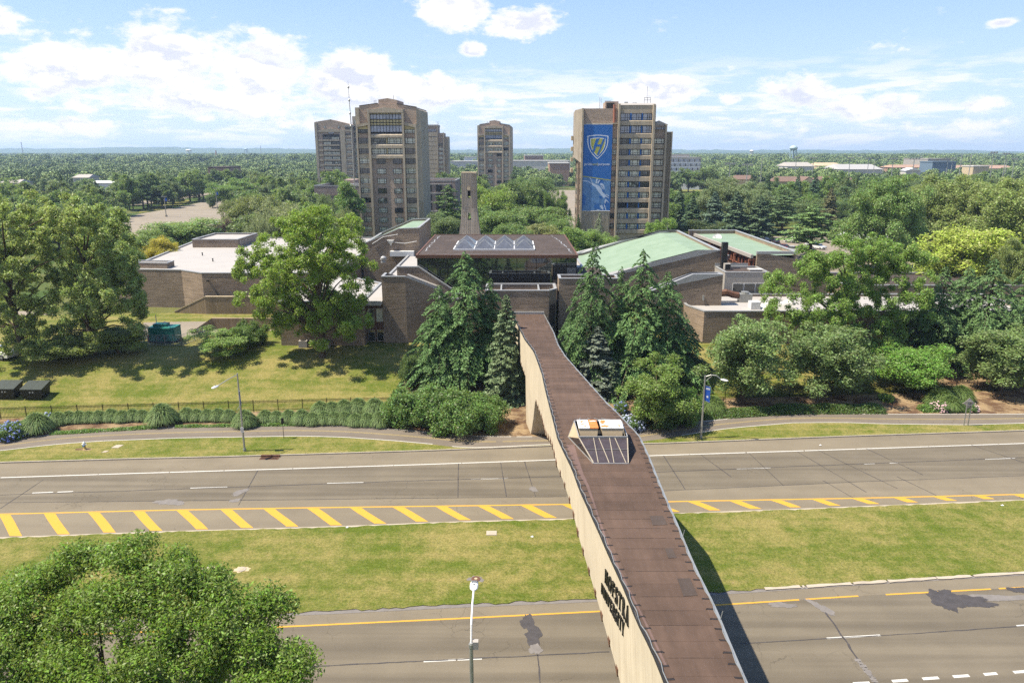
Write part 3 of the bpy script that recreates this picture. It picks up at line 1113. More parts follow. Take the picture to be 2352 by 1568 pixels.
# short felt flaps along both edges, with dark bitumen lines between them
for side, X, sg in (('l', XL, 1), ('r', XR, -1)):
    y = 12.3
    while y < 96.5:
        L = 0.78 * (1 if y < 60 else 1.5) * R_.uniform(0.9, 1.1)
        z = roof_z(y) + 0.018
        a, b = y + 0.05, min(y + L, 97)
        f = MB()
        f.face((X(a) + sg * 0.03, a, z), (X(a) + sg * 0.40, a + 0.03, z + 0.006), (X(b) + sg * 0.40, b + 0.02, roof_z(b) + 0.016), (X(b) + sg * 0.03, b, roof_z(b) + 0.010))
        f.build('edge_flap', M_FELT, bridge)
        d = MB()
        d.face((X(y) + sg * 0.06, y - 0.06, z + 0.008), (X(y) + sg * (0.36 + 0.12 * R_.random()), y - 0.04, z + 0.012), (X(y) + sg * 0.40, y + 0.05, z + 0.012), (X(y) + sg * 0.06, y + 0.06, z + 0.008))
        d.build('bitumen_seam', M_SEAM, bridge)
        y += L
# odd repair patches
for (px, py, w, h) in [(1512, 1195, 0.42, 0.55), (1578, 1348, 0.34, 0.75), (1540, 1270, 0.22, 0.5)]:
    p = on_roof(px, py)
    mb = MB()
    z = roof_z(p.y) + 0.022
    mb.face((p.x - w, p.y - h, z), (p.x + w, p.y - h * 0.9, z), (p.x + w * 0.9, p.y + h, z), (p.x - w * 0.95, p.y + h * 0.95, z))
    mb.build('felt_patch', M_FELT_D, bridge)
# pale run-off stain on the left of the roof, below the skylight
mb = MB()
prev = None
for (px, py, w) in [(1310, 1022, 0.30), (1320, 1050, 0.22), (1336, 1090, 0.14), (1350, 1117, 0.10), (1362, 1150, 0.06), (1380, 1205, 0.06), (1400, 1260, 0.05), (1440, 1345, 0.05), (1480, 1425, 0.05), (1530, 1530, 0.05)]:
    p = on_roof(px, py)
    z = roof_z(p.y) + 0.026
    cur = ((p.x - w, p.y, z), (p.x + w, p.y, z))
    if prev:
        mb.face(prev[0], prev[1], cur[1], cur[0])
    prev = cur
mb.build('run_off_stain', M_FELT_P, bridge)

ywall = sorted(set([12 + 1.0 * k for k in range(86)] + [y for y, _ in SOF if 12 < y < 97]))
for nm, X, sg in (('side_wall', XL, -1), ('side_wall', XR, 1)):
    mb = MB()
    for a, b in zip(ywall[:-1], ywall[1:]):
        xa, xb = X(a), X(b)
        o1, o2 = xa + sg * 0.02, xb + sg * 0.02
        i1, i2 = xa - sg * 0.28, xb - sg * 0.28
        za, zb = roof_z(a) - 0.01, roof_z(b) - 0.01
        ba, bb = SO(a), SO(b)
        mb.face((o1, a, ba), (o2, b, bb), (o2, b, zb), (o1, a, za))
        mb.face((i2, b, bb), (i1, a, ba), (i1, a, za), (i2, b, zb))
        mb.face((o1, a, za), (o2, b, zb), (i2, b, zb), (i1, a, za))
        mb.face((i1, a, ba), (i2, b, bb), (o2, b, bb), (o1, a, ba))
    w = mb.build(nm, M_BOARD, bridge)
    # thin metal drip edge and the loose cable that runs along it
    mb = MB()
    for a, b in zip(ywall[:-1], ywall[1:]):
        za, zb = roof_z(a), roof_z(b)
        mb.hexa([(X(a) + sg * 0.05, a, za - 0.07), (X(b) + sg * 0.05, b, zb - 0.07), (X(b) - sg * 0.06, b, zb - 0.07), (X(a) - sg * 0.06, a, za - 0.07)],
                [(X(a) + sg * 0.05, a, za + 0.045), (X(b) + sg * 0.05, b, zb + 0.045), (X(b) - sg * 0.06, b, zb + 0.045), (X(a) - sg * 0.06, a, za + 0.045)])
    mb.build('drip_edge', M_DMETAL if sg < 0 else M_METAL, bridge)
    pts = []
    y = 12.0
    while y < 97:
        pts.append((X(y) + sg * 0.02 - sg * (0.05 + 0.09 * math.sin(y * 1.9) ** 2), y, roof_z(y) + 0.075 + 0.02 * math.sin(y * 1.3)))
        y += 0.5
    MB().tube(pts, 0.022, 5).build('cable', M_METAL, bridge)
    for y in [14 + 7.2 * k for k in range(12)]:
        MB().tube([(X(y), y, roof_z(y) + 0.03), (X(y) + sg * 0.12, y + 0.1, roof_z(y) + 0.42)], 0.015, 4).build('lightning_rod', M_METAL, bridge)

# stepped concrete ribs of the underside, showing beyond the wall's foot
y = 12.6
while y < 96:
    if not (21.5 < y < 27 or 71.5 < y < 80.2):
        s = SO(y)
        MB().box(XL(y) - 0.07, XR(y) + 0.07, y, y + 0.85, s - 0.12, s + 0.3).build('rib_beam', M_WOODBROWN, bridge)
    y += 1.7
mb = MB()
for a, b in zip(ywall[:-1], ywall[1:]):
    if 22 < a < 27 or 72 <= a < 79.6:
        sa = sb = 5.3
    else:
        sa, sb = SO(a), SO(b)
    mb.face((XL(a) + 0.29, a, sa + 0.45), (XL(b) + 0.29, b, sb + 0.45), (XR(b) - 0.29, b, sb + 0.45), (XR(a) - 0.29, a, sa + 0.45))
mb.build('floor_slab', M_CONC_WALL, bridge)
# cross walls of the two splayed legs
for (ya, za, yb, zb) in [(72.1, 5.25, 75.75, 0.0), (27.0, 3.8, 25.05, 0.0), (79.05, 0.0, 79.6, 5.5), (22.55, 0.0, 22.05, 5.5)]:
    mb = MB()
    m_ = 0.2
    mb.hexa([(XL(ya) + 0.29, ya, za), (XR(ya) - 0.29, ya, za), (XR(ya) - 0.29, ya + m_, za), (XL(ya) + 0.29, ya + m_, za)],
            [(XL(yb) + 0.29, yb, zb), (XR(yb) - 0.29, yb, zb), (XR(yb) - 0.29, yb + m_, zb), (XL(yb) + 0.29, yb + m_, zb)])
    mb.build('leg', M_CONC_CREAM, bridge)
# upstand with coping where the roof meets the student centre
p = XL(97.3)
MB().box(XL(97.3) - 0.2, XR(97.3) + 0.05, 97.25, 97.55, roof_z(97) - 0.3, roof_z(97) + 0.30).build('upstand', M_COPING, bridge)

# ---- raised serif letters on the left wall
SERIF = {}


def glyphs():
    st, th, sf = 0.15, 0.07, 0.07     # thick stem, thin stroke, serif reach

    def bar(x0, y0, x1, y1, w):
        d = Vector((x1 - x0, y1 - y0)).normalized()
        n_ = Vector((-d.y, d.x)) * w / 2
        return [(x0 - n_.x, y0 - n_.y), (x1 - n_.x, y1 - n_.y), (x1 + n_.x, y1 + n_.y), (x0 + n_.x, y0 + n_.y)]

    def serif(x, y, w=st):
        return [(x - w / 2 - sf, y - 0.0), (x + w / 2 + sf, y - 0.0), (x + w / 2 + sf, y + 0.065), (x - w / 2 - sf, y + 0.065)]

    def arc(cx, cy, rx, ry, a0, a1, w0, w1, n=14):
        q = []
        for k in range(n):
            u, v = math.radians(a0 + (a1 - a0) * k / n), math.radians(a0 + (a1 - a0) * (k + 1) / n)

            def ww(a):
                return w0 + (w1 - w0) * abs(math.cos(a))
            wa, wb = ww(u) / 2, ww(v) / 2
            q.append([(cx + (rx - wa) * math.cos(u), cy + (ry - wa) * math.sin(u)), (cx + (rx + wa) * math.cos(u), cy + (ry + wa) * math.sin(u)), (cx + (rx + wb) * math.cos(v), cy + (ry + wb) * math.sin(v)), (cx + (rx - wb) * math.cos(v), cy + (ry - wb) * math.sin(v))])
        return q
    g = {}
    def stem(x, w=st):
        return [bar(x, 0, x, 1, w), serif(x, 0, w), serif(x, 0.935, w)]
    g['H'] = (stem(0.2) + stem(0.72) + [bar(0.2, 0.5, 0.72, 0.5, th)], 0.95)
    g['O'] = (arc(0.45, 0.5, 0.36, 0.46, 0, 360, 0.08, 0.20, 26), 0.95)
    g['F'] = (stem(0.2) + [bar(0.2, 0.955, 0.68, 0.955, 0.09), bar(0.65, 0.98, 0.65, 0.74, 0.07), bar(0.2, 0.5, 0.52, 0.5, th), bar(0.52, 0.38, 0.52, 0.62, 0.06)], 0.76)
    g['S'] = (arc(0.32, 0.735, 0.20, 0.225, 25, 265, 0.10, 0.17) + arc(0.34, 0.27, 0.22, 0.235, -150, 95, 0.10, 0.17) + [bar(0.51, 0.72, 0.51, 0.98, 0.06), bar(0.13, 0.02, 0.13, 0.30, 0.06)], 0.68)
    g['T'] = ([bar(0.4, 0, 0.4, 1, st), serif(0.4, 0), bar(0.04, 0.955, 0.76, 0.955, 0.09), bar(0.07, 0.98, 0.07, 0.72, 0.07), bar(0.73, 0.98, 0.73, 0.72, 0.07)], 0.80)
    g['R'] = (stem(0.2) + arc(0.34, 0.73, 0.24, 0.225, -90, 90, 0.08, 0.18, 10) + [bar(0.2, 0.955, 0.36, 0.955, 0.08), bar(0.2, 0.505, 0.36, 0.505, 0.08), bar(0.36, 0.5, 0.72, 0.03, 0.17), serif(0.76, 0, 0.06)], 0.88)
    g['A'] = ([bar(0.13, 0.02, 0.42, 0.98, 0.085), bar(0.40, 0.98, 0.72, 0.02, 0.19), bar(0.22, 0.33, 0.62, 0.33, 0.08), serif(0.13, 0, 0.05), serif(0.72, 0, 0.14)], 0.90)
    g['U'] = ([bar(0.2, 0.34, 0.2, 1, st), serif(0.2, 0.935), bar(0.72, 0.34, 0.72, 1, 0.10), serif(0.72, 0.935, 0.10)] + arc(0.46, 0.34, 0.26, 0.29, 180, 360, 0.09, 0.17, 12), 0.94)
    g['N'] = ([bar(0.17, 0, 0.17, 1, 0.09), serif(0.17, 0, 0.09), serif(0.14, 0.935, 0.12), bar(0.17, 0.96, 0.72, 0.03, 0.19), bar(0.75, 0, 0.75, 1, 0.09), serif(0.75, 0.935, 0.09)], 0.94)
    g['I'] = (stem(0.2), 0.42)
    g['V'] = ([bar(0.12, 0.98, 0.40, 0.02, 0.19), bar(0.42, 0.02, 0.72, 0.98, 0.085), serif(0.12, 0.935, 0.14), serif(0.72, 0.935, 0.05)], 0.86)
    g['E'] = (stem(0.2) + [bar(0.2, 0.955, 0.66, 0.955, 0.09), bar(0.2, 0.045, 0.68, 0.045, 0.09), bar(0.2, 0.5, 0.5, 0.5, th), bar(0.63, 0.98, 0.63, 0.76, 0.07), bar(0.66, 0.02, 0.66, 0.26, 0.07), bar(0.5, 0.38, 0.5, 0.62, 0.06)], 0.78)
    g['Y'] = ([bar(0.42, 0, 0.42, 0.48, st), serif(0.42, 0), bar(0.12, 0.98, 0.42, 0.42, 0.19), bar(0.42, 0.42, 0.72, 0.98, 0.085), serif(0.12, 0.935, 0.14), serif(0.72, 0.935, 0.05)], 0.86)
    return g


GL = glyphs()


def wall_hit(px, py):
    """Where the sight line through (px, py) meets the left wall of the bridge."""
    d = ray(px, py)
    best = None
    for k in range(2000):
        Y = 18 + k * 0.02
        t = Y / d.y
        if best is None or abs(d.x * t - (XL(Y) - 0.02)) < best[0]:
            best = (abs(d.x * t - (XL(Y) - 0.02)), Y, EYE + d.z * t)
    return best[1], best[2]


def wall_text(txt, start, end, height):
    (ya, za), (yb, zb) = wall_hit(*start), wall_hit(*end)
    tot = sum(GL[c][1] for c in txt) + 0.22 * (len(txt) - 1)
    k = (ya - yb) / tot
    s = 0.0
    h0 = height
    for c in txt:
        strokes, adv = GL[c]
        mb = MB()
        height = h0 * (1 + 0.32 * s / tot)
        for i, q in enumerate(strokes):
            th_ = 0.06 + 0.001 * i
            lo, hi = [], []
            for (u, v) in q:
                Y = ya - (s + u) * k
                z = za + (zb - za) * (ya - Y) / (ya - yb) + (v - 1) * height
                x = XL(Y) - 0.03
                lo.append((x, Y, z))
                hi.append((x - th_, Y, z))
            mb.hexa(lo, hi)
        mb.build('letter', M_BLACK, bridge)
        s += adv + 0.22


wall_text('HOFSTRA', (1391.5, 1305), (1447, 1396), 0.78)
wall_text('UNIVERSITY', (1383, 1337), (1436, 1430), 0.60)

# ---- the skylight on the crown of the bridge, with two metal housings standing in it
sk = MB()
zt, zb_ = 11.08, 10.03
FA, FB = (5.40, 45.3), (7.72, 45.3)
LP, RP = (4.08, 50.0), (8.2, 49.9)
BA, BB = (4.8, 53.8), (7.0, 53.8)
TA, TB, TC, TD = (4.60, 47.35), (7.93, 47.35), (7.95, 50.4), (4.52, 50.4)
def P3(p, z):
    return (p[0], p[1], z)
sk.face(P3(FA, zb_), P3(FB, zb_), P3(TB, zt - 0.1), P3(TA, zt - 0.1))
glz = sk.build('skylight', M_SKYGLASS, bridge)
def lerp3(a, b, f):
    return tuple(a[i] + (b[i] - a[i]) * f for i in range(3))
def bar3(name, a, b, r, m, parent, n=4):
    MB().tube([a, b], r, n).build(name, m, parent)
fa, fb, ta, tb = P3(FA, zb_ + 0.04), P3(FB, zb_ + 0.04), P3(TA, zt - 0.06), P3(TB, zt - 0.06)
for f0, f1 in [(0.14, 0.30), (0.45, 0.41), (0.59, 0.63), (0.93, 0.74)]:
    bar3('glazing_bar', lerp3(fa, fb, f0), lerp3(ta, tb, f1), 0.03, M_KERB, glz)
bar3('glazing_bar', fa, ta, 0.045, M_KERB, glz)
bar3('glazing_bar', fb, tb, 0.045, M_KERB, glz)
bar3('glazing_bar', lerp3(fa, ta, .52), lerp3(fb, tb, .52), 0.02, M_METAL, glz)
bar3('glazing_bar', ta, tb, 0.04, M_COPING, glz)
bar3('sill', P3((FA[0] - .05, FA[1] - .04), 10.03), P3((FB[0] + .05, FB[1] - .04), 10.03), 0.04, M_COPING, glz)
bar3('sill', P3(FA, 10.03), P3(LP, 10.03), 0.04, M_COPING, glz)
side = MB()
side.face(P3(LP, zb_), P3(FA, zb_), P3(TA, zt - 0.1))
side.build('side_pane', M_GLASS, glz)
side = MB()
side.face(P3(FB, zb_), P3(RP, zb_), P3(TB, zt - 0.1))
side.build('side_pane', M_GLASS, glz)
q = MB()
q.face(P3(LP, zb_), P3(TA, zt - 0.1), P3((TA[0], TA[1] + .4), zt), P3(TD, zt))
q.face(P3(RP, zb_), P3(TC, zt), P3((TB[0], TB[1] + .4), zt), P3(TB, zt - 0.1))
q.build('side_panel', M_TAN, glz)
q = MB()
q.face(P3(TD, zt), P3(TC, zt), P3(BB, zb_), P3(BA, zb_))
q.face(P3(LP, zb_), P3(TD, zt), P3(BA, zb_))
q.face(P3(RP, zb_), P3(BB, zb_), P3(TC, zt))
q.build('back_pane', M_SKYGLASS, glz)
for f in (0.1, 0.36, 0.6, 0.85):
    bar3('glazing_bar', lerp3(P3(TD, zt + .03), P3(TC, zt + .03), f), lerp3(P3(BA, zb_), P3(BB, zb_), min(1, f + .12)), 0.045, M_METAL, glz)
for a, b in ((TA, TB), (TB, TC), (TC, TD), (TD, TA)):
    bar3('top_rail', P3(a, zt + 0.02), P3(b, zt + 0.02), 0.04, M_COPING, glz)
q = MB()
q.face(P3(TA, 10.4), P3(TB, 10.4), P3(TC, 10.4), P3(TD, 10.4))
q.build('well_floor', M_DMETAL, glz)
bar3('top_rail', P3(LP, zb_), P3(TD, zt), 0.04, M_COPING, glz)
bar3('top_rail', P3(RP, zb_), P3(TC, zt), 0.04, M_COPING, glz)
for (x0, x1, split, rust) in [(4.66, 5.98, 0.57, (1,)), (6.22, 7.72, 0.46, ())]:
    h = MB()
    h.hexa([(x0 + 0.16, 47.75, 10.42), (x1 - 0.12, 47.75, 10.42), (x1 - 0.12, 49.7, 10.42), (x0 + 0.16, 49.7, 10.42)], [(x0, 48.0, 11.44), (x1, 48.0, 11.44), (x1, 49.55, 11.44), (x0, 49.55, 11.44)])
    hs = h.build('fan_housing', M_TAN, bridge)
    xm = x0 + (x1 - x0) * split
    for i, (a, b) in enumerate(((x0 - 0.03, xm - 0.01), (xm + 0.01, x1 + 0.03))):
        MB().box(a, b, 47.95, 49.6, 11.443, 11.50).build('lid', M_RUST if i in rust else M_WMETAL, hs)
    rs = [(x0 + .26, 48.3, .22, .24, 51), (x0 + .2, 49.15, .18, .36, 52), (x1 - .22, 48.4, .10, .12, 53)] if not rust else [(x0 + .28, 49.2, .12, .14, 54), (x0 + .3, 48.75, .14, .10, 55), (x0 + .45, 48.3, .10, .08, 56)]
    for (a, b, u, v, sd_) in rs:
        blob('rust_stain', a, b, u, v, M_RUST, hs, 11.504 + sd_ * .0001, sd_)
    if rust:
        blob('paint_flake', x1 - .25, 49.3, .22, .09, M_WMETAL, hs, 11.504, 57)

# ------------------------------------------------------------------ student centre (brick, white / green / brown roofs)
Z9 = 9.7          # the common white roof level


def X_at(px, Y, z):
    return (px - 1176) / 1690.0 * (Y * CP + (EYE - z) * SP)


def walls(name, poly, z0, z1, m, parent, cop=True, roof=None, par=0.35, cz=0.16):
    """Outer walls of a flat-roofed block (poly anticlockwise), its roof a little below the parapet, and a mitred coping."""
    n = len(poly)
    zt = z1 if isinstance(z1, (list, tuple)) else [z1] * n
    mb = MB()
    mb.ring(poly, offset(poly, 0.32), [z0] * n, [z - 0.004 for z in zt])
    w = mb.build(name, m, parent)
    if roof:
        r = MB()
        ip = offset(poly, 0.31)
        r.face(*[(x, y, z - par) for (x, y), z in zip(ip, zt)])
        r.build('roof', roof, parent)
    if cop:
        c = MB()
        c.ring(offset(poly, -0.05), offset(poly, 0.34), [z - 0.002 for z in zt], [z + cz for z in zt])
        c.build('coping', M_COPING, parent)
    return w


hall = thing('gymnasium', 'low brown brick hall with broad white roof behind the green generator', 'building', (-45, 131, 3))
A = [(X_at(250, 130, 6), 131), (X_at(418, 129, 6), 129.6), (X_at(467, 126, 6), 126.2), (X_at(640, 126, 6), 126.2), (-31, 126.2), (-31, 181), (X_at(457, 179, 9.7), 181), (X_at(300, 134, 9.7), 134)]
walls('wall', A, 2.9, Z9, M_BRICK, hall, roof=M_WHITE_ROOF, par=0.12)
w = MB()
yb = 163
bx0, bx1 = X_at(441, yb, 11.2), X_at(546, yb, 11.2)
walls('roof_block', [(bx0, yb), (bx1, yb), (bx1, yb + 13), (bx0, yb + 13)], Z9 - 0.1, 11.3, M_BRICK, hall, roof=M_WHITE_ROOF, par=0.2)
walls('roof_block', [(X_at(300, 133, 9.9), 133.3), (X_at(386, 133, 9.9), 132.6), (X_at(386, 133, 9.9), 135.6), (X_at(303, 133, 9.9), 136)], Z9 - 0.1, 10.5, M_BRICK, hall, roof=M_WHITE_ROOF, par=0.1)
for px, Y in ((465, 150), (489, 141.5), (610, 131), (560, 150)):
    x = X_at(px, Y, Z9)
    MB().lathe((x, Y, Z9 - 0.12), [(0.12, 0), (0.10, 0.5), (0.16, 0.52), (0.16, 0.62)], 8).build('vent_pipe', M_DMETAL, hall)
MB().box(X_at(476, 126, 8), X_at(481, 126, 8), 125.7, 126.18, 8.35, 8.6).build('wall_lamp', M_DMETAL, hall)
for k in range(14):
    x = bx1 + 0.4
    y = yb + 0.5 + k * 0.9
    MB().box(x, x + 0.10, y, y + 0.12, Z9 - 0.12, 11.1).build('rail_post', M_COPING, hall)

ramp = thing('retaining_wall', 'stained concrete retaining wall stepping down behind the generator yard', 'wall', (-42, 124, 3))
m = MB()
xa, xb = X_at(398, 124, 3), X_at(474, 124, 5)
xc = -31.5
m.prism([(xa, 124.6), (xb, 123.6), (xb, 124.0), (xa, 125.0)], 2.9, [3.3, 6.05, 6.05, 3.3])
m.prism([(xb, 123.6), (xc, 123.6), (xc, 124.0), (xb, 124.0)], 2.9, 6.05)
m.build('wall_face', M_CONC_WALL, ramp)
m = MB()
m.prism([(xa, 124.55), (xb, 123.55), (xb, 124.05), (xa, 125.05)], [3.3, 6.05, 6.05, 3.3], [3.45, 6.2, 6.2, 3.45])
m.prism([(xb, 123.55), (xc, 123.55), (xc, 124.05), (xb, 124.05)], 6.052, 6.2)
m.build('coping', M_CONC_CREAM, ramp)
low = thing('retaining_wall', 'low concrete wall bordering the ramp between generator yard and lawn', 'wall', (-40, 110, 3))
m = MB()
p0, p1, p2 = G(440, 768, 3.0), G(490, 742, 4.0), G(640, 742, 4.0)
m.prism([(p0.x, p0.y), (p1.x, p1.y - 0.6), (p1.x, p1.y), (p0.x, p0.y + .4)], 2.9, [3.4, 4.9, 4.9, 3.4])
m.prism([(p1.x, p1.y - 0.6), (p2.x, p2.y - 0.6), (p2.x, p2.y - 0.2), (p1.x, p1.y)], 2.9, 4.9)
m.build('wall_face', M_CONC_WALL, low)

sc = thing('student_centre', 'brown brick student centre with white roof where the footbridge ends', 'building', (-5, 104, 3))
# west wing behind the big honey locust
xw0, xw1 = X_at(643, 102.4, 6), X_at(836, 102.4, 6)
xd0, xd1 = X_at(880, 104, 7), X_at(934, 104, 7)
walls('wall', [(xw0, 102.4), (xw1, 102.4), (xw1, 118), (-30.9, 127.5), (xw0, 127.5)], 2.9, Z9 - 0.3, M_BRICK, sc, roof=M_WHITE_ROOF, par=0.12)
# recessed window bay
bay = MB()
bay.box(xw1 + 0.01, xd0 - 0.01, 104.6, 104.9, 2.9, 8.9)
bay.build('bay_wall', M_WOODBROWN, sc)
MB().box(xw1 + 0.01, xd0 - 0.01, 103.0, 117.9, 8.9, 9.35).build('roof', M_WHITE_ROOF, sc)
MB().box(xw1 + 0.02, xd0 - 0.02, 102.9, 103.0, 8.85, 9.5).build('coping', M_COPING, sc)
for k in range(2):
    for (z0, z1) in ((6.1, 8.1), (3.2, 4.9)):
        x0 = xw1 + 0.15 + k * (xd0 - xw1) / 2
        x1 = xw1 - 0.1 + (k + 1) * (xd0 - xw1) / 2
        f = MB()
        f.ring([(x0, z0), (x1, z0), (x1, z1), (x0, z1)], offset([(x0, z0), (x1, z0), (x1, z1), (x0, z1)], 0.07), 0, 1)
        f.v = [(x, 104.5 + 0.1 * z, y) for (x, y, z) in f.v]
        fr = f.build('window', M_METAL, sc)
        g = MB()
        g.face((x0 + .05, 104.57, z0 + .05), (x1 - .05, 104.57, z0 + .05), (x1 - .05, 104.57, z1 - .05), (x0 + .05, 104.57, z1 - .05))
        g.build('pane', M_PANE if z0 > 5 else M_GLASS, fr)
# brick stair block with sloping glazed monitor
dz = 12.75
walls('stair_wall', [(xd0, 104), (xd1, 104), (xd1 + 4.6, 106.3), (xd1 + 4.6, 107.3), (xd0, 107.3)], 2.9, [dz, dz, 10.4, 10.4, dz], M_BRICK, sc, roof=M_FELT_D, par=0.25)
m = MB()
m.hexa([(xd1 + 0.2, 104.6, dz - 0.5), (xd1 + 4.5, 106.7, 10.2), (xd1 + 4.5, 107.6, 10.2), (xd1 + 0.2, 105.6, dz - 0.5)], [(xd1 + 0.2, 104.6, dz + 0.25), (xd1 + 4.5, 106.7, 10.85), (xd1 + 4.5, 107.6, 10.85), (xd1 + 0.2, 105.6, dz + 0.25)])
m.build('monitor_glazing', M_GREYPANEL, sc)
m = MB()
m.prism([(xd1 - 1.7, 107.5), (xd1 + 1.5, 107.5), (xd1 + 6.5, 107.5), (xd1 + 6.5, 107.9), (xd1 - 1.7, 107.9)], Z9 - 0.2, [13.6, 13.6, 10.2, 10.2, 13.6])
m.build('parapet_wall', M_BRICK, sc)
m = MB()
m.prism([(xd1 - 1.75, 107.45), (xd1 + 1.5, 107.45), (xd1 + 6.5, 107.45), (xd1 + 6.5, 107.95), (xd1 + 1.5, 107.95), (xd1 - 1.75, 107.95)], [13.6, 13.6, 10.2, 10.2, 13.6, 13.6], [13.78, 13.78, 10.38, 10.38, 13.78, 13.78])
m.build('coping', M_COPING, sc)
# main white roof beside and behind
xm0 = xw1 - 0.1
XE = 31.0
walls('wall', [(xw1, 118.1), (xd0 + 0.2, 118.1), (xd0 + .2, 110), (13.0, 110), (13.0, 168), (xw1, 168)], 3.0, Z9, M_BRICK, sc, roof=M_WHITE_ROOF, par=0.10)
for px, Y, w_, h_ in ((881, 140, 0.45, 0.8),):
    x = X_at(px, Y, Z9)
    MB().lathe((x, Y, Z9 - 0.1), [(0.5, 0), (0.5, 0.25), (0.3, 0.3), (0.3, 0.55), (0.62, 0.6), (0.62, 0.78), (0.35, 0.82), (0.55, 0.9), (0.55, 1.0), (0.2, 1.25)], 14).build('roof_fan', M_COPING, sc)
x = X_at(925, 150, 10)
MB().box(x - 2.4, x + 2.4, 148.6, 151, Z9 - 0.1, 10.6).build('roof_unit', M_WMETAL, sc)
x = X_at(907, 150, 10)
MB().box(x - 0.7, x + 0.7, 149, 150.5, Z9 - 0.1, Z9 + 0.25).build('roof_hatch', M_TAN, sc)
# entrance block that takes the end of the bridge
xf0, xf1 = X_at(1115, 97.6, 11), X_at(1281, 97.6, 11)
walls('entrance_wall', [(xf0, 97.6), (xf1 - 1.2, 97.6), (xf1 - 0.1, 99.0), (xf1 - 0.1, 103.0), (xf0, 103.0)], 2.9, 11.9, M_BRICK, sc, roof=M_FELT_D, par=0.6)
MB().box(xf0 - 3, xf1 - .15, 103.05, 108.1, 9.0, 10.2).build('link_roof', M_FELT_D, sc)
for (a, b, c, d) in ((xf0 + 2.0, xf0 + 2.2, 98.2, 102.6), (xf1 - 2.6, xf1 - 2.4, 98.4, 102.6)):
    MB().box(a, b, c, d, 11.2, 11.95).build('roof_kerb', M_COPING, sc)
xs0, xs1 = X_at(1252, 98, 9), X_at(1272, 98, 9)
f = MB()
f.box(xf1 - 1.0, xf1 - 0.32, 98.1, 98.4, 3.2, 10.2)
MB().prism([(xf1 - 0.95, 97.62), (xf1 - 0.22, 98.6), (xf1 - 0.26, 98.72), (xf1 - 1.0, 97.75)], 4.5, 10.0).build('slit_window', M_GLASS, sc)
walls('wall', [(xd1 + 4.7, 103.5), (xf0 - 0.02, 103.5), (xf0 - 0.02, 107.9), (xd1 + 4.7, 107.9)], 2.9, 9.65, M_BRICK, sc, roof=M_FELT_D, par=0.3)
# wall to the right of the entrance
xg0, xg1 = X_at(1283, 100, 12), X_at(1420, 100, 12)
walls('wall', [(xg0, 99.3), (xg1, 99.3), (xg1, 102.6), (xg0, 102.6)], 2.9, 13.3, M_BRICK, sc, roof=M_FELT_D, par=0.3, cz=.1)
MB().box(xg0, xg1, 102.7, 124.9, 3, 11.0).build('link_roof', M_FELT_D, sc)
MB().tube([(X_at(1262, 97.5, 11), 97.4, 11.8), (X_at(1262, 97.5, 11), 97.3, 12.6)], 0.04, 5).build('vent_pipe', M_METAL, sc)

M_PYR = plain('smoked_acrylic', (0.085, 0.09, 0.11), 0.25, 0.0, 0.35, 1.2, spec=0.45)
# ---- mirrored glass pavilion with brown roof
pv = thing('glass_pavilion', 'flat brown roofed pavilion with mirrored glass front and pyramid skylights', 'building', (-1, 108.6, 9.7))
gy, gt = 108.6, 15.02
px0, px1 = X_at(956, gy, 15), X_at(1327, gy, 15)
NX = 16
mb_ = MB()
mb_.box(px0, px1, 108.15, 136.2, gt, gt + 0.28)
mb_.build('roof', M_FELT_D, pv)
mb_ = MB()
mb_.ring([(px0 - .04, 108.1), (px1 + .04, 108.1), (px1 + .04, 136.25), (px0 - .04, 136.25)], [(px0 + .22, 108.36), (px1 - .22, 108.36), (px1 - .22, 135.99), (px0 + .22, 135.99)], gt - 0.12, gt + 0.36)
mb_.build('roof_edge', M_CONC_WALL if False else M_WOODBROWN, pv)
dx = (px1 - px0 - 0.3) / NX
rows = [10.3, 11.95, 13.45, 14.92]
for i in range(NX):
    for r in range(3):
        x0 = px0 + 0.15 + i * dx
        louv = (i in (0, NX - 1)) and r == 1
        g = MB()
        if louv:
            fr = MB().box(x0 + .05, x0 + dx - .05, gy + 0.08, gy + 0.2, rows[r] + .04, rows[r + 1] - .04).build('louvre_panel', M_GREYPANEL, pv)
            for q in range(9):
                z = rows[r] + 0.1 + q * 0.165
                MB().hexa([(x0 + .06, gy - .04, z), (x0 + dx - .06, gy - .04, z), (x0 + dx - .06, gy + .08, z + .1), (x0 + .06, gy + .08, z + .1)], [(x0 + .06, gy - .04, z + .02), (x0 + dx - .06, gy - .04, z + .02), (x0 + dx - .06, gy + .08, z + .12), (x0 + .06, gy + .08, z + .12)]).build('louvre_slat', M_METAL, fr)
        else:
            t0 = R_.uniform(-0.005, 0.005)
            g.face((x0 + .04, gy + .05, rows[r] + .03), (x0 + dx - .04, gy + .05 + t0, rows[r] + .03), (x0 + dx - .04, gy + .10 + t0, rows[r + 1] - .03), (x0 + .04, gy + .10, rows[r + 1] - .03))
            g.build('pane', M_MIRROR, pv)
for i in range(NX + 1):
    x = px0 + 0.15 + i * dx
    MB().box(x - .035, x + .035, gy - 0.03, gy + 0.13, rows[0], rows[3]).build('mullion', M_DMETAL, pv)
for z in rows:
    MB().box(px0 + .1, px1 - .1, gy - 0.02, gy + 0.12, z - .04, z + .04).build('transom', M_DMETAL, pv)
for x in (px0 + 0.1, px1 - 0.15):
    g = MB()
    g.face((x, gy + .1, rows[0]), (x, 136, rows[0]), (x, 136, rows[3]), (x, gy + .1, rows[3]))
    g.build('side_glass', M_MIRROR, pv)
MB().box(px0 + .1, px1 - .1, 135.9, 136.1, 9.7, gt).build('back_wall', M_BRICK, pv)
g = MB()
g.box(px0 + .3, px1 - .3, gy + 0.6, 135.8, 9.7, 9.75)
g.build('floor', M_DMETAL, pv)
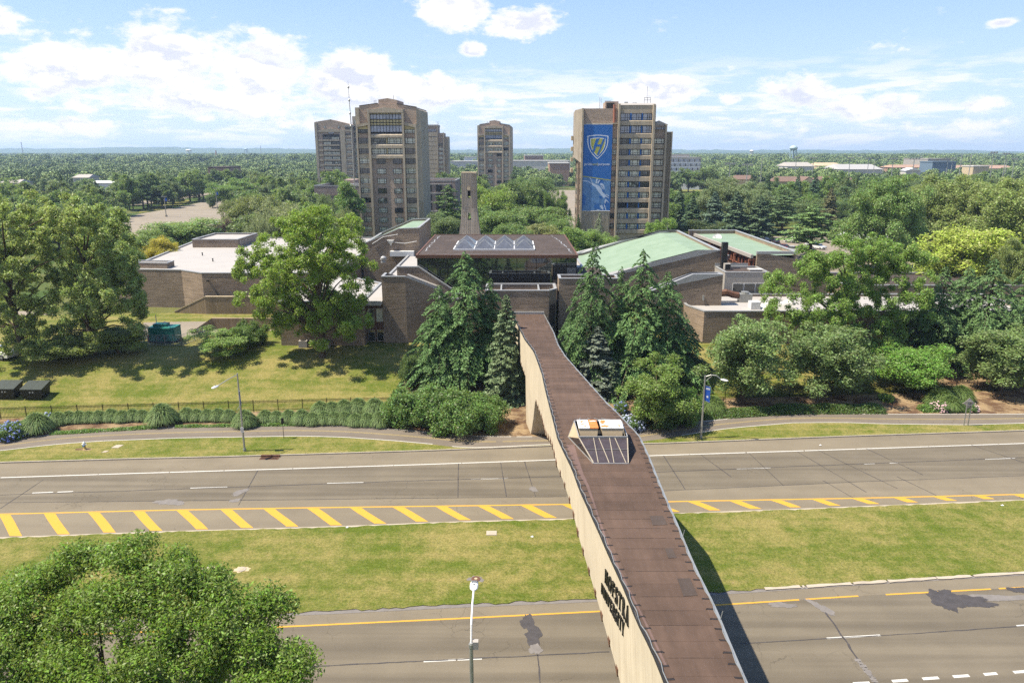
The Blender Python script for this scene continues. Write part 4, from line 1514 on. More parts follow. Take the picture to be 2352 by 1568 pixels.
# two rows of four pyramid skylights on a low white kerb
sx0, sx1 = X_at(1046, 117, 15.3), X_at(1226, 117, 15.3)
for r, (y0, y1) in enumerate(((113.9, 118.3), (120.0, 124.4))):
    MB().box(sx0 - .12, sx1 + .12, y0 - .12, y1 + .12, gt + 0.28, gt + 0.52).build('skylight_kerb', M_WMETAL, pv)
    w_ = (sx1 - sx0) / 4
    for i in range(4):
        x0, x1 = sx0 + i * w_ + .06, sx0 + (i + 1) * w_ - .06
        ap = ((x0 + x1) / 2, (y0 + y1) / 2, gt + 1.75)
        c4 = [(x0, y0, gt + .523), (x1, y0, gt + .523), (x1, y1, gt + .523), (x0, y1, gt + .523)]
        pb = MB()
        for q in range(4):
            pb.face(c4[q], c4[(q + 1) % 4], ap)
        py_ = pb.build('pyramid_skylight', M_PYR, pv)
        for q in range(4):
            MB().tube([c4[q], ap], 0.025, 4).build('ridge_bar', M_METAL, py_)
# scuffed pale sealant lines on the roof
def scuff(pts, w, z, parent):
    mb = MB()
    P = []
    for a, b in zip(pts[:-1], pts[1:]):
        for k in range(10):
            P.append(Vector((a[0] + (b[0] - a[0]) * k / 10 + R_.uniform(-.18, .18), a[1] + (b[1] - a[1]) * k / 10 + R_.uniform(-.25, .25))))
    for k in range(len(P) - 1):
        d = (P[k + 1] - P[k]).normalized()
        n_ = Vector((-d.y, d.x)) * w * R_.uniform(.3, .7)
        if R_.random() < .75:
            mb.face((*(P[k] - n_), z), (*(P[k + 1] - n_), z), (*(P[k + 1] + n_), z), (*(P[k] + n_), z))
    mb.build('sealant_line', M_COPING, parent, kind='stuff')
scuff([(px1 - 2.6, 135.5), (px1 - 1.6, 126), (px1 - 0.9, 117), (px1 - 0.7, 110)], 0.14, gt + 0.285, pv)
scuff([(px0 + 1.0, 134), (px0 + 0.9, 123), (px0 + 0.8, 112)], 0.14, gt + 0.285, pv)
scuff([(px0 + 0.8, 109.4), (px1 - 0.8, 109.2)], 0.09, gt + 0.286, pv)

# ---- green-roofed halls
def gable_hall(name, label, front, back_y, zf, z0, parent_loc, roofm, par=0.35):
    """front: [(x, z)] along the top of the front wall from left to right at y; a hall of that profile running back."""
    h = thing(name, label, 'building', parent_loc)
    y = parent_loc[1]
    xs_ = [p[0] for p in front]
    m_ = MB()
    for (y0, y1) in ((y, y + 0.4), (back_y - 0.4, back_y)):
        poly = [(x, y0) for x in xs_] + [(x, y1) for x in reversed(xs_)]
        zz = [p[1] for p in front] + [p[1] for p in reversed(front)]
        m_.prism(poly, z0, zz)
    m_.box(xs_[0], xs_[0] + 0.4, y + 0.402, back_y - 0.402, z0, front[0][1] - 0.03)
    m_.box(xs_[-1] - 0.4, xs_[-1], y + 0.402, back_y - 0.402, z0, front[-1][1] - 0.03)
    m_.build('wall', M_BRICK, h)
    r = MB()
    for k in range(len(front) - 1):
        (xa_, za_), (xb_, zb2) = front[k], front[k + 1]
        r.face((xa_ + (.41 if k == 0 else 0), y + 0.41, za_ - par), (xb_ - (.41 if k == len(front) - 2 else 0), y + 0.41, zb2 - par), (xb_ - (.41 if k == len(front) - 2 else 0), back_y - 0.41, zb2 - par), (xa_ + (.41 if k == 0 else 0), back_y - 0.41, za_ - par))
    r.build('roof', roofm, h)
    for (y0, y1) in ((y - 0.06, y + 0.44), (back_y - 0.44, back_y + 0.06)):
        c = MB()
        poly = [(x, y0) for x in xs_] + [(x, y1) for x in reversed(xs_)]
        zz = [p[1] + .003 for p in front] + [p[1] + .003 for p in reversed(front)]
        c.prism(poly, zz, [z + 0.16 for z in zz])
        c.build('coping', M_COPING, h)
    for x0, x1, z in ((xs_[0] - .06, xs_[0] + .44, front[0][1] - 0.028), (xs_[-1] - .44, xs_[-1] + .06, front[-1][1] - 0.028)):
        MB().box(x0, x1, y + 0.442, back_y - 0.442, z, z + 0.16).build('coping', M_COPING, h)
    return h


def prof(pts, Y):
    res = []
    for (px, py) in pts:
        p = PY(px, py, Y)
        res.append((p.x, p.z))
    return res


big = gable_hall('assembly_hall', 'large brick hall with broad sloping pale green roof right of the pavilion', prof([(1322, 648), (1380, 640), (1500, 603), (1602, 577), (1655, 576)], 125), 158, 0, 3, (20, 125, 3), M_GREEN_ROOF)
back = gable_hall('lecture_hall', 'brick hall with narrow sloping green roof behind the white roof', prof([(832, 562), (916, 526), (962, 524.5)], 150), 172, 0, 3, (-20, 150, 3), M_GREEN_ROOF)
for pts in ([(855, 552), (880, 536), (914, 530)], [(898, 548), (930, 551), (957, 546)]):
    MB().tube([tuple(PY(px, py + 8, 149.9)) for px, py in pts], 0.06, 5).build('conduit', M_WMETAL, back)
p = PY(897, 556, 149.6)
MB().lathe((p.x, p.y, p.z), [(0.05, -0.7), (0.7, 0.35), (0.75, 0.4)], 10).build('lamp_horn', M_WMETAL, back)
mid_ = gable_hall('entrance_hall', 'brick block with sloped parapet standing before the large green roof', prof([(1490, 672), (1520, 661), (1592, 632), (1661, 632)], 110), 112, 0, 3, (29, 110, 3), M_FELT_D)
MB().box(X_at(1613, 110, 9), X_at(1617, 110, 9), 109.7, 109.97, 8.2, 9.0).build('wall_lamp', M_METAL, mid_)
x = X_at(1655, 124, 12)
MB().box(x, x + 0.9, 123.3, 124.2, 3, 15.4).build('chimney_duct', M_DMETAL, big)

long_ = thing('classroom_hall', 'long brick hall with flat green roof and red framed clerestory windows', 'building', (44, 125, 3))
kx0, kx1 = 39.6, 48.6
ky0, ky1 = 125.2, 160
zr_ = 13.0
walls_poly = [(kx0 + 2.2, ky0), (kx1 + 6.0, ky0), (kx1 + 6.0, ky0 + 0.45), (kx0 + 2.2, ky0 + 0.45)]
MB().prism(walls_poly, 3, [zr_ + .5, zr_ - 1.6, zr_ - 1.6, zr_ + .5]).build('wall', M_BRICK, long_)
m = MB()
m.prism([(kx0 + 2.2, ky0), (kx1, ky0), (kx1, ky0 + .45), (kx0 + 2.2, ky0 + .45)], zr_ - 3, zr_ + .5)
MB().box(kx0 + 2.15, kx1 + .0, ky0 - .06, ky0 + .5, zr_ + .2, zr_ + .66).build('coping', M_COPING, long_)
MB().box(kx0 - 1.3, kx1, ky1, ky1 + .5, 3, zr_ + 0.6).build('wall', M_BRICK, long_)
MB().box(kx1 - .35, kx1, ky0 + .52, ky1 - .02, 3, zr_ + .55).build('wall', M_BRICK, long_)
MB().box(kx1 - .42, kx1 + .07, ky0 + .54, ky1 - .04, zr_ + .552, zr_ + .70).build('coping', M_COPING, long_)
MB().box(kx0 - 1.35, kx1 + .05, ky1 - .05, ky1 + .55, zr_ + .602, zr_ + .75).build('coping', M_COPING, long_)
m = MB()
m.face((kx0 + 1.7, ky0 + .46, zr_ - .12), (kx1 - .36, ky0 + .46, zr_ - .02), (kx1 - .36, ky1 - .02, zr_ - .02), (kx0 + .1, ky1 - .02, zr_ - .12))
m.build('roof', M_GREEN_ROOF, long_)
m = MB()
m.hexa([(kx0 + 1.3, ky0 + .46, zr_ - .55), (kx0 + 1.72, ky0 + .46, zr_ - .55), (kx0 + .12, ky1 - .03, zr_ - .55), (kx0 - .3, ky1 - .03, zr_ - .55)], [(kx0 + 1.3, ky0 + .46, zr_ + .03), (kx0 + 1.72, ky0 + .46, zr_ + .03), (kx0 + .12, ky1 - .03, zr_ + .03), (kx0 - .3, ky1 - .03, zr_ + .03)])
m.build('fascia', M_GREYPANEL, long_)
nwin = 9
for k in range(nwin):
    f0, f1 = (k + .06) / nwin, (k + .94) / nwin
    def wx(f):
        return kx0 + 2.15 - 1.6 * f
    def wy(f):
        return ky0 + .6 + (ky1 - ky0 - 1.2) * f
    g = MB()
    g.face((wx(f0), wy(f0), 10.6), (wx(f0), wy(f0), 12.4), (wx(f1), wy(f1), 12.4), (wx(f1), wy(f1), 10.6))
    win = g.build('window', M_GLASS, long_)
    for f in (f0, (f0 + f1) / 2, f1):
        MB().box(wx(f) - .3, wx(f) - .04, wy(f) - .09, wy(f) + .09, 10.5, 12.42).build('frame', M_COPPER, win)
    MB().tube([(wx(f0) - .15, wy(f0), 10.55), (wx(f1) - .15, wy(f1), 10.55)], .08, 4).build('sill', M_COPPER, win)
    if k % 2 == 0:
        MB().box(wx(f0) - 1.1, wx(f0) - .32, wy(f0) - .08, wy(f0) + .16, 12.0, 12.2).build('sunshade', M_COPPER, win)
        MB().box(wx(f0) - 1.1, wx(f0) - .95, wy(f0) - .08, wy(f0) + .16, 10.6, 11.998).build('sunshade', M_COPPER, win)
m = MB()
m.face((kx0 + 2.2, ky0 + .5, 8), (kx0 + 2.2, ky0 + .5, 12.9), (kx0 + .6, ky1, 12.9), (kx0 + .6, ky1, 8))
m.build('clerestory_wall', M_WOODBROWN, long_)
dish = thing('satellite_dish', 'white satellite dish on a pole at the far end of the clerestory roof', 'satellite dish', (X_at(1646, 152, 12), 152, 10.2))
c = Vector((X_at(1646, 152, 12.6), 151.8, 12.9))
m = MB()
ax = Vector((-0.55, -0.7, 0.45)).normalized()
u_ = ax.orthogonal().normalized()
v_ = ax.cross(u_)
rings = []
for r_, h_ in ((0.02, -.22), (.45, -.17), (.85, 0.0), (1.0, 0.1)):
    rings.append([tuple(c + (u_ * math.cos(a * .3927) + v_ * math.sin(a * .3927)) * r_ * 1.0 + ax * h_) for a in range(16)])
for a, b in zip(rings[:-1], rings[1:]):
    for q in range(16):
        m.face(a[q], a[(q + 1) % 16], b[(q + 1) % 16], b[q])
m.build('reflector', M_WMETAL, dish)
MB().tube([(c.x, c.y + .2, 10.2), tuple(c - ax * .22)], .07, 6).build('pole', M_METAL, dish)
MB().tube([tuple(c - v_ * .9), tuple(c + ax * .9)], .03, 4).build('feed_arm', M_METAL, dish)

annex = thing('roof_annexe', 'low grey panelled annexe with three dark windows beside the long green hall', 'building', (37, 119, 3))
ax0, ax1 = X_at(1662, 119, 9), X_at(1762, 119, 9)
walls('wall', [(ax0, 118.6), (ax1, 118.6), (ax1, 124.9), (ax0, 124.9)], 6.5, 11.1, M_GREYPANEL, annex, roof=M_FELT_D, par=0.15, cz=.1)
for k in range(3):
    x0 = X_at(1682, 118.6, 8.6) + k * 1.87
    fr = MB().box(x0, x0 + 1.8, 118.52, 118.59, 7.9, 9.35).build('window', M_WMETAL, annex)
    MB().box(x0 + .07, x0 + 1.73, 118.49, 118.515, 7.97, 9.28).build('pane', M_GLASS, fr)
MB().box(ax0 - .2, ax1 + 2, 125.0, 142, 3, 9.9).build('terrace_roof', M_FELT_D, annex)
MB().box(ax0, ax1 - 1.5, 124.905, 124.99, 10.95, 11.7).build('parapet', M_COPING, annex)
for (px, py, Y) in ((1666, 612, 134), (1744, 622, 128)):
    x = X_at(px, Y, 10.5)
    t_ = thing('roof_fan', 'round metal roof fan %s' % ('near the dark chimney duct' if px < 1700 else 'close to the end wall of the long hall'), 'roof fan', (x, Y, 9.9))
    MB().box(x - .55, x + .55, Y - .55, Y + .55, 9.9, 10.25).build('curb', M_DMETAL, t_)
    MB().lathe((x, Y, 10.25), [(0.4, 0), (0.4, .7), (0.72, .75), (0.72, 1.1), (.45, 1.14), (.45, 1.3), (.66, 1.34), (.66, 1.6), (.3, 1.75)], 16).build('cowl', M_METAL, t_)
x = X_at(1672, 122, 11.5)
t_ = thing('air_conditioner', 'small boxy air conditioner on the dark annexe roof', 'air conditioner', (x, 122.5, 10.95))
MB().box(x - .5, x + .5, 122, 123, 11.0, 12.0).build('casing', M_GREYPANEL, t_)
MB().box(x - .4, x + .4, 121.93, 121.99, 11.1, 11.9).build('grille', M_DMETAL, t_)
x = X_at(1735, 121.5, 11)
t_ = thing('roof_hatch', 'flat pale roof hatch on the dark annexe roof', 'roof hatch', (x, 121.5, 10.95))
MB().box(x - 1.1, x + 1.1, 120.9, 122.3, 10.955, 11.15).build('curb', M_GREYPANEL, t_)
MB().box(x - 1.17, x + 1.17, 120.83, 122.37, 11.153, 11.24).build('lid', M_PALE, t_)

south = thing('service_wing', 'low brown brick wing with white coping behind the row of street trees', 'building', (52, 104, 3))
jx0 = X_at(1615, 104, 5)
walls('wall', [(jx0 - 1.6, 108.5), (jx0, 104.0), (76, 104.0), (76, 117.5), (jx0 - 1.6, 117.5)], 2.9, 7.7, M_BRICK, south, roof=M_WHITE_ROOF, par=0.3)
walls('wall', [(58, 126), (95, 126), (95, 140), (58, 140)], 2.9, 7.6, M_BRICK, south, roof=M_FELT_D, par=0.3)
unit = thing('roof_equipment', 'curved duct and box fan unit on the white roof below the three windows', 'roof equipment', (X_at(1690, 113, 8.5), 113, 7.4))
x = X_at(1690, 113, 8.5)
MB().tube([(x - 3.2, 113, 7.6), (x - 3.0, 113, 8.6), (x - 1.6, 113, 8.9), (x - .4, 113, 8.5), (x + .4, 113, 8.4)], .55, 8).build('duct', M_WOODBROWN, unit)
MB().box(x + .5, x + 2.4, 112.3, 113.8, 7.4, 8.7).build('fan_box', M_METAL, unit)
MB().tube([(x + 1.4, 113, 8.705), (x + 1.4, 113, 9.0)], .6, 12).build('fan_ring', M_METAL, unit)
for k, px in enumerate((1785, 1812)):
    x = X_at(px, 108, 8)
    t_ = thing('roof_unit', ('low white tarpaulin covered unit on the service wing roof', 'rounded pale roof vent on the service wing roof')[k], 'roof unit', (x, 108, 7.4))
    if k == 0:
        MB().hexa([(x - 2.6, 106.5, 7.42), (x + 2.6, 106.3, 7.42), (x + 2.8, 109.5, 7.42), (x - 2.4, 109.7, 7.42)], [(x - 1.6, 107, 8.1), (x + 1.7, 107, 8.5), (x + 1.9, 109, 8.3), (x - 1.5, 109, 8.2)]).build('cover', M_PALE, t_)
        MB().box(x - 4.2, x - 2.8, 107, 108.5, 7.42, 8.5).build('box', M_WMETAL, t_)
    else:
        MB().lathe((x, 108, 7.42), [(.7, 0), (.7, .5), (.95, .6), (.95, .9), (.6, 1.2), (.2, 1.35)], 14).build('cowl', M_PALE, t_)

# ------------------------------------------------------------------ residence towers
WIN_CACHE = {}


def window(parent, x0, x1, z0, z1, y, cols, transom=0.36, pane=None, two_mat=False, depth=0.18, facing=0.0):
    """A framed window facing -Y: frame with mullions and, as its sub-part, the glass."""
    w, h = round(x1 - x0, 2), round(z1 - z0, 2)
    key = (w, h, tuple(cols), transom, depth)
    if key not in WIN_CACHE:
        f = MB()
        b = 0.10
        f.box(0, w, 0, depth, 0, b).box(0, w, 0, depth, h - b, h).box(0, b, 0.004, depth, b, h - b).box(w - b, w, 0.004, depth, b, h - b)
        for c in cols:
            f.box(w * c - .05, w * c + .05, 0.008, depth, b, h - b)
        if transom:
            last = 0.0
            for i, c in enumerate(list(cols) + [1.0]):
                if len(cols) < 2 or (c - last) < 0.34 or True:
                    f.box(w * last + .06, w * c - .06, 0.014, depth, h * transom - .035, h * transom + .035)
                last = c
        p = MB()
        p.face((b * .5, depth * .6, b * .5), (w - b * .5, depth * .6, b * .5), (w - b * .5, depth * .6, h - b * .5), (b * .5, depth * .6, h - b * .5))
        WIN_CACHE[key] = (f.mesh('window', M_DMETAL), p.mesh('pane', M_PANE), p.mesh('pane', M_PANE_B), p.mesh('pane', M_GLASS))
    fm, pm, pbm, pgm = WIN_CACHE[key]
    org = ORG[parent]
    o = put('window', fm, parent, (x0 - org[0], y - org[1], z0 - org[2]), facing)
    q = put('pane', {None: pm, 'b': pbm, 'g': pgm}[pane], o)
    return o


def box_part(name, parent, m, x0, x1, y0, y1, z0, z1):
    return MB().box(x0, x1, y0, y1, z0, z1).build(name, m, parent)


def gable_part(name, parent, m, pts, y0, y1, z0):
    """Solid with the outline pts [(x, z)...] along its top, from z0 up."""
    mb = MB()
    mb.prism([(x, y0) for x, _ in pts] + [(x, y1) for x, _ in reversed(pts)], z0, [z for _, z in pts] + [z for _, z in reversed(pts)])
    return mb.build(name, m, parent)


def gable_tower(loc, label, near):
    """Tower with a stepped gable front; x runs -10.5..10.5, ground at z = 0, top at 43 m."""
    T = thing('residence_tower', label, 'tower', (0, 0, 0))
    fx = lambda c: (c - 812) / 28.4
    fz = lambda c: 30.5 - (c - 702) / 28.4
    B, C = M_BRICK_T, M_CONC_T
    # body and brick gable
    gable_part('wall', T, B, [(fx(548), fz(404)), (fx(715), fz(383)), (fx(885), fz(388)), (fx(1062), fz(416))], 0.9, 19, -1)
    gable_part('penthouse', T, B, [(fx(715), fz(347)), (fx(798), fz(335)), (fx(885), fz(352))], 2.0, 12, fz(392))
    box_part('roof_rim', T, C, fx(513), fx(548), 0.35, 19, -1, fz(416))
    mb = MB()
    mb.hexa([(fx(1062), 0.35, -1), (fx(1102), 1.6, -1), (fx(1098), 16, -1), (fx(1062), 19, -1)], [(fx(1062), 0.35, fz(425)), (fx(1092), 1.6, fz(438)), (fx(1088), 16, fz(438)), (fx(1062), 19, fz(425))])
    mb.build('side_wall', C, T)
    for (a, b, z) in ((fx(548), fx(715), 0), (fx(885), fx(1062), 1)):
        mb = MB()
        za, zb = (fz(404), fz(383)) if z == 0 else (fz(388), fz(416))
        mb.prism([(a, 0.8), (b, 0.8), (b, 1.3), (a, 1.3)], [za, zb, zb, za], [za + .2, zb + .2, zb + .2, za + .2])
        mb.build('coping', M_DMETAL, T)
    # concrete fins
    for (a, b, top, y0) in ((518, 532, 556, -0.35), (628, 648, 430, -0.6), (934, 952, 430, -0.6), (1048, 1064, 556, -0.35)):
        box_part('fin', T, C, fx(a), fx(b), y0, 0.9, -1, fz(top))
    # gable frames over the bays
    mb = MB()
    for (p, y0, y1, d) in (([(635, 440), (785, 418), (950, 438)], -0.62, 0.9, 24), ([(520, 562), (628, 545)], -0.36, 0.9, 24), ([(952, 545), (1064, 566)], -0.36, 0.9, 24)):
        top = [(fx(x), fz(z)) for x, z in p]
        n = len(p)
        mb.prism([(x, y0) for x, _ in top] + [(x, y1) for x, _ in reversed(top)], [z - d / 28.4 for _, z in top] + [z - d / 28.4 for _, z in reversed(top)], [z for _, z in top] + [z for _, z in reversed(top)])
    mb.build('gable_frame', C, T)
    # tall glazed centre under the gable
    cx0, cx1 = fx(648), fx(934)
    w = cx1 - cx0
    mb = MB()
    mb.prism([(cx0, 0.25), ((cx0 + cx1) / 2, 0.25), (cx1, 0.25), (cx1, 0.4), ((cx0 + cx1) / 2, 0.4), (cx0, 0.4)], fz(476), [fz(468), fz(447), fz(466), fz(466), fz(447), fz(468)])
    mb.build('cream_panel', M_CREAM, T)
    for k in range(11):
        x = cx0 + w * k / 10
        box_part('mullion', T, M_DMETAL, x - .06, x + .06, 0.10, 0.249, fz(640), fz(466 - 18 * (1 - abs(k - 5) / 5)))
    for k in range(10):
        x0, x1 = cx0 + w * k / 10 + .065, cx0 + w * (k + 1) / 10 - .065
        for (za, zb, kind) in ((515, 478, 'b'), (542, 522, 'c'), (566, 549, 'c'), (625, 573, 'b')):
            mb = MB()
            mb.face((x0, 0.2, fz(za)), (x1, 0.2, fz(za)), (x1, 0.2, fz(zb)), (x0, 0.2, fz(zb)))
            mb.build('pane' if kind == 'b' else 'cream_panel', M_PANE_B if kind == 'b' else M_CREAM, T)
    for z in (476, 518, 545, 570, 627, 638):
        box_part('transom', T, M_DMETAL, cx0, cx1, 0.06, 0.195, fz(z) - .06, fz(z) + .06)
    box_part('glazing_back', T, M_DMETAL, cx0, cx1, 0.42, 0.88, fz(855), fz(478))
    # upper floors: ribbon windows between concrete spandrels
    for i, cy in enumerate((702, 792)):
        for (a, b, pn) in ((650, 782, None), (796, 931, None)):
            window(T, fx(a), fx(b), fz(cy + 24), fz(cy - 24), 0.15, (.14, .43, .57, .86), pane=None)
        box_part('cream_panel', T, M_CREAM, fx(784), fx(794), 0.16, 0.4, fz(cy + 24), fz(cy - 24))
    for (z0, z1) in ((766, 728), (855, 818), (676, 642)):
        mb = MB()
        mb.hexa([(cx0, -0.35, fz(z0)), (cx1, -0.35, fz(z0)), (cx1, 0.41, fz(z0)), (cx0, 0.41, fz(z0))], [(cx0, -0.35, fz(z1 + 12)), (cx1, -0.35, fz(z1 + 12)), (cx1, 0.1, fz(z1)), (cx0, 0.1, fz(z1))])
        mb.build('spandrel', C, T)
    # side bays, all floors
    for (a, b) in ((534, 626), (954, 1046)):
        box_part('bay_back', T, B, fx(a) - .1, fx(b) + .1, 0.42, 0.88, -1, fz(560))
        lo, hi = (585, 572) if a < 700 else (572, 585)
        mb = MB()
        mb.prism([(fx(a), .25), (fx(b), .25), (fx(b), .4), (fx(a), .4)], fz(602), [fz(lo), fz(hi), fz(hi), fz(lo)])
        mb.build('cream_panel', M_CREAM, T)
        window(T, fx(a), fx(b), fz(636), fz(604), 0.15, (.24, .76))
        for i in range(12):
            cy = 702 + 87.0 * i
            low = cy > 1270
            x0, x1 = (fx(a + 14), fx(b + 14)) if (low and a < 700) else (fx(a), fx(b))
            yy = 0.15 if not low else 0.30
            window(T, x0, x1, fz(cy + 24), fz(cy - 24), yy, (.24, .76), pane='g' if R_.random() < .18 else None)
            if not low:
                box_part('spandrel', T, C, fx(a), fx(b), -0.1, 0.41, fz(cy + 64), fz(cy + 27))
                box_part('ledge', T, C, fx(a), fx(b), -0.2, 0.2, fz(cy + 27) - .12, fz(cy + 27) + .0 - .003)
    # lower brick centre with two columns of windows
    box_part('brick_front', T, B, cx0, cx1, 0.30, 0.89, -1, fz(856))
    for i in range(10):
        cy = 880 + 87.0 * i
        for (a, b) in ((690, 770), (838, 916)):
            window(T, fx(a), fx(b), fz(cy + 23), fz(cy - 23), 0.13, (.22, .78) if a < 800 else (.22, .78), depth=.168, pane='g' if R_.random() < .15 else None)
    # roof rails
    mb = MB()
    for x in (669, 676, 683, 690):
        mb.tube([(fx(x), 3, fz(392)), (fx(x), 3, fz(352))], .05, 4)
    mb.tube([(fx(668), 3, fz(352)), (fx(691), 3, fz(352))], .05, 4)
    mb.build('roof_ladder', M_METAL, T)
    MB().tube([(fx(836), 5, fz(345)), (fx(836), 5, fz(302))], .06, 5).build('antenna', M_DMETAL, T)
    T.location = loc
    return T


tA = gable_tower((X_at(895, 240, 30), 240, 3), 'brown brick and concrete residence tower with stepped gable and cream panels, nearest on the left', True)
tB = dup(tA, (X_at(1137, 462, 30), 462, 3), label='slim far residence tower with gable top rising alone behind the bell tower')
tB.scale = (1.02, 1, 1.055)
tA.rotation_euler.z = tB.rotation_euler.z = -0.06

# the banner tower: three concrete-finned bays, seen a little from its left side
tC = thing('residence_tower', 'tall residence tower carrying the huge blue banner on its front', 'tower', (0, 0, 0))
YB = 213.0
kx = 34.3
x_mid = X_at((2100 + 900 / 2.412) / 1.7415, YB, 20)
gx = lambda c: x_mid + (c - 900) / kx
def gz(cy):
    return PY(1430, (300 + cy / 2.412) / 1.7415, YB).z
B, C = M_BRICK_T, M_CONC_T
box_part('wall', tC, B, gx(536), gx(884), YB + 0.6, YB + 19, 2.5, gz(322))
box_part('roof_house', tC, B, gx(760), gx(886), YB + 4, YB + 14, gz(330), gz(246))
box_part('service_door', tC, M_DMETAL, gx(772), gx(846), YB + 3.9, YB + 3.99, gz(322), gz(262))
MB().tube([(gx(840), YB + .4, gz(470)), (gx(836), YB + .4, gz(285))], .3, 8).build('exhaust_pipe', M_COPPER, tC)
box_part('wall', tC, C, gx(884), gx(1232), YB + 0.5, YB + 20, 2.5, gz(290))
mb = MB()
mb.hexa([(gx(884), YB + .4, gz(290)), (gx(1232), YB + .4, gz(290)), (gx(1232), YB + 20, gz(275)), (gx(884), YB + 20, gz(275))], [(gx(890), YB + 1.2, gz(270)), (gx(1226), YB + 1.2, gz(270)), (gx(1226), YB + 20, gz(252)), (gx(890), YB + 20, gz(252))])
mb.build('roof', M_WHITE_ROOF, tC)
box_part('wall', tC, B, gx(1205), gx(1345), YB + 1.0, YB + 18, 2.5, gz(482))
gable_part('roof', tC, M_WHITE_ROOF, [(gx(1232), gz(474)), (gx(1268), gz(440)), (gx(1352), gz(478))], YB + 1.0, YB + 10, gz(486))
box_part('wall', tC, C, gx(1338), gx(1402), YB + 3.0, YB + 18, 2.5, gz(552))
box_part('rim', tC, C, gx(1352), gx(1408), YB + 2.8, YB + 4, gz(560), gz(546))
# fins
for (a, b, top, y0, m_) in ((532, 548, 320, -0.5, C), (874, 892, 280, -0.9, C), (1200, 1220, 285, -0.9, C), (1326, 1342, 476, -0.2, C), (1392, 1404, 546, 2.4, C)):
    box_part('fin', tC, m_, gx(a), gx(b), YB + y0, YB + 1.1, 2.5, gz(top))
box_part('fin', tC, C, gx(536), gx(872), YB + 0.05, YB + 0.62, gz(474), gz(462))
box_part('concrete_front', tC, C, gx(549), gx(824), YB + .1, YB + .6, 2.5, gz(476))
# ribs on the concrete under the banner
for k in range(20):
    box_part('rib', tC, C, gx(556 + k * 13), gx(561 + k * 13), YB + .0, YB + .1, 3, gz(1330))
# window bays
rowsC = [(370, 438), (490, 560), (612, 664), (718, 772), (820, 874), (926, 978), (1030, 1082), (1132, 1184), (1232, 1282), (1334, 1384), (1434, 1484)]
for i, (za, zb) in enumerate(rowsC):
    for (a, b) in ((898, 988), (1004, 1096), (1110, 1196)):
        window(tC, gx(a), gx(b), gz(zb), gz(za), YB + 0.28, (.25, .78) if i > 1 else (.5, .75), pane='b' if i < 2 else ('g' if R_.random() < .2 else None), depth=.2)
    box_part('window_divider', tC, M_BANNER, gx(989), gx(1003), YB + .34, YB + .5, gz(zb), gz(za))
    box_part('window_divider', tC, M_BANNER, gx(1097), gx(1109), YB + .34, YB + .5, gz(zb), gz(za))
    nz = rowsC[i + 1][0] if i < 10 else zb + 46
    mb = MB()
    mb.hexa([(gx(893), YB + .02, gz(nz - 4)), (gx(1199), YB + .02, gz(nz - 4)), (gx(1199), YB + .5, gz(nz - 4)), (gx(893), YB + .5, gz(nz - 4))], [(gx(893), YB + .02, gz(zb + 8)), (gx(1199), YB + .02, gz(zb + 8)), (gx(1199), YB + .3, gz(zb + 3)), (gx(893), YB + .3, gz(zb + 3))])
    mb.build('spandrel', C, tC)
    if i > 1:
        window(tC, gx(1224), gx(1324), gz(zb), gz(za), YB + 0.8, (.27, .74), pane='g' if R_.random() < .3 else None, depth=.19)
        window(tC, gx(830), gx(872), gz(zb), gz(za), YB + 0.38, (.36, .70), depth=.21, pane=None)
        box_part('ledge', tC, C, gx(1222), gx(1325), YB + .45, YB + .99, gz(nz - 8), gz(zb + 6))
window(tC, gx(1228), gx(1334), gz(526), gz(504), YB + .8, (.2, .4, .6, .8), transom=0, pane='b', depth=.19)
# left flank: ribbed concrete upper stage corbelled out, brick with two columns of windows below
fl = MB()
fx0, fx1 = gx(438), gx(532)
fl.hexa([(gx(545), YB + .8, gz(860)), (gx(545), YB + 18, gz(860)), (gx(545) - 2.2, YB + 18, gz(800)), (gx(545) - 2.2, YB + 2.6, gz(800))],
        [(gx(545), YB + .8, gz(318)), (gx(545), YB + 18, gz(318)), (gx(545) - 2.2, YB + 18, gz(335)), (gx(545) - 2.2, YB + 2.6, gz(335))])
fl.build('corbelled_stage', M_CONC_RIB, tC)
box_part('flank_wall', tC, M_BRICK, gx(545) - 1.2, gx(545) - 0.01, YB + 1.2, YB + 18.5, 2.5, gz(840))
def flank_window(y, z0, z1, w):
    org = ORG[tC]
    f = MB().box(gx(545) - 1.28, gx(545) - 1.21, y, y + w, z0, z1).build('window', M_DMETAL, tC)
    for a, b in ((y + .1, y + w / 2 - .04), (y + w / 2 + .04, y + w - .1)):
        MB().box(gx(545) - 1.31, gx(545) - 1.283, a, b, z0 + .1, z1 - .1).build('pane', M_PANE, f)
for i in range(6):
    z1 = gz(905 + i * 100)
    for y in (YB + 4.5, YB + 10.5):
        flank_window(y, z1 - 1.7, z1, 2.2)
for i in range(4):
    z = gz(580 + i * 110)
    box_part('ledge', tC, M_CONC_CREAM, gx(545) - 2.9, gx(545) - 2.21, YB + 11, YB + 17, z - 1.2, z)
for i in range(9):
    z = gz(545 + i * 103)
    box_part('ledge', tC, M_CONC_CREAM, gx(526), gx(535), YB - .3, YB + .79, z - 1.3, z)
mb = MB()
for (a, b) in ((1135, 1195),):
    for c in (a, (a + b) / 2, b):
        mb.tube([(gx(c), YB + 5, gz(262)), (gx(c), YB + 5, gz(208))], .07, 4)
    mb.tube([(gx(a), YB + 5, gz(208)), (gx(b), YB + 5, gz(208))], .07, 4).tube([(gx(a), YB + 5, gz(232)), (gx(b), YB + 5, gz(232))], .07, 4)
    mb.tube([(gx(1160), YB + 5, gz(208)), (gx(1160), YB + 5, gz(95))], .05, 4)
mb.build('roof_ladder', M_DMETAL, tC)
mb = MB()
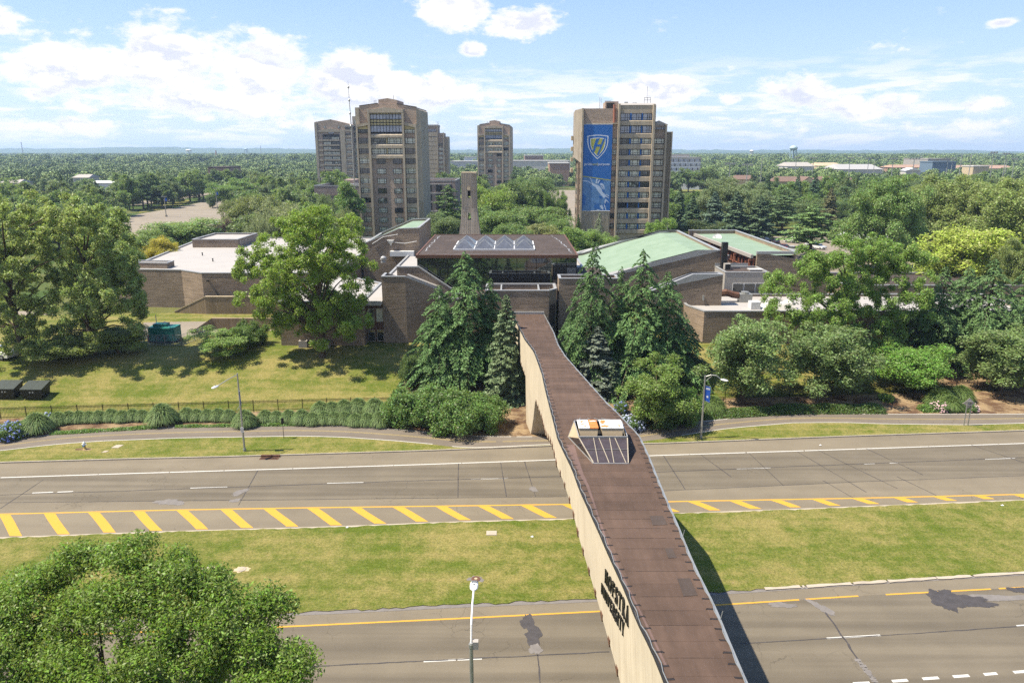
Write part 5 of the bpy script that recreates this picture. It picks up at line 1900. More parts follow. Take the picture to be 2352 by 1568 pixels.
mb.tube([(gx(708), YB + 6, gz(322)), (gx(710), YB + 6, gz(200))], .08, 4).tube([(gx(722), YB + 6, gz(322)), (gx(724), YB + 6, gz(210))], .06, 4)
mb.build('antenna', M_METAL, tC)
box_part('roof_unit', tC, M_METAL, gx(950), gx(985), YB + 6, YB + 7, gz(262), gz(246))
box_part('roof_unit', tC, M_METAL, gx(1030), gx(1070), YB + 6, YB + 7, gz(264), gz(254))
mb = MB()
mb.tube([(gx(760), YB + 5, gz(240)), (gx(815), YB + 5, gz(240))], .06, 4)
for c in (760, 778, 796, 815):
    mb.tube([(gx(c), YB + 5, gz(250)), (gx(c), YB + 5, gz(234))], .05, 4)
mb.build('roof_rail', M_METAL, tC)

# ---- banner hung on it
bn = thing('banner', 'huge blue banner with shield, lettering and pale lion head hanging on the tower', 'banner', (gx(685), YB - .02, gz(890)))
by = YB - 0.05
NB = 10
mb = MB()
bx0t, bx1t, bx0b, bx1b = gx(551), gx(826), gx(540), gx(812)
zt_, zb2_ = gz(478), gz(1310)
bx = lambda f: gx(551) + (gx(826) - gx(551)) * f
bz = lambda f: zt_ + (zb2_ - zt_) * f      # f = 0 top .. 1 bottom
mb.box(bx(0), bx(1), by - .02, by + .02, bz(1), bz(0))
mb.build('cloth', M_BANNER, bn)


def bpoly(name, pts, m, lift, parent=bn):
    """Flat print on the banner; pts in banner fractions (u across, v down)."""
    f = MB()
    f.face(*[(bx(u), by - .02 - lift, bz(v)) for u, v in pts])
    return f.build(name, m, parent)


# banner coordinates read off the photograph: u = (x - 551) / 275 , v = (y - 478) / 832
def shield(l, r, t, b, cx, bow):
    pts = []
    n = 8
    for k in range(n + 1):
        f = k / n
        pts.append((l + (r - l) * f, t - bow * math.sin(math.pi * f)))
    for k in range(1, n + 1):
        f = k / n
        pts.append((r + (cx - r) * (1 - math.cos(f * math.pi / 2)) * 1.0, t + (b - t) * (0.50 * f + 0.50 * f ** 1.0) if False else t + (b - t) * (f ** .62 if f < 1 else 1)))
    for k in range(n - 1, 0, -1):
        f = k / n
        pts.append((l + (cx - l) * (1 - math.cos(f * math.pi / 2)), t + (b - t) * (f ** .62)))
    return pts


bpoly('shield_edge', shield(.135, .865, .130, .396, .5, .012), M_BANNER_W, .010)
bpoly('shield_field', shield(.165, .835, .138, .386, .5, .012), M_BANNER, .014)
bpoly('shield_edge', shield(.235, .770, .160, .364, .5, .010), M_BANNER_W, .018)
bpoly('shield_field', shield(.260, .745, .167, .356, .5, .010), M_BANNER_Y, .022)
def bn_xy(x, y):
    # pixel of the close view (1032 x 1568 of the banner) to banner fractions
    return ((x - 320 + (y - 80) * 0.026) / 470.0, (y - 80) / 1418.0)
for pts in ([(520, 310), (575, 298), (535, 405), (605, 405), (635, 312), (672, 300), (655, 345), (590, 500), (565, 570), (535, 580), (590, 440), (510, 440), (475, 545), (452, 520), (480, 452), (462, 452)],):
    # the sloping letter: two leaning stems and a bar
    pass
for pts in ([(522, 312), (578, 298), (500, 505), (470, 548), (446, 520), (505, 430), (468, 462), (490, 400)], [(628, 318), (672, 300), (592, 500), (562, 572), (530, 572), (590, 440), (575, 455), (600, 400)], [(505, 402), (610, 402), (598, 438), (492, 438)]):
    bpoly('shield_letter', [bn_xy(*p) for p in pts], M_BANNER, .026 + 0.001 * len(pts))


def text_part(txt, parent, m, x0, z, height, y, width=None, name='lettering'):
    cu = bpy.data.curves.new(name, 'FONT')
    cu.body = txt
    cu.size = height
    cu.extrude = 0.008
    tmp = bpy.data.objects.new(name, cu)
    COL.objects.link(tmp)
    dg = bpy.context.evaluated_depsgraph_get()
    me = bpy.data.meshes.new_from_object(tmp.evaluated_get(dg))
    bpy.data.objects.remove(tmp)
    co = np.empty(len(me.vertices) * 3)
    me.vertices.foreach_get('co', co)
    co = co.reshape(-1, 3)
    w = co[:, 0].max()
    k = (width / w) if width else 1.0
    org = ORG[parent]
    new = np.stack([x0 + co[:, 0] * k - org[0], y - co[:, 2] - org[1], z + co[:, 1] - org[2]], 1)
    me.vertices.foreach_set('co', new.ravel())
    me.materials.clear()
    me.materials.append(m)
    me.update()
    put(name, me, parent)


tw = bx(.93) - bx(.045)
text_part('pride', bn, M_BANNER_W, bx(.045), bz(.466), 1.02, by - .04, tw * .315)
text_part('and', bn, M_BANNER_Y, bx(.045) + tw * .327, bz(.466), 1.02, by - .04, tw * .20)
text_part('purpose', bn, M_BANNER_W, bx(.045) + tw * .54, bz(.466), 1.02, by - .04, tw * .46)
bpoly('yellow_stripe', [(0, .588), (1, .636), (1, .646), (0, .598)], M_BANNER_Y, .02)
PXB = lambda L: [bn_xy(*p) for p in L]


def clampb(L):
    return [(min(1, max(0, u)), min(.998, v)) for u, v in L]


lion = [
    ('lion_shade', [(300, 935), (420, 950), (545, 1000), (620, 1130), (690, 1240), (690, 1300), (640, 1400), (600, 1490), (300, 1497)], M_PRINT_M),
    ('lion_shade', [(640, 975), (757, 1000), (740, 1250), (690, 1230), (640, 1120)], M_PRINT_M),
]
for i, (nm, pts, m_) in enumerate(lion):
    bpoly(nm, clampb(PXB(pts)), m_, .010 + .002 * i)
lights = [
    [(440, 1040), (470, 1035), (520, 1060), (575, 1085), (620, 1150), (640, 1195), (690, 1240), (690, 1280), (655, 1290), (610, 1240), (560, 1180), (510, 1100), (455, 1070)],
    [(300, 995), (360, 990), (410, 1010), (445, 1045), (430, 1045), (385, 1012), (300, 1003)],
    [(405, 940), (430, 948), (455, 1000), (462, 1035), (448, 1035), (435, 985)],
    [(510, 1040), (525, 960), (555, 965), (540, 1000), (535, 1040), (522, 1045)],
    [(540, 1035), (570, 980), (590, 985), (560, 1040)],
    [(585, 1040), (620, 1035), (655, 1070), (662, 1150), (648, 1120), (630, 1085), (590, 1065)],
    [(590, 1075), (630, 1100), (650, 1150), (625, 1130)],
    [(690, 1215), (740, 1250), (738, 1258), (690, 1235)], [(692, 1245), (740, 1290), (735, 1295), (690, 1262)], [(685, 1300), (735, 1360), (730, 1365), (680, 1320)],
    [(590, 1410), (620, 1400), (645, 1440), (640, 1490), (615, 1470), (595, 1440)],
    [(650, 1400), (665, 1395), (690, 1480), (700, 1495), (680, 1495)],
    [(535, 1475), (580, 1468), (585, 1496), (530, 1497)],
    [(660, 1330), (688, 1290), (690, 1340), (665, 1390)],
]
for i, pts in enumerate(lights):
    bpoly('lion_highlight', clampb(PXB(pts)), M_PRINT_L, .016 + .0006 * i)
darks = [[(570, 1245), (620, 1255), (625, 1295), (590, 1300), (568, 1275)], [(410, 1110), (450, 1120), (470, 1140), (430, 1140)], [(490, 1400), (560, 1390), (590, 1480), (520, 1470), (480, 1440)], [(655, 1278), (684, 1262), (682, 1280), (664, 1290)], [(470, 1365), (600, 1380), (640, 1365), (600, 1390), (480, 1378)], [(300, 1200), (350, 1260), (330, 1400), (300, 1420)], [(618, 1150), (640, 1160), (648, 1185), (625, 1180)]]
for i, pts in enumerate(darks):
    bpoly('lion_shadow_print', clampb(PXB(pts)), M_BANNER, .028 + .0006 * i)
mb = MB()
mb.tube([(bx(0), by, bz(0) + .05), (bx(1), by, bz(0) + .05)], .05, 5).tube([(bx(0), by, bz(1) - .05), (bx(1), by, bz(1) - .05)], .06, 5)
mb.build('rail', M_WMETAL, bn)

# the banner tower stands a few degrees off the street grid, its banner with it
TURN = Matrix.Rotation(-0.05, 3, 'Z')
for o_t in (tC, bn):
    pv_ = Vector((gx(884), YB, 0))
    o_t.location = pv_ + TURN @ (Vector(o_t.location) - pv_)
    o_t.rotation_euler.z = -0.05

# ---- the two towers that show only in part behind the nearest one
def back_left():
    Y = 470.0
    T = thing('residence_tower', 'far residence tower half hidden behind the left one, with long ribbon windows', 'tower', (0, 0, 0))
    k = 1690 / (Y * CP + 10 * SP) * 1.7415 * (2178 / 500.0)
    xm = X_at((1250 + 350 / 4.356) / 1.7415, Y, 25)
    hx = lambda c: xm + (c - 350) / k
    hz = lambda c: PY(800, (400 + c / 4.356) / 1.7415, Y).z
    gable_part('wall', T, B, [(hx(75), hz(385)), (hx(350), hz(338)), (hx(690), hz(425))], Y + .5, Y + 20, 2)
    box_part('fin', T, C, hx(72), hx(112), Y - .2, Y + .49, 2, hz(392))
    box_part('fin', T, C, hx(505), hx(590), Y - .2, Y + .49, 2, hz(520))
    gable_part('gable_frame', T, C, [(hx(112), hz(535)), (hx(350), hz(495)), (hx(505), hz(530))], Y - .1, Y + .48, hz(560))
    box_part('recess', T, M_DMETAL, hx(200), hx(490), Y + .3, Y + .49, 2, hz(600))
    for a in (230, 472):
        window(T, hx(a), hx(a + 28), hz(495), hz(450), Y + .3, (), 0)
    window(T, hx(302), hx(398), hz(590), hz(525), Y + .1, (.33, .66), pane='b')
    for i in range(10):
        z0, z1 = hz(690 + i * 86), hz(645 + i * 86)
        for (a, b) in ((208, 342), (352, 484)):
            window(T, hx(a), hx(b), z0, z1, Y + .1, (.2, .4, .6, .8))
        box_part('spandrel', T, C, hx(204), hx(488), Y - .3, Y + .3, z0 - 5.2 * .0 - (hz(0) - hz(26)), z0 - .05)
        box_part('ledge', T, M_CONC_CREAM if False else C, hx(118), hx(196), Y - .1, Y + .48, hz(720 + i * 86), hz(628 + i * 86 + 60))
    box_part('wing', T, B, hx(590), hx(720), Y + .2, Y + 15, 2, hz(470))
    box_part('wing_roof', T, M_WHITE_ROOF, hx(585), hx(724), Y - .2, Y + 15, hz(470) + .01, hz(440))
    for i in range(11):
        window(T, hx(596), hx(712), hz(510 + i * 103), hz(480 + i * 103), Y + .0, (.2, .8))
        box_part('spandrel', T, C, hx(592), hx(718), Y - .1, Y + .18, hz(545 + i * 103), hz(520 + i * 103))
    box_part('wing', T, C, hx(705), hx(830), Y + 4, Y + 18, 2, hz(280))
    for i in range(12):
        window(T, hx(726), hx(800), hz(420 + i * 108), hz(350 + i * 108), Y + 3.8, (.25, .75))
    return T


back_left()
Y = 250.0
ant = thing('radio_mast', 'tall thin radio mast standing left of the nearest tower', 'mast', (X_at(811, 262, 20), 262, 3))
x = X_at(811, 262, 30)
zt2 = PY(808, 186, 262).z
m = MB()
m.tube([(x, 262, 3), (x - .2, 262, zt2 - 14), (x - .5, 262, zt2)], [.22, .2, .06], 6)
m.build('pole', M_METAL, ant)
for k in range(4):
    z = zt2 - 2 - k * 4.2
    MB().lathe((x - .45 + k * .05, 262, z), [(.08, -.5), (.34, -.2), (.34, .2), (.08, .5)], 8).build('emitter', M_METAL, ant)


def behind_right():
    Y = 500.0
    T = thing('residence_tower', 'far residence tower peeping out to the right behind the nearest one', 'tower', (0, 0, 0))
    hx = lambda c: X_at((1200 + c / 2.24) / 1.7415, Y, 25)
    hz = lambda c: PY(1000, (250 + c / 2.24) / 1.7415, Y).z
    box_part('wall', T, B, hx(1040), hx(1238), Y + .5, Y + 16, 2, hz(572))
    box_part('roof', T, M_WHITE_ROOF, hx(1040), hx(1242), Y, Y + 16, hz(572) + .01, hz(558))
    box_part('wall', T, B, hx(1238), hx(1292), Y + 1, Y + 16, 2, hz(632))
    box_part('wall', T, C, hx(1292), hx(1328), Y + 3, Y + 16, 2, hz(664))
    for c in (1232, 1286):
        box_part('fin', T, C, hx(c), hx(c + 8), Y - .4, Y + .99, 2, hz(560 if c < 1260 else 628))
    for i in range(13):
        z0, z1 = hz(622 + i * 40 + (6 if i else 0)), hz(598 + i * 40 + (6 if i else 0))
        for (a, b) in ((1050, 1104), (1110, 1166), (1172, 1226)):
            window(T, hx(a), hx(b), z0, z1, Y + .3, (.25, .5, .75), pane='b' if i < 2 else None)
        box_part('spandrel', T, C, hx(1044), hx(1231), Y - .1, Y + .49, z0 - 2.9, z0 - .3)
        if i > 2:
            window(T, hx(1243), hx(1284), z0, z1, Y + .8, (.3, .7))
    m = MB()
    for c in (1232, 1238, 1244):
        m.tube([(hx(c), Y + 3, hz(600)), (hx(c), Y + 3, hz(532))], .08, 4)
    for z in (532, 548, 564):
        m.tube([(hx(1230), Y + 3, hz(z)), (hx(1246), Y + 3, hz(z))], .08, 4)
    m.build('roof_ladder', M_METAL, T)
    return T


behind_right()

# ---- bell tower of ribbed concrete
bt = thing('bell_tower', 'slim ribbed concrete bell tower with two openings, flaring towards its foot', 'bell tower', (X_at(1078, 168, 12), 168, 3))
Yb = 168.0
hz = lambda c: PY(1078, (250 + c / 2.24) / 1.7415, Yb).z
def hx2(c):
    return X_at((1200 + c / 2.24) / 1.7415, Yb, 20)
xcb = hx2(1515)
def slab(za, zb, wa, wb, hole=None, name='shaft_panel'):
    """One lift of the tower between za (top) and zb, half widths wa, wb; hole = (half width top, half width bottom, z top, z bottom)."""
    mb = MB()
    y0, y1 = Yb, Yb + 3.2
    def ring4(z, w):
        return [(xcb - w, y0, z), (xcb + w, y0, z), (xcb + w, y1, z), (xcb - w, y1, z)]
    if not hole:
        mb.hexa(ring4(zb, wb), ring4(za, wa))
    else:
        ht, hb, z1, z0 = hole
        f = lambda z: wb + (wa - wb) * (z - zb) / (za - zb)
        mb.hexa(ring4(zb, wb), ring4(z0, f(z0)))
        mb.hexa(ring4(z1, f(z1)), ring4(za, wa))
        for s in (-1, 1):
            a = [(xcb + s * f(z0), y0, z0), (xcb + s * hb, y0, z0), (xcb + s * hb, y1, z0), (xcb + s * f(z0), y1, z0)]
            b = [(xcb + s * f(z1), y0, z1), (xcb + s * ht, y0, z1), (xcb + s * ht, y1, z1), (xcb + s * f(z1), y1, z1)]
            mb.hexa(a, b)
    mb.build(name, M_CONC_RIB, bt)
kk = 1 / (1690 / (Yb * CP + 10 * SP) * 1.7415 * 2.24)
slab(hz(992), hz(1145), 66 * kk, 66 * kk)
slab(hz(1146), hz(1303), 66 * kk, 68 * kk, (13 * kk, 13 * kk, hz(1150), hz(1218)))
slab(hz(1304), hz(1459), 68 * kk, 84 * kk, (10 * kk, 17 * kk, hz(1348), hz(1412)))
slab(hz(1460), 2.9, 84 * kk, 150 * kk)
MB().box(xcb - 14 * kk, xcb + 14 * kk, Yb - .25, Yb - .01, hz(1144), hz(1118)).build('bracket', M_CONC_CREAM, bt)
mb = MB()
mb.lathe((xcb, Yb + 1.6, hz(1200)), [(.62, 0), (.5, .35), (.40, 1.0), (.2, 1.35), (.05, 1.5)], 12)
mb.build('bell', M_DMETAL, bt)
MB().box(xcb - 67 * kk, xcb + 67 * kk, Yb - .05, Yb + 3.25, hz(992) + .003, hz(984)).build('cap', M_CONC_CREAM, bt)
for k in range(9):
    c = -60 + k * 15
    MB().box(xcb + c * kk - .035, xcb + c * kk + .035, Yb - .07, Yb - .002, hz(1116 if abs(c) < 20 else 1302), hz(994)).build('rib', M_CONC_RIB, bt)

# ---- low buildings of pinkish brick left and right behind the nearest tower
for (name, lab, pts, Y, zt_px, depth) in (('library_building', 'pinkish brick building with flat white roof left of the nearest tower', (722, 830), 300, 428, 45),
                                          ('library_building', 'four storey brick building with paired tall windows behind the nearest tower', (940, 1046), 330, 416, 30)):
    x0, x1 = X_at(pts[0], Y, 15), X_at(pts[1], Y, 15)
    z1 = PY(pts[0], zt_px, Y).z
    L = thing(name, lab, 'building', ((x0 + x1) / 2, Y, 3))
    walls('wall', [(x0, Y), (x1, Y), (x1, Y + depth), (x0, Y + depth)], 2.9, z1, M_BRICK_P, L, roof=M_WHITE_ROOF, par=.8, cz=.35)
    if pts[0] < 800:
        for k in range(3):
            MB().box(x0 - .02, x1, Y - .08, Y - .005, z1 - 3.6 - k * 4, z1 - 3.3 - k * 4).build('string_course', M_CONC_WALL, L)
        for k in range(3):
            MB().box(X_at(790, Y, 10), X_at(799, Y, 10), Y - .12, Y - .085, z1 - 7.2 - 4 * k, z1 - 3.7 - 4 * k).build('window', M_GLASS, L)
        MB().box(x0 + 11, x1 + 3, Y + 12, Y + 13, z1 - .8, z1 + .6).build('roof_wall', M_PALE, L)
        MB().box(x0 + 5, x0 + 11, Y + 25, Y + 40, z1 - .8, z1 + 1.6).build('roof_block', M_BRICK_P, L)
        for k in range(5):
            MB().box(x0 + 12.5 + k * 1.4, x0 + 13.4 + k * 1.4, Y + 6, Y + 7.5, z1 - .8, z1 + .4 + .3 * (k % 3)).build('roof_unit', M_METAL, L)
    else:
        for k in range(5):
            z = z1 - 1.2 - k * 3.9
            MB().box(x0, x1 - 2, Y - .15, Y - .005, z - .25, z).build('string_course', M_PALE, L)
            for c in (978, 1002, 1025):
                xx = X_at(c, Y, 10)
                f = MB().box(xx, xx + 2.7, Y - .1, Y - .006, z - 3.3, z - .4).build('window', M_DMETAL, L)
                MB().box(xx + .5, xx + 1.9, Y - .16, Y - .104, z - 3.2, z - .5).build('pane', M_GLASS, f)

# ------------------------------------------------------------------ trees and plants
def quads_mesh(name, V, m):
    """V: (n, 4, 3) array of quads -> mesh."""
    n = V.shape[0]
    me = bpy.data.meshes.new(name)
    me.vertices.add(n * 4)
    me.vertices.foreach_set('co', V.astype(np.float32).ravel())
    me.loops.add(n * 4)
    me.loops.foreach_set('vertex_index', np.arange(n * 4, dtype=np.int32))
    me.polygons.add(n)
    me.polygons.foreach_set('loop_start', np.arange(0, n * 4, 4, dtype=np.int32))
    me.polygons.foreach_set('loop_total', np.full(n, 4, np.int32))
    me.materials.append(m)
    me.update()
    return me


def unit(a):
    return a / np.maximum(1e-9, np.linalg.norm(a, axis=-1, keepdims=True))


def leaf_quads(C, N, L, wid, rng, axis=None):
    """Diamond leaves of length L (array) at C with normals N."""
    n = len(C)
    r = unit(rng.normal(size=(n, 3))) if axis is None else axis
    a = unit(r - (r * N).sum(1, keepdims=True) * N)
    b = np.cross(N, a)
    L = np.broadcast_to(np.asarray(L, float).reshape(-1, 1), (n, 1))
    A, Bv = a * L * 0.5, b * L * 0.5 * wid
    return np.stack([C - A, C + Bv - A * 0.1, C + A, C - Bv - A * 0.1], 1)


def lobes(rng, k=5, amp=.13):
    d = unit(rng.normal(size=(k, 3)))
    ph, am = rng.uniform(0, 6.28, k), rng.uniform(.5, 1, k)
    fr = rng.uniform(2.0, 5.0, k)
    return lambda D: 1 + amp * sum(am[i] * np.sin(fr[i] * (D @ d[i]) * 2 + ph[i]) for i in range(k))


def broad_tree(seed, H, R, base, npuff=70, nleaf=11000, leaf=0.42, flat=0.72, puff=(0.17, 0.30), shape='round', trunk=True, wid=0.62, up=0.55, open_=0.62, lean=0.0, amp=.13, nl=20, given=None):
    """Trunk with limbs and a crown of leaf-sized faces gathered in clumps. Returns (trunk mesh, crown mesh)."""
    rng = np.random.default_rng(seed)
    hz_ = (H - base) / 2
    ctr = np.array([0, 0, base + hz_])
    if given is not None:                       # limbs at given places: (x, y, z, radius)
        LC, LR = given[:, :3], given[:, 3]
    else:                                       # main limbs spread over the crown, each carrying a cluster of clumps
        D = unit(rng.normal(size=(nl * 4, 3)))
        D = D[D[:, 2] > -0.8][:nl]
        k_ = (np.arange(len(D)) + .5) / len(D)
        D[:, 2] = np.sort(D[:, 2]) * .4 + (-.75 + 1.72 * k_) * .6
        D = unit(D)
        a_ = np.arange(len(D)) * 2.4 + rng.uniform(-.4, .4, len(D))
        h_ = np.sqrt(np.maximum(0.02, 1 - D[:, 2] ** 2))
        D[:, 0], D[:, 1] = h_ * np.cos(a_), h_ * np.sin(a_)
        LC = D * (rng.uniform(.50, .72, (len(D), 1)) * (1 + amp * rng.normal(size=(len(D), 1)))) * np.array([R, R, hz_]) + ctr
        LC = np.concatenate([LC, ctr[None] + np.array([[0, 0, .25 * hz_], [0, 0, -.2 * hz_]])])
        LR = R * rng.uniform(.34, .54, len(LC))
    li = rng.choice(len(LC), npuff, p=LR ** 2 / (LR ** 2).sum())
    d0 = unit(rng.normal(size=(npuff, 3)))
    d0[:, 2] = d0[:, 2] * .8 + .15
    P = LC[li] + d0 * (LR[li] * rng.uniform(.2, 1.0, npuff) ** .8)[:, None] * np.array([1, 1, min(1, hz_ / R * .95)])
    P[:, 2] = np.maximum(P[:, 2], base + .02 * H)
    if given is not None:
        shape = 'round'
    t = np.clip((P[:, 2] - base) / (H - base), 0, 1)
    if shape == 'cone':
        P[:, :2] *= (1.35 - 1.05 * t)[:, None]
    elif shape == 'vase':
        P[:, :2] *= (0.62 + 0.55 * t)[:, None]
    elif shape == 'egg':
        P[:, :2] *= (1.18 - 0.42 * t)[:, None]
    P[:, 0] += lean * t
    pr = R * rng.uniform(puff[0], puff[1], npuff) * .86
    w = pr ** 2
    cnt = np.maximum(4, (nleaf * w / w.sum())).astype(int)
    idx = np.repeat(np.arange(npuff), cnt)
    n = len(idx)
    d = unit(rng.normal(size=(n, 3)))
    out_ = unit(P - LC[li] * .75 - np.array([0, 0, base + hz_ * 0.7]) * .25)[idx]
    d = unit(d + 0.45 * out_ + np.array([0, 0, 0.25]))
    rr = pr[idx] * (0.25 + 1.15 * rng.random(n) ** 0.9)
    C = P[idx] + d * rr[:, None] * np.array([1, 1, flat])
    N = unit(0.40 * d + up * np.array([0, 0, 1.0]) + 0.85 * unit(rng.normal(size=(n, 3))))
    crown = quads_mesh('crown', leaf_quads(C, N, leaf * rng.uniform(0.6, 1.35, n), wid, rng), M_LEAF)
    if not trunk:
        return None, crown
    mb = MB()
    r0 = max(0.10, 0.020 * H)
    th = base + (H - base) * 0.62
    tp = [Vector((0.06 * R * math.sin(3 * f + seed) * f + lean * f * .6, 0.06 * R * math.cos(2 * f + seed) * f, -0.3 + (th + 0.3) * f)) for f in (0, .04, .25, .5, .75, 1)]
    mb.tube(tp, [r0 * 1.6, r0 * 1.15, r0, r0 * .8, r0 * .5, r0 * .2], 8)
    order = rng.permutation(npuff)[:min(npuff, 34)]
    for k in order:
        e = Vector(P[k])
        f = min(0.97, max(0.24, (e.z - R * 0.55) / max(th, 1e-3) * 0.85))
        s = Vector((0.06 * R * math.sin(3 * f + seed) * f + lean * f * .6, 0.06 * R * math.cos(2 * f + seed) * f, th * f))
        midp = s.lerp(e, 0.5) + Vector((0, 0, 0.10 * (e - s).length))
        mb.tube([s, midp, e], [r0 * .36, r0 * .22, r0 * .06], 5, caps=False)
    tm = mb.mesh('trunk', M_BARK)
    tm.polygons.foreach_set('use_smooth', [True] * len(tm.polygons))
    return tm, crown


def conifer(seed, H, R, n_br=120, per=150, droop=0.30, spray=0.42, leaf=(0.34, 0.055), low=0.06, rise=0.10, power=0.85, hang=0.55, jitter=0.25):
    """Tiers of boughs on a straight trunk; every bough carries side sprays of narrow needle tufts."""
    rng = np.random.default_rng(seed)
    Cs, As, Ns, Ls = [], [], [], []
    mb = MB()
    r0 = 0.017 * H + 0.04
    mb.tube([(0, 0, -0.3), (0, 0, H * .5), (0.02 * H, 0, H * .99)], [r0 * 1.25, r0 * .7, 0.02], 7)
    for k in range(n_br):
        f = low + (1 - low) * ((k + rng.random() * .8) / n_br) ** 0.92
        z = H * f
        Lb = R * (1 - f) ** power * rng.uniform(1 - jitter * 1.6, 1 + jitter) + 0.02 * H * (1 - f) + 0.12
        az = k * 2.39996 + rng.uniform(-.5, .5)
        dr = np.array([math.cos(az), math.sin(az), 0])
        sd = np.array([-math.sin(az), math.cos(az), 0])
        m_ = max(14, int(per * (Lb / R) ** 1.25))
        s = rng.random(m_) ** 0.7 * 0.92 + 0.08
        def path(s_):
            zz = rise * Lb * np.sin(math.pi * np.minimum(1, s_ * 1.1)) - droop * Lb * s_ ** 2.2 + (0.55 * (f - .55) * Lb * s_ if f > .55 else 0)
            return dr[None] * (Lb * s_)[:, None] + np.array([0, 0, 1.0])[None] * (z + zz)[:, None]
        side = rng.choice([-1, 1], m_)
        sp = spray * Lb * (1.05 - 0.75 * s) * rng.random(m_) ** 0.75
        base_p = path(s)
        fwd = 0.55 * sp
        C = base_p + sd[None] * (side * sp)[:, None] + dr[None] * fwd[:, None]
        C[:, 2] -= hang * sp ** 1.5 * 0.35 + rng.random(m_) * 0.10 * Lb * .25
        C[:, 2] += rng.normal(0, .03 * leaf[0] * 3, m_)
        A = unit(dr[None] * 0.75 + sd[None] * (side * (0.25 + sp / (spray * Lb + 1e-6)))[:, None] + np.array([0, 0, -1.0])[None] * (hang * rng.uniform(.1, 1.1, m_))[:, None] + rng.normal(0, .25, (m_, 3)))
        N = unit(np.array([0, 0, 1.0])[None] + 0.55 * rng.normal(size=(m_, 3)) + 0.25 * dr[None])
        Cs.append(C); As.append(A); Ns.append(N)
        Ls.append(leaf[0] * rng.uniform(.6, 1.35, m_) * (0.75 + 0.35 * (1 - f)))
        if k % 2 == 0:
            q = path(np.array([0.0, .5, 1.0]))
            mb.tube([tuple(q[0]), tuple(q[1]), tuple(q[2])], [.010 * H * (1 - f) + .015, .006 * H * (1 - f) + .01, .006], 4, caps=False)
    C, A, N, L = map(np.concatenate, (Cs, As, Ns, Ls))
    crown = quads_mesh('crown', leaf_quads(C, N, L, leaf[1] / leaf[0] * 2, rng, axis=A), M_NEEDLE)
    tm = mb.mesh('trunk', M_BARK)
    return tm, crown


def tuft(seed, R, H, n=2800):
    """A fountain-shaped clump of ornamental grass: arching tapered blades."""
    rng = np.random.default_rng(seed)
    az = rng.uniform(0, 6.283, n)
    sp = rng.random(n) ** 0.5
    dirn = np.stack([np.cos(az), np.sin(az), 0 * az], 1)
    side = np.stack([-np.sin(az), np.cos(az), 0 * az], 1)
    up = np.array([0, 0, 1.0])
    k = rng.uniform(.86, 1.12, n)
    r0, r1, r2 = .12 * R * rng.random(n), R * sp * .55, R * sp * k
    z1, z2 = H * 1.12 * k * (1.05 - .35 * sp), H * k * (.98 - .88 * sp ** 2.2)
    def p(s):
        a, b, c = (1 - s) ** 2, 2 * s * (1 - s), s * s
        return dirn * (a * r0 + b * r1 + c * r2)[:, None] + up * (b * z1 + c * z2)[:, None]
    w = 0.017 * R
    Q = []
    for a, b, wa, wb in ((0, .4, w, w), (.4, .72, w, w * .8), (.72, 1.0, w * .8, w * .2)):
        A, B_ = p(a), p(b)
        Q.append(np.stack([A - side * wa, A + side * wa, B_ + side * wb, B_ - side * wb], 1))
    return quads_mesh('blades', np.concatenate(Q), M_BLADE)


PROTO = {}


def proto(key, fn):
    if key not in PROTO:
        PROTO[key] = fn()
    return PROTO[key]


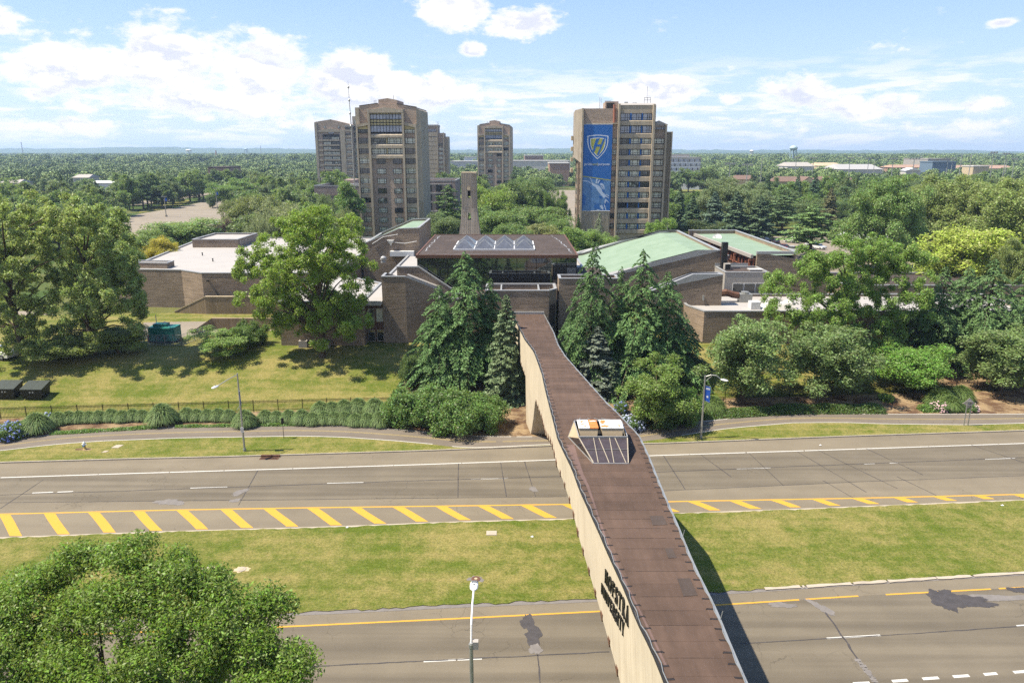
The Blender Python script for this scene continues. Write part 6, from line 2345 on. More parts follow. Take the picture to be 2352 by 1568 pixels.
KINDS_ = {
    # kind: list of variants (H, R, maker)
    'maple': [(12, 5.2, lambda s=s: broad_tree(s, 12, 5.2, 0.2, 130, 30000, .30, flat=.9, up=.4, open_=.45)) for s in (101, 102, 103)],
    'plane': [(20, 8.5, lambda s=s: broad_tree(s, 20, 8.5, .4, 260, 80000, .36, flat=1.0, up=.35, shape='egg', puff=(.11, .20), open_=.42)) for s in (111, 112)],
    'locust': [(15, 7.5, lambda s=s: broad_tree(s, 15, 7.5, -1.6, 280, 88000, .28, flat=1.05, up=.45, puff=(.10, .18), shape='egg', wid=.5, open_=.40)) for s in (121, 122)],
    'street': [(8.5, 3.8, lambda s=s: broad_tree(s, 8.5, 3.8, -0.3, 150, 36000, .22, flat=1.0, shape='egg', puff=(.14, .22), wid=.5, up=.35, open_=.42)) for s in (131, 132)],
    'column': [(17, 4.0, lambda s=s: broad_tree(s, 17, 4.0, 1.2, 110, 15000, .42, puff=(.24, .40), shape='egg')) for s in (141,)],
    'open': [(9, 4.4, lambda s=s: broad_tree(s, 9, 4.4, 1.0, 80, 20000, .25, flat=.9, up=.4, puff=(.15, .25), open_=.5)) for s in (151,)],
    'birch': [(13, 6.0, lambda s=s: broad_tree(s, 13, 6.0, 1.0, 110, 12000, .40, flat=1.7, puff=(.10, .19), wid=.35, up=.1, open_=.5)) for s in (161,)],
    'pine': [(16, 5.5, lambda s=s: conifer(s, 16, 5.5, 100, 230, droop=-.05, spray=.45, leaf=(.55, .14), low=.26, rise=.12, hang=-.15, power=.6, jitter=.4)) for s in (171, 172)],
    'cedar': [(15, 6.0, lambda s=s: conifer(s, 15, 6.0, 120, 560, droop=.30, spray=.38, leaf=(.38, .075), low=.03, rise=.20, hang=.7, jitter=.42, power=.80)) for s in (181, 182, 183)],
    'spruce': [(12, 3.2, lambda s=s: conifer(s, 12, 3.2, 180, 230, droop=.16, spray=.50, leaf=(.32, .13), low=.02, rise=.05, hang=.35, power=.75, jitter=.25)) for s in (191, 192)],
    'bush': [(2.6, 2.0, lambda s=s: broad_tree(s, 2.6, 2.0, -0.5, 110, 22000, .145, flat=1.0, up=.4, puff=(.18, .28), trunk=False, open_=.62)) for s in (201, 202)],
    'wood': [(13, 5.5, lambda s=s: broad_tree(s, 13, 5.5, 1.0, 80, 11000, .55, flat=.9, up=.45, puff=(.18, .28), open_=.5)) for s in (211, 212, 213)],
}
VAR = {}
GREENS = {
    'maple': (.060, .115, .022), 'plane': (.078, .118, .030), 'locust': (.075, .155, .022), 'street': (.078, .130, .040), 'column': (.058, .115, .028), 'open': (.085, .16, .028),
    'birch': (.125, .145, .065), 'pine': (.060, .088, .030), 'cedar': (.058, .098, .034), 'spruce': (.062, .090, .050), 'bush': (.060, .12, .028), 'wood': (.058, .100, .026),
}
NAMES = {'maple': 'maple_tree', 'plane': 'plane_tree', 'locust': 'locust_tree', 'street': 'street_tree', 'column': 'slender_tree', 'open': 'young_tree', 'birch': 'birch_tree', 'pine': 'pine_tree', 'cedar': 'cedar_tree', 'spruce': 'spruce_tree', 'bush': 'shrub', 'wood': 'tree'}
TREES = []


def plant(kind, x, y, H, R, label, group=None, color=None, rz=None, name=None, cat=None, var=None, z=None):
    vs = KINDS_[kind]
    i = var if var is not None else VAR.get(kind, 0) % len(vs)
    VAR[kind] = VAR.get(kind, 0) + 1
    h0, r0, fn = vs[i]
    tm, cm = proto((kind, i), fn)
    z = terr(x, y) if z is None else z
    o = thing(name or NAMES[kind], label, cat or ('shrub' if kind == 'bush' else 'tree'), (x, y, z), group, rz if rz is not None else R_.uniform(0, 6.28), (R / r0, R / r0, H / h0))
    c = color or GREENS[kind]
    k = R_.uniform(.92, 1.08)
    put('crown', cm, o, color=tuple(v * k for v in c))
    if tm:
        put('trunk', tm, o)
    TREES.append((x, y, R))
    return o


def tree_px(kind, px, Y, top, wpx, label, **kw):
    """Tree standing at distance Y whose crown is wpx wide and whose top shows at height top in the photograph."""
    ztop = PY(px, top, Y).z
    zm = (ztop + 3) / 2
    x = X_at(px, Y, zm)
    dep = Y * CP + (EYE - zm) * SP
    R = wpx / 1690.0 * dep / 2 * (1.1 if kind in ('maple', 'plane', 'street', 'open', 'wood', 'bush') else 1)
    z = terr(x, Y)
    return plant(kind, x, Y, ztop - z, R, label, **kw)


# --- nearest tree, in front of the lower left corner
OX, OY = -18.3, 27.6
OAK = []
for (px, py, r, Y) in [(300, 1272, 62, 30), (205, 1292, 62, 30.5), (110, 1350, 72, 30), (30, 1390, 76, 29.5), (400, 1318, 62, 29.5), (468, 1345, 60, 29), (285, 1365, 84, 28.5), (180, 1415, 88, 28.5), (385, 1405, 80, 28), (60, 1470, 92, 28), (500, 1425, 74, 28), (585, 1398, 52, 28.6), (636, 1384, 38, 28.8), (600, 1462, 70, 27.5), (480, 1510, 88, 27), (350, 1500, 92, 27), (220, 1520, 92, 27), (100, 1575, 96, 26.5), (625, 1540, 66, 26.8), (684, 1530, 34, 26.8), (560, 1600, 84, 26), (410, 1620, 98, 26), (250, 1640, 100, 26), (-60, 1430, 92, 28.5), (-90, 1560, 110, 27), (330, 1560, 70, 30), (150, 1500, 80, 31), (480, 1560, 70, 30)]:
    q = PY(px, py, Y)
    OAK.append((q.x - OX, q.y - OY, q.z, r / 1690 * (Y * CP + (EYE - q.z) * SP)))
tm, cm = broad_tree(301, 12.6, 7.9, 3.5, 380, 170000, .175, flat=.8, puff=(.07, .13), wid=.42, up=.45, given=np.array(OAK))
o = thing('oak_tree', 'leafy green oak in the near corner, hiding part of the near carriageway', 'tree', (-18.3, 27.6, -0.05))
put('crown', cm, o, color=(.074, .126, .020))
put('trunk', tm, o)

def limb_tree(seed, name, label, px, Y, spread, limbs, color, npuff, nleaf, leaf, base=1.2, wid=.5, puff=.105):
    """A particular tree: its main limbs (pixel x, y, half-width) are placed one by one as they stand in the photograph."""
    rg = np.random.default_rng(seed)
    x0, z0 = G(px, 800, 3).x * 0 + X_at(px, Y, 8), terr(X_at(px, Y, 8), Y)
    L = []
    for k, (a, b, r) in enumerate(limbs):
        y = Y + spread * (((k * .618) % 1) * 2 - 1)
        q = PY(a, b, y)
        L.append((q.x - x0, q.y - Y, max(q.z - z0, 1.0), r * 1.2 / 1690 * (y * CP + (EYE - q.z) * SP)))
    L = np.array(L)
    H, R = (L[:, 2] + L[:, 3]).max(), 7.5
    tm, cm = broad_tree(seed, H, R, base, npuff, nleaf, leaf, flat=.9, puff=(puff * .6, puff * 1.25), wid=wid, up=.42, given=L)
    o = thing(name, label, 'tree', (x0, Y, z0))
    put('crown', cm, o, color=color)
    put('trunk', tm, o)
    TREES.append((x0, Y, 8))


limb_tree(311, 'plane_tree', 'huge plane tree filling the left edge, its crown over the parking', 40, 98, 5, [(30, 520, 74), (110, 508, 64), (-60, 560, 100), (60, 600, 96), (150, 565, 66), (0, 690, 96), (100, 690, 86), (60, 770, 66), (150, 640, 66), (-80, 700, 100), (105, 850, 36), (75, 825, 40), (-20, 600, 90), (170, 505, 50)], (.128, .172, .048), 360, 100000, .33)
limb_tree(312, 'plane_tree', 'big plane tree left of the green generator, right of the largest one', 205, 98, 3.5, [(190, 512, 48), (240, 522, 46), (278, 570, 48), (220, 590, 70), (290, 640, 46), (250, 675, 66), (297, 710, 38), (200, 700, 60), (265, 760, 40), (180, 770, 50), (305, 755, 26), (210, 640, 60), (150, 800, 36)], (.120, .168, .050), 270, 72000, .33)
limb_tree(321, 'locust_tree', 'large bright honey locust standing on the lawn before the brick wing', 735, 97.5, 3.6, [(730, 512, 42), (662, 545, 46), (790, 545, 46), (602, 600, 48), (562, 628, 28), (700, 590, 76), (788, 612, 62), (640, 650, 64), (740, 665, 80), (808, 690, 44), (582, 680, 38), (690, 725, 70), (778, 735, 58), (820, 740, 28), (640, 715, 48), (735, 770, 34), (700, 540, 50), (755, 560, 50)], (.092, .152, .022), 420, 125000, .27)
limb_tree(322, 'locust_tree', 'large spreading honey locust before the service wing, behind the street trees', 1940, 98.5, 3.6, [(1930, 592, 52), (2010, 585, 50), (1862, 615, 48), (1800, 655, 44), (1772, 692, 30), (1900, 680, 76), (2000, 660, 78), (2078, 650, 56), (2088, 722, 56), (1980, 740, 74), (1880, 750, 66), (1822, 722, 46), (2040, 790, 56), (1950, 810, 50), (2108, 598, 34), (1764, 732, 26), (2060, 605, 44), (1960, 620, 56), (2110, 680, 36)], (.084, .146, .030), 420, 125000, .27)

# --- left: the big plane trees and what stands around the hall
tree_px('maple', 150, 96, 770, 150, 'low leaning tree at the foot of the big plane trees, above the lawn', color=(.09, .12, .03))
tree_px('maple', 268, 98, 745, 120, 'low leafy branchwork in front of the generator yard', color=(.09, .125, .034))
tree_px('maple', 238, 160, 486, 90, 'dark green tree behind the right shoulder of the big plane trees', color=(.06, .115, .026))
tree_px('maple', 296, 150, 552, 70, 'small dark tree left of the yellow flowering one', color=(.055, .105, .026))
tree_px('locust', 370, 158, 545, 120, 'golden yellow flowering tree beside the white hall roof', color=(.225, .205, .022))
tree_px('maple', 415, 195, 497, 165, 'broad round green tree behind the golden yellow one', var=1, color=(.095, .15, .045))
tree_px('maple', 350, 185, 520, 90, 'mid green tree between the yellow tree and the empty car park', color=(.09, .14, .042))
tree_px('maple', 515, 205, 500, 55, 'small dark purple leaved tree beyond the white hall roof', color=(.050, .028, .032))
tree_px('maple', 585, 225, 440, 115, 'round olive tree at the car park corner, left of the weeping birch', color=(.075, .095, .03), var=2)
tree_px('maple', 545, 240, 450, 70, 'olive tree with dark underside at the car park edge', color=(.07, .092, .03))
tree_px('birch', 645, 200, 455, 140, 'pale weeping birch left of the bright honey locust', color=(.125, .145, .07))
tree_px('birch', 600, 190, 490, 80, 'smaller weeping birch beside the olive trees', color=(.115, .14, .066))
tree_px('maple', 545, 99, 745, 60, 'small tree climbing the lawn edge at the low retaining wall', color=(.055, .105, .024))
tree_px('open', 510, 97, 757, 130, 'crooked small fruit tree with open crown on the lawn', color=(.085, .14, .034))
tree_px('bush', 580, 103, 738, 62, 'dense upright dark bush beside the crooked fruit tree', color=(.042, .085, .02))
tree_px('column', 803, 232, 405, 62, 'tall slender tree against the left side of the nearest tower')
tree_px('wood', 770, 330, 392, 62, 'rounded tree before the foot of the far left tower', color=(.06, .105, .03))
tree_px('maple', 748, 240, 440, 45, 'small grey green tree before the pinkish brick building', color=(.075, .115, .045))
tree_px('maple', 690, 260, 470, 80, 'pale green tree left of the pinkish brick building', color=(.09, .12, .05))
tree_px('birch', 790, 215, 478, 70, 'loose pale tree at the foot of the nearest tower', color=(.105, .13, .05))
# --- middle, around the bell tower
tree_px('pine', 1030, 225, 425, 90, 'tall layered pine right of the nearest tower', color=(.055, .088, .028))
tree_px('maple', 1130, 235, 418, 118, 'light green tree right of the bell tower', color=(.098, .155, .03), var=1)
tree_px('maple', 1205, 270, 408, 95, 'dark green tree behind the light one right of the bell tower', color=(.05, .085, .026))
tree_px('maple', 1225, 220, 465, 150, 'wide spreading tree left of the banner tower', color=(.068, .115, .034), var=2)
tree_px('maple', 1140, 205, 470, 120, 'broad tree just right of the bell tower foot', color=(.068, .115, .034))
tree_px('maple', 1275, 200, 490, 90, 'rounded tree before the left flank of the banner tower', color=(.07, .12, .036))
tree_px('street', 1240, 185, 508, 110, 'brownish green tree behind the brown pavilion roof', color=(.105, .12, .045))
tree_px('maple', 1180, 180, 505, 90, 'green tree just behind the pyramid skylights', color=(.07, .12, .036))
tree_px('maple', 1320, 178, 515, 90, 'low green tree between pavilion and banner tower', color=(.085, .145, .034))
tree_px('maple', 1385, 180, 530, 80, 'low bright tree under the banner', color=(.085, .145, .034))
tree_px('spruce', 1328, 195, 492, 26, 'slim dark conifer under the left edge of the banner', color=(.045, .07, .02))
tree_px('cedar', 1376, 192, 488, 50, 'pale layered young cedar before the banner foot', color=(.12, .145, .085))
tree_px('open', 1510, 190, 500, 70, 'bright airy tree at the right foot of the banner tower', color=(.085, .15, .03))
tree_px('maple', 1235, 330, 398, 75, 'far round tree above the pale car park', color=(.06, .1, .034))
for i, px in enumerate((1225, 1262, 1290)):
    tree_px('open', px, 265 + i, 440, 36, ('leftmost', 'middle', 'rightmost')[i] + ' small round tree on the pale car park beside the banner tower', group='small car park trees left of the banner tower', color=(.075, .13, .03))
# --- right, behind the long hall
for i, (k, px, Y, top, w, lab, col) in enumerate([
    ('spruce', 1560, 262, 428, 46, 'dark pointed spruce right of the banner tower at the sunny field', (.045, .068, .036)),
    ('wood', 1548, 520, 388, 52, 'round tree at the foot of the glass office block, left of three', (.06, .10, .03)),
    ('wood', 1582, 526, 391, 52, 'round tree at the foot of the glass office block, middle of three', (.07, .115, .034)),
    ('wood', 1618, 518, 386, 54, 'round tree at the foot of the glass office block, right of three', (.055, .09, .028)),
    ('spruce', 1590, 245, 448, 58, 'dark green spruce second right of the banner tower', (.042, .068, .034)),
    ('spruce', 1640, 250, 440, 72, 'bluish dark spruce in the grove behind the long hall', (.055, .082, .055)),
    ('plane', 1655, 268, 400, 110, 'tall grey green tree rising over the spruce grove', (.085, .115, .055)),
    ('plane', 1730, 262, 408, 105, 'second tall grey green tree of the spruce grove', (.082, .112, .055)),
    ('spruce', 1690, 240, 440, 75, 'broad dark spruce in the middle of the grove behind the long hall', (.042, .064, .036)),
    ('spruce', 1745, 238, 450, 75, 'dark spruce on the right of the grove behind the long hall', (.045, .068, .036)),
    ('maple', 1605, 215, 500, 100, 'dark bushy tree behind the left end of the long hall', (.05, .075, .03)),
    ('pine', 1865, 195, 470, 150, 'wide layered pine beside the parked cars', (.068, .105, .036)),
    ('pine', 1800, 250, 430, 90, 'dark layered pine left of the wide one', (.05, .075, .032)),
    ('spruce', 1905, 255, 432, 60, 'rusty brown green conifer beyond the wide pine', (.07, .07, .034)),
    ('spruce', 1830, 330, 400, 40, 'pointed dark conifer in front of the brown roofed houses', (.035, .06, .03)),
    ('spruce', 1870, 320, 398, 46, 'dark conifer among the brown roofed houses', (.035, .06, .03)),
    ('plane', 2030, 174, 392, 165, 'tall broad tree standing in front of the white tent', (.082, .135, .042)),
    ('plane', 2160, 210, 385, 175, 'big dull green tree behind the lime green one', (.085, .115, .036)),
    ('plane', 2265, 195, 400, 190, 'big tree at the right edge behind the lime green one', (.09, .118, .036)),
    ('plane', 2350, 180, 385, 200, 'tall tree on the far right edge over the car park road', (.085, .115, .034)),
    ('maple', 2080, 190, 480, 90, 'dark tree between the tall broad tree and the lime green one', (.05, .085, .026)),
    ('maple', 2215, 142, 506, 205, 'brilliant lime green tree on the right, brightest in view', (.185, .235, .045)),
    ('plane', 2340, 130, 540, 110, 'dull green tree at the right edge below the lime green one', (.075, .10, .03)),
]):
    gr = 1.35 if k in ('spruce', 'pine') else 1.18 if k == 'plane' else 1
    tree_px(k, px, Y, top, w, lab, color=tuple(v * gr for v in col))
# --- right front: honey locust, cedars, street trees
tree_px('cedar', 2160, 101, 612, 170, 'dark cedar right of the large spreading honey locust', var=0)
tree_px('cedar', 2270, 99, 596, 210, 'broad cedar near the right edge under the lime green tree', var=1)
tree_px('cedar', 2215, 103, 612, 190, 'cedar between two others below the lime green tree', var=2)
tree_px('cedar', 2360, 103, 600, 180, 'cedar cut by the right edge of view', var=2)
for (px, top, w, lab, col, base) in [
    (1715, 725, 205, 'street tree at the fence right of the lamp with the blue flag', (.088, .135, .048), 915),
    (1905, 735, 215, 'street tree at the fence, second right of the flag lamp', (.086, .132, .048), 905),
    (2112, 790, 160, 'bright green maple shaped street tree on bare mulch', (.075, .155, .028), 895),
    (2315, 745, 215, 'street tree beside the diamond sign at the right edge', (.088, .13, .046), 892)]:
    p = G(px if px != 1905 else 1890, base + 3, 0.3)
    tree_px('street' if px != 2112 else 'maple', px, p.y, top, w, lab, color=col)
p = G(1508, 985, 0.1)
tree_px('open', 1510, p.y + .3, 830, 150, 'multi stemmed small green tree beside the bridge and blue hydrangea', color=(.085, .135, .032))
tree_px('bush', 1570, p.y + 2, 885, 84, 'dark green shrub mass between the small tree and the lamp with the flag', color=(.055, .11, .024))
tree_px('bush', 1520, p.y + 2.6, 915, 110, 'low dark shrub under the multi stemmed small tree', color=(.045, .085, .024))
# cedars either side of the bridge
for (px, Y, top, w, lab, v) in [(1068, 93, 578, 250, 'tallest drooping cedar left of the bridge, before the glass pavilion', 0),
                                (1010, 92, 655, 190, 'shorter drooping cedar left of the tallest one', 1),
                                (1128, 93.5, 640, 150, 'drooping cedar between the tallest one and the grey spruce', 2),
                                (1362, 92, 556, 185, 'tall cedar right of the bridge, left of its group', 1),
                                (1472, 92, 574, 210, 'tall thick cedar in the middle of the group right of the bridge', 0),
                                (1425, 94, 612, 140, 'slim cedar between the two tallest right of the bridge', 2),
                                (1530, 94, 624, 190, 'cedar on the right of the group with wide low boughs', 1),
                                (1318, 94, 690, 110, 'low cedar at the right side of the bridge end', 2),
                                (1560, 97, 720, 120, 'dark low cedar at the corner of the service wing', 0)]:
    tree_px('cedar', px, Y, top, w, lab, var=v, color=(.052, .092, .030) if px != 1560 else (.04, .065, .026))
tree_px('spruce', 1163, 87, 678, 108, 'dense grey green spruce touching the left side of the bridge', var=0, color=(.072, .098, .048))
tree_px('spruce', 1372, 90, 750, 130, 'blue grey spruce right of the bridge', var=1, color=(.078, .094, .070))
tree_px('spruce', 1405, 88, 830, 60, 'small dark spruce at the foot of the blue grey one', var=0, color=(.062, .085, .045))
tree_px('maple', 1288, 103, 690, 46, 'small leafy tree at the slit window beside the bridge end', color=(.11, .16, .035))
# hedge left of the bridge
p = G(960, 985, .1)
for i, (px, top, w, base, lab) in enumerate([(955, 893, 122, 985, 'dense round shrub left part of the tall hedge by the path'), (1045, 897, 135, 992, 'dense shrub in the middle of the tall hedge by the path'), (1110, 912, 100, 994, 'dense shrub at the right end of the tall hedge by the path')]):
    q = G(px, base, .1)
    tree_px('bush', px, q.y + 1.6, top, w, lab, color=(.060, .112, .030))
q = G(928, 985, .1)
tree_px('bush', 920, q.y + 1.8, 905, 60, 'dark leafy shrub at the left end of the tall hedge by the path', color=(.055, .105, .028))
tree_px('bush', 945, 91, 812, 44, 'low round bush at the tip of the cedar on the lawn', color=(.06, .10, .036))


ORD = ('first second third fourth fifth sixth seventh eighth ninth tenth eleventh twelfth thirteenth fourteenth fifteenth sixteenth seventeenth eighteenth nineteenth twentieth twenty-first twenty-second twenty-third twenty-fourth twenty-fifth twenty-sixth twenty-seventh twenty-eighth').split()
# ornamental grasses along the path
TUFTS = [tuft(401 + i, 1.25, 1.75) for i in range(3)]
tuft_spots = [(74, 1000, 78), (128, 978, 40), (152, 974, 38), (176, 972, 36), (200, 971, 34), (222, 971, 36), (250, 969, 38), (276, 971, 36), (300, 968, 36), (322, 968, 34), (365, 980, 80), (424, 968, 40), (448, 968, 36), (472, 968, 36), (497, 968, 38), (522, 969, 36), (558, 984, 64), (606, 972, 38), (632, 972, 36), (660, 973, 40), (690, 976, 44), (716, 978, 38), (742, 976, 40), (766, 976, 38), (790, 976, 38), (815, 980, 38), (842, 980, 40), (872, 982, 46),
              (733, 955, 42), (760, 954, 40), (788, 953, 44), (820, 951, 46), (858, 955, 50), (885, 955, 40),
              (1640, 950, 56), (1622, 938, 44), (2170, 935, 60), (2215, 925, 66), (2190, 945, 50)]
for i, (px, by_, w) in enumerate(tuft_spots):
    g = G(px, by_, .1)
    R = w / 1690 * (g.y * CP + 28 * SP) / 2 * (1.05 if w > 60 else 1.34)
    H = R * (1.12 if w > 60 else 1.05) * (1.0 if px < 1500 else .9)
    big_ = {74: 'big grass clump beside the blue hydrangea at the left end of the row', 365: 'largest wide grass clump in the row along the path', 558: 'wide grass clump right behind the left lamp post'}
    lab = big_.get(px) or ('%s fountain grass clump from the left end in the row beside the path' % ORD[i] if i < 28 else '%s fountain grass clump from the left in the back row at the fence' % ORD[i - 28] if i < 34 else ('loose grass clump at the foot of the flag lamp', 'smaller grass clump left of the flag lamp by the fence')[i - 34] if i < 36 else ('loose grass clump behind the pink flowers', 'rightmost loose grass clump near the diamond sign', 'middle low grass clump just behind the pink flowers')[i - 36])
    t_ = thing('grass_clump', lab, 'ornamental grass', (g.x, g.y + R * .5, terr(g.x, g.y) + .1), None if px in big_ else ('fountain grass clumps along the path' if i < 34 else 'loose grass clumps right of the bridge'), R_.uniform(0, 6.28), (R / 1.25, R / 1.25, H / 1.75))
    put('blades', TUFTS[i % 3], t_, color=(.098, .142, .052) if i < 34 else (.08, .12, .035))

# low ground cover between grasses and path
rng = np.random.default_rng(77)
def cover(name, label, pts, n, size, hgt, col, m=M_LEAF):
    P = []
    for (x0p, y0p, x1p, y1p, dep) in pts:
        a, b = G(x0p, y0p, .1), G(x1p, y1p, .1)
        k = n // len(pts)
        f = rng.random(k)
        d = rng.random(k) * dep
        x = a.x + (b.x - a.x) * f
        y = a.y + (b.y - a.y) * f + d
        edge = np.sin(math.pi * np.clip(d / dep, 0, 1)) ** .5
        nz = .5 + .5 * np.sin(x * 1.7) * np.sin(x * .53 + 1)
        keep = rng.random(k) < (.35 + .65 * nz)
        z = .1 + rng.random(k) * hgt * edge * (.6 + .4 * nz)
        P.append(np.stack([x, y, z], 1)[keep])
    C = np.concatenate(P)
    N = unit(np.array([0, 0, 1.0]) + .8 * rng.normal(size=C.shape))
    me = quads_mesh(name, leaf_quads(C, N, size * rng.uniform(.6, 1.4, len(C)), .7, rng), m)
    return put(name, me, None, (0, 0, 0), label=label, cat='ground cover', kind='stuff', color=col)


cover('ground_cover', 'low dark green creeper spilling over the path edge below the grasses', [(110, 1000, 360, 985, 1.0), (400, 983, 700, 978, .7)], 9000, .16, .35, (.062, .12, .028))
cover('ground_cover', 'low dark juniper cover under the two street trees', [(1600, 966, 1840, 951, 2.8), (1800, 952, 2040, 951, 3.2)], 26000, .20, .75, (.042, .075, .020))
cover('ground_cover', 'leafy low plants between the pink flowers', [(2120, 948, 2230, 948, 1.6)], 4000, .18, .8, (.07, .13, .03))


def hydrangea(px, by_, w, H, label, flower, nf, cat='flowering shrub'):
    g = G(px, by_, .1)
    R = w / 1690 * (g.y * CP + 28 * SP) / 2
    o = plant('bush', g.x, g.y + R * .6, H, R, label, color=(.055, .10, .03), name='hydrangea', cat=cat, z=.1)
    o.rotation_euler = (0, 0, 0)
    rg = np.random.default_rng(int(px))
    sx, sz = o.scale[0], o.scale[2]
    mb = MB()
    for k in range(nf):
        d = unit(rg.normal(size=3))
        d[2] = abs(d[2])
        if d[1] > .5:
            d[1] *= -1
        c = np.array([d[0] * R * 1.02, d[1] * R * 1.02, d[2] * H * .95 + .1]) * rg.uniform(.85, 1.06)
        r = rg.uniform(.09, .15)
        i0 = len(mb.v)
        dirs = [(1, 0, 0), (0, 1, 0), (-1, 0, 0), (0, -1, 0), (0, 0, 1), (0, 0, -1)]
        for q in dirs:
            mb.v.append(((c[0] + q[0] * r) / sx, (c[1] + q[1] * r) / sx, (c[2] + q[2] * r * .75) / sz))
        for q in range(4):
            mb.f.append((i0 + q, i0 + (q + 1) % 4, i0 + 4))
            mb.f.append((i0 + (q + 1) % 4, i0 + q, i0 + 5))
            mb.mi.extend([0, 0])
    me = mb.mesh('blossom', flower)
    put('blossom', me, o, kind='stuff')
    return o


M_FL_B = plain('pale_blue_petals', (.42, .47, .66), .8, 0, .1)
M_FL_D = plain('blue_petals', (.22, .27, .60), .8, 0, .15)
M_FL_P = plain('pink_petals', (.62, .42, .44), .8, 0, .15)
hydrangea(1452, 990, 66, 1.5, 'pale blue hydrangea in bloom at the right side of the bridge', M_FL_B, 150)
hydrangea(1428, 950, 36, 1.3, 'small hydrangea in the shade behind the pale blue one', M_FL_D, 40)
hydrangea(12, 1012, 80, 1.7, 'blue hydrangea at the left edge of the path', M_FL_D, 130)
hydrangea(108, 968, 26, 1.0, 'small pale blue hydrangea behind the first grass clump', M_FL_B, 30)
hydrangea(2168, 946, 52, 1.0, 'pink flowering bush left of the diamond sign', M_FL_P, 90)
hydrangea(2232, 946, 40, 1.0, 'pink flowering bush behind the diamond sign', M_FL_P, 60)
g = G(2035, 920, .1)
plant('bush', g.x, g.y, 1.1, 0.9, 'small lone green shrub on the mulch left of the bright street tree', color=(.08, .14, .03))

# ------------------------------------------------------------------ woods: single trees near, one mass beyond
FOOT = [(-75, -25, 98, 185), (-25, 60, 95, 176), (-56, -14, 235, 268), (16, 52, 205, 240), (-14, 18, 455, 490), (-100, -25, 465, 495), (-72, -35, 295, 350), (-36, -20, 325, 365), (-60, -20, 495, 520)]
LOT = [tuple(G(px, py, 3)[:2]) for px, py in [(225, 660), (255, 500), (318, 488), (420, 470), (465, 459), (545, 458), (545, 480), (560, 500), (548, 660)]]
FLD = [tuple(G(px, py, 3)[:2]) for px, py in [(1540, 428), (1785, 424), (1810, 442), (1770, 466), (1540, 466)]]
LOT2 = [tuple(G(px, py, 3)[:2]) for px, py in [(1195, 540), (1238, 466), (1258, 434), (1405, 434), (1425, 470), (1425, 540)]]
LOT3 = [tuple(G(px, py, 3)[:2]) for px, py in [(1530, 575), (1530, 500), (1640, 500), (1700, 540), (1960, 540), (2110, 590), (2110, 650), (1650, 600)]]
CLEAR = [(430, 500, 470), (1, 1, 1)]


def inside(p, poly):
    x, y = p
    c = False
    for k in range(len(poly)):
        (x0, y0), (x1, y1) = poly[k - 1], poly[k]
        if (y0 > y) != (y1 > y) and x < (x1 - x0) * (y - y0) / (y1 - y0) + x0:
            c = not c
    return c


def blocked(x, y, r):
    for (a, b, c, d) in FOOT:
        if a - r < x < b + r and c - r < y < d + r:
            return True
    if any(inside((x, y), q) for q in (LOT, FLD, LOT2, LOT3)):
        return True
    return any((x - a) ** 2 + (y - b) ** 2 < (max(3.0, .55 * (r + c))) ** 2 for a, b, c in TREES)


# row of pines along the far side of the empty car park
pa, pb2 = G(300, 483, 3), G(545, 446, 3)
for k in range(15):
    f = k / 14
    x, y = pa.x + (pb2.x - pa.x) * f + R_.uniform(-3, 3), pa.y + (pb2.y - pa.y) * f + R_.uniform(-4, 4)
    plant('pine' if k % 3 else 'wood', x, y, R_.uniform(14, 18), R_.uniform(5.5, 8), '%s tree from the left in the row behind the empty car park' % ORD[k], 'tree row behind the empty car park', color=(.062, .095, .032) if k % 3 else (.07, .115, .03), name='pine_tree' if k % 3 else 'tree')
for (px, by_, top, w, lab, col, kd) in [(487, 479, 446, 24, 'single small round tree standing on the car park corner', (.035, .065, .024), 'maple'),
                                     (515, 476, 418, 75, 'bright green bushy tree at the far corner of the car park', (.07, .13, .03), 'maple'),
                                     (555, 470, 410, 70, 'second bright green tree at the far corner of the car park', (.068, .125, .03), 'wood'),
                                     (250, 505, 462, 60, 'dark tree at the left corner of the empty car park', (.06, .10, .03), 'maple'),
                                     (272, 498, 432, 50, 'light green tree at the left corner of the empty car park', (.075, .125, .03), 'wood')]:
    g = G(px, by_, 3)
    tree_px(kd, px, g.y + 2, top, w, lab, color=col)
# bare dead tree by the car park
g = G(292, 528, 3)
dead = thing('dead_tree', 'bare grey dead tree at the near edge of the empty car park', 'tree', (g.x, g.y - 30, 3))
mb = MB()
rg = random.Random(5)
for k in range(9):
    a = k * .7
    e = (g.x + math.cos(a) * rg.uniform(1, 3), g.y - 30 + math.sin(a) * 2, 3 + rg.uniform(6, 10.5))
    mb.tube([(g.x, g.y - 30, 3), (g.x + .3 * math.cos(a), g.y - 30, 6.2), e], [.22, .15, .03], 5)
mb.build('trunk', plain('dead_wood', (.30, .26, .22), .9), dead)

cells = []
y = 205.0
step = 12.0
while y < 640:
    half = y * 0.80 + 20
    x = -half
    while x < half:
        cells.append((x + R_.uniform(-4, 4), y + R_.uniform(-4, 4)))
        x += step
    y += step * .95
    step *= 1.035
R_.shuffle(cells)
cells.sort(key=lambda c: c[1] + R_.uniform(0, 40))
COLS = [(.052, .098, .024), (.066, .115, .028), (.045, .080, .026), (.082, .130, .032), (.060, .092, .036), (.075, .110, .040)]
CN = ['mid green', 'fresh green', 'dark green', 'yellowish green', 'olive green', 'grey green']
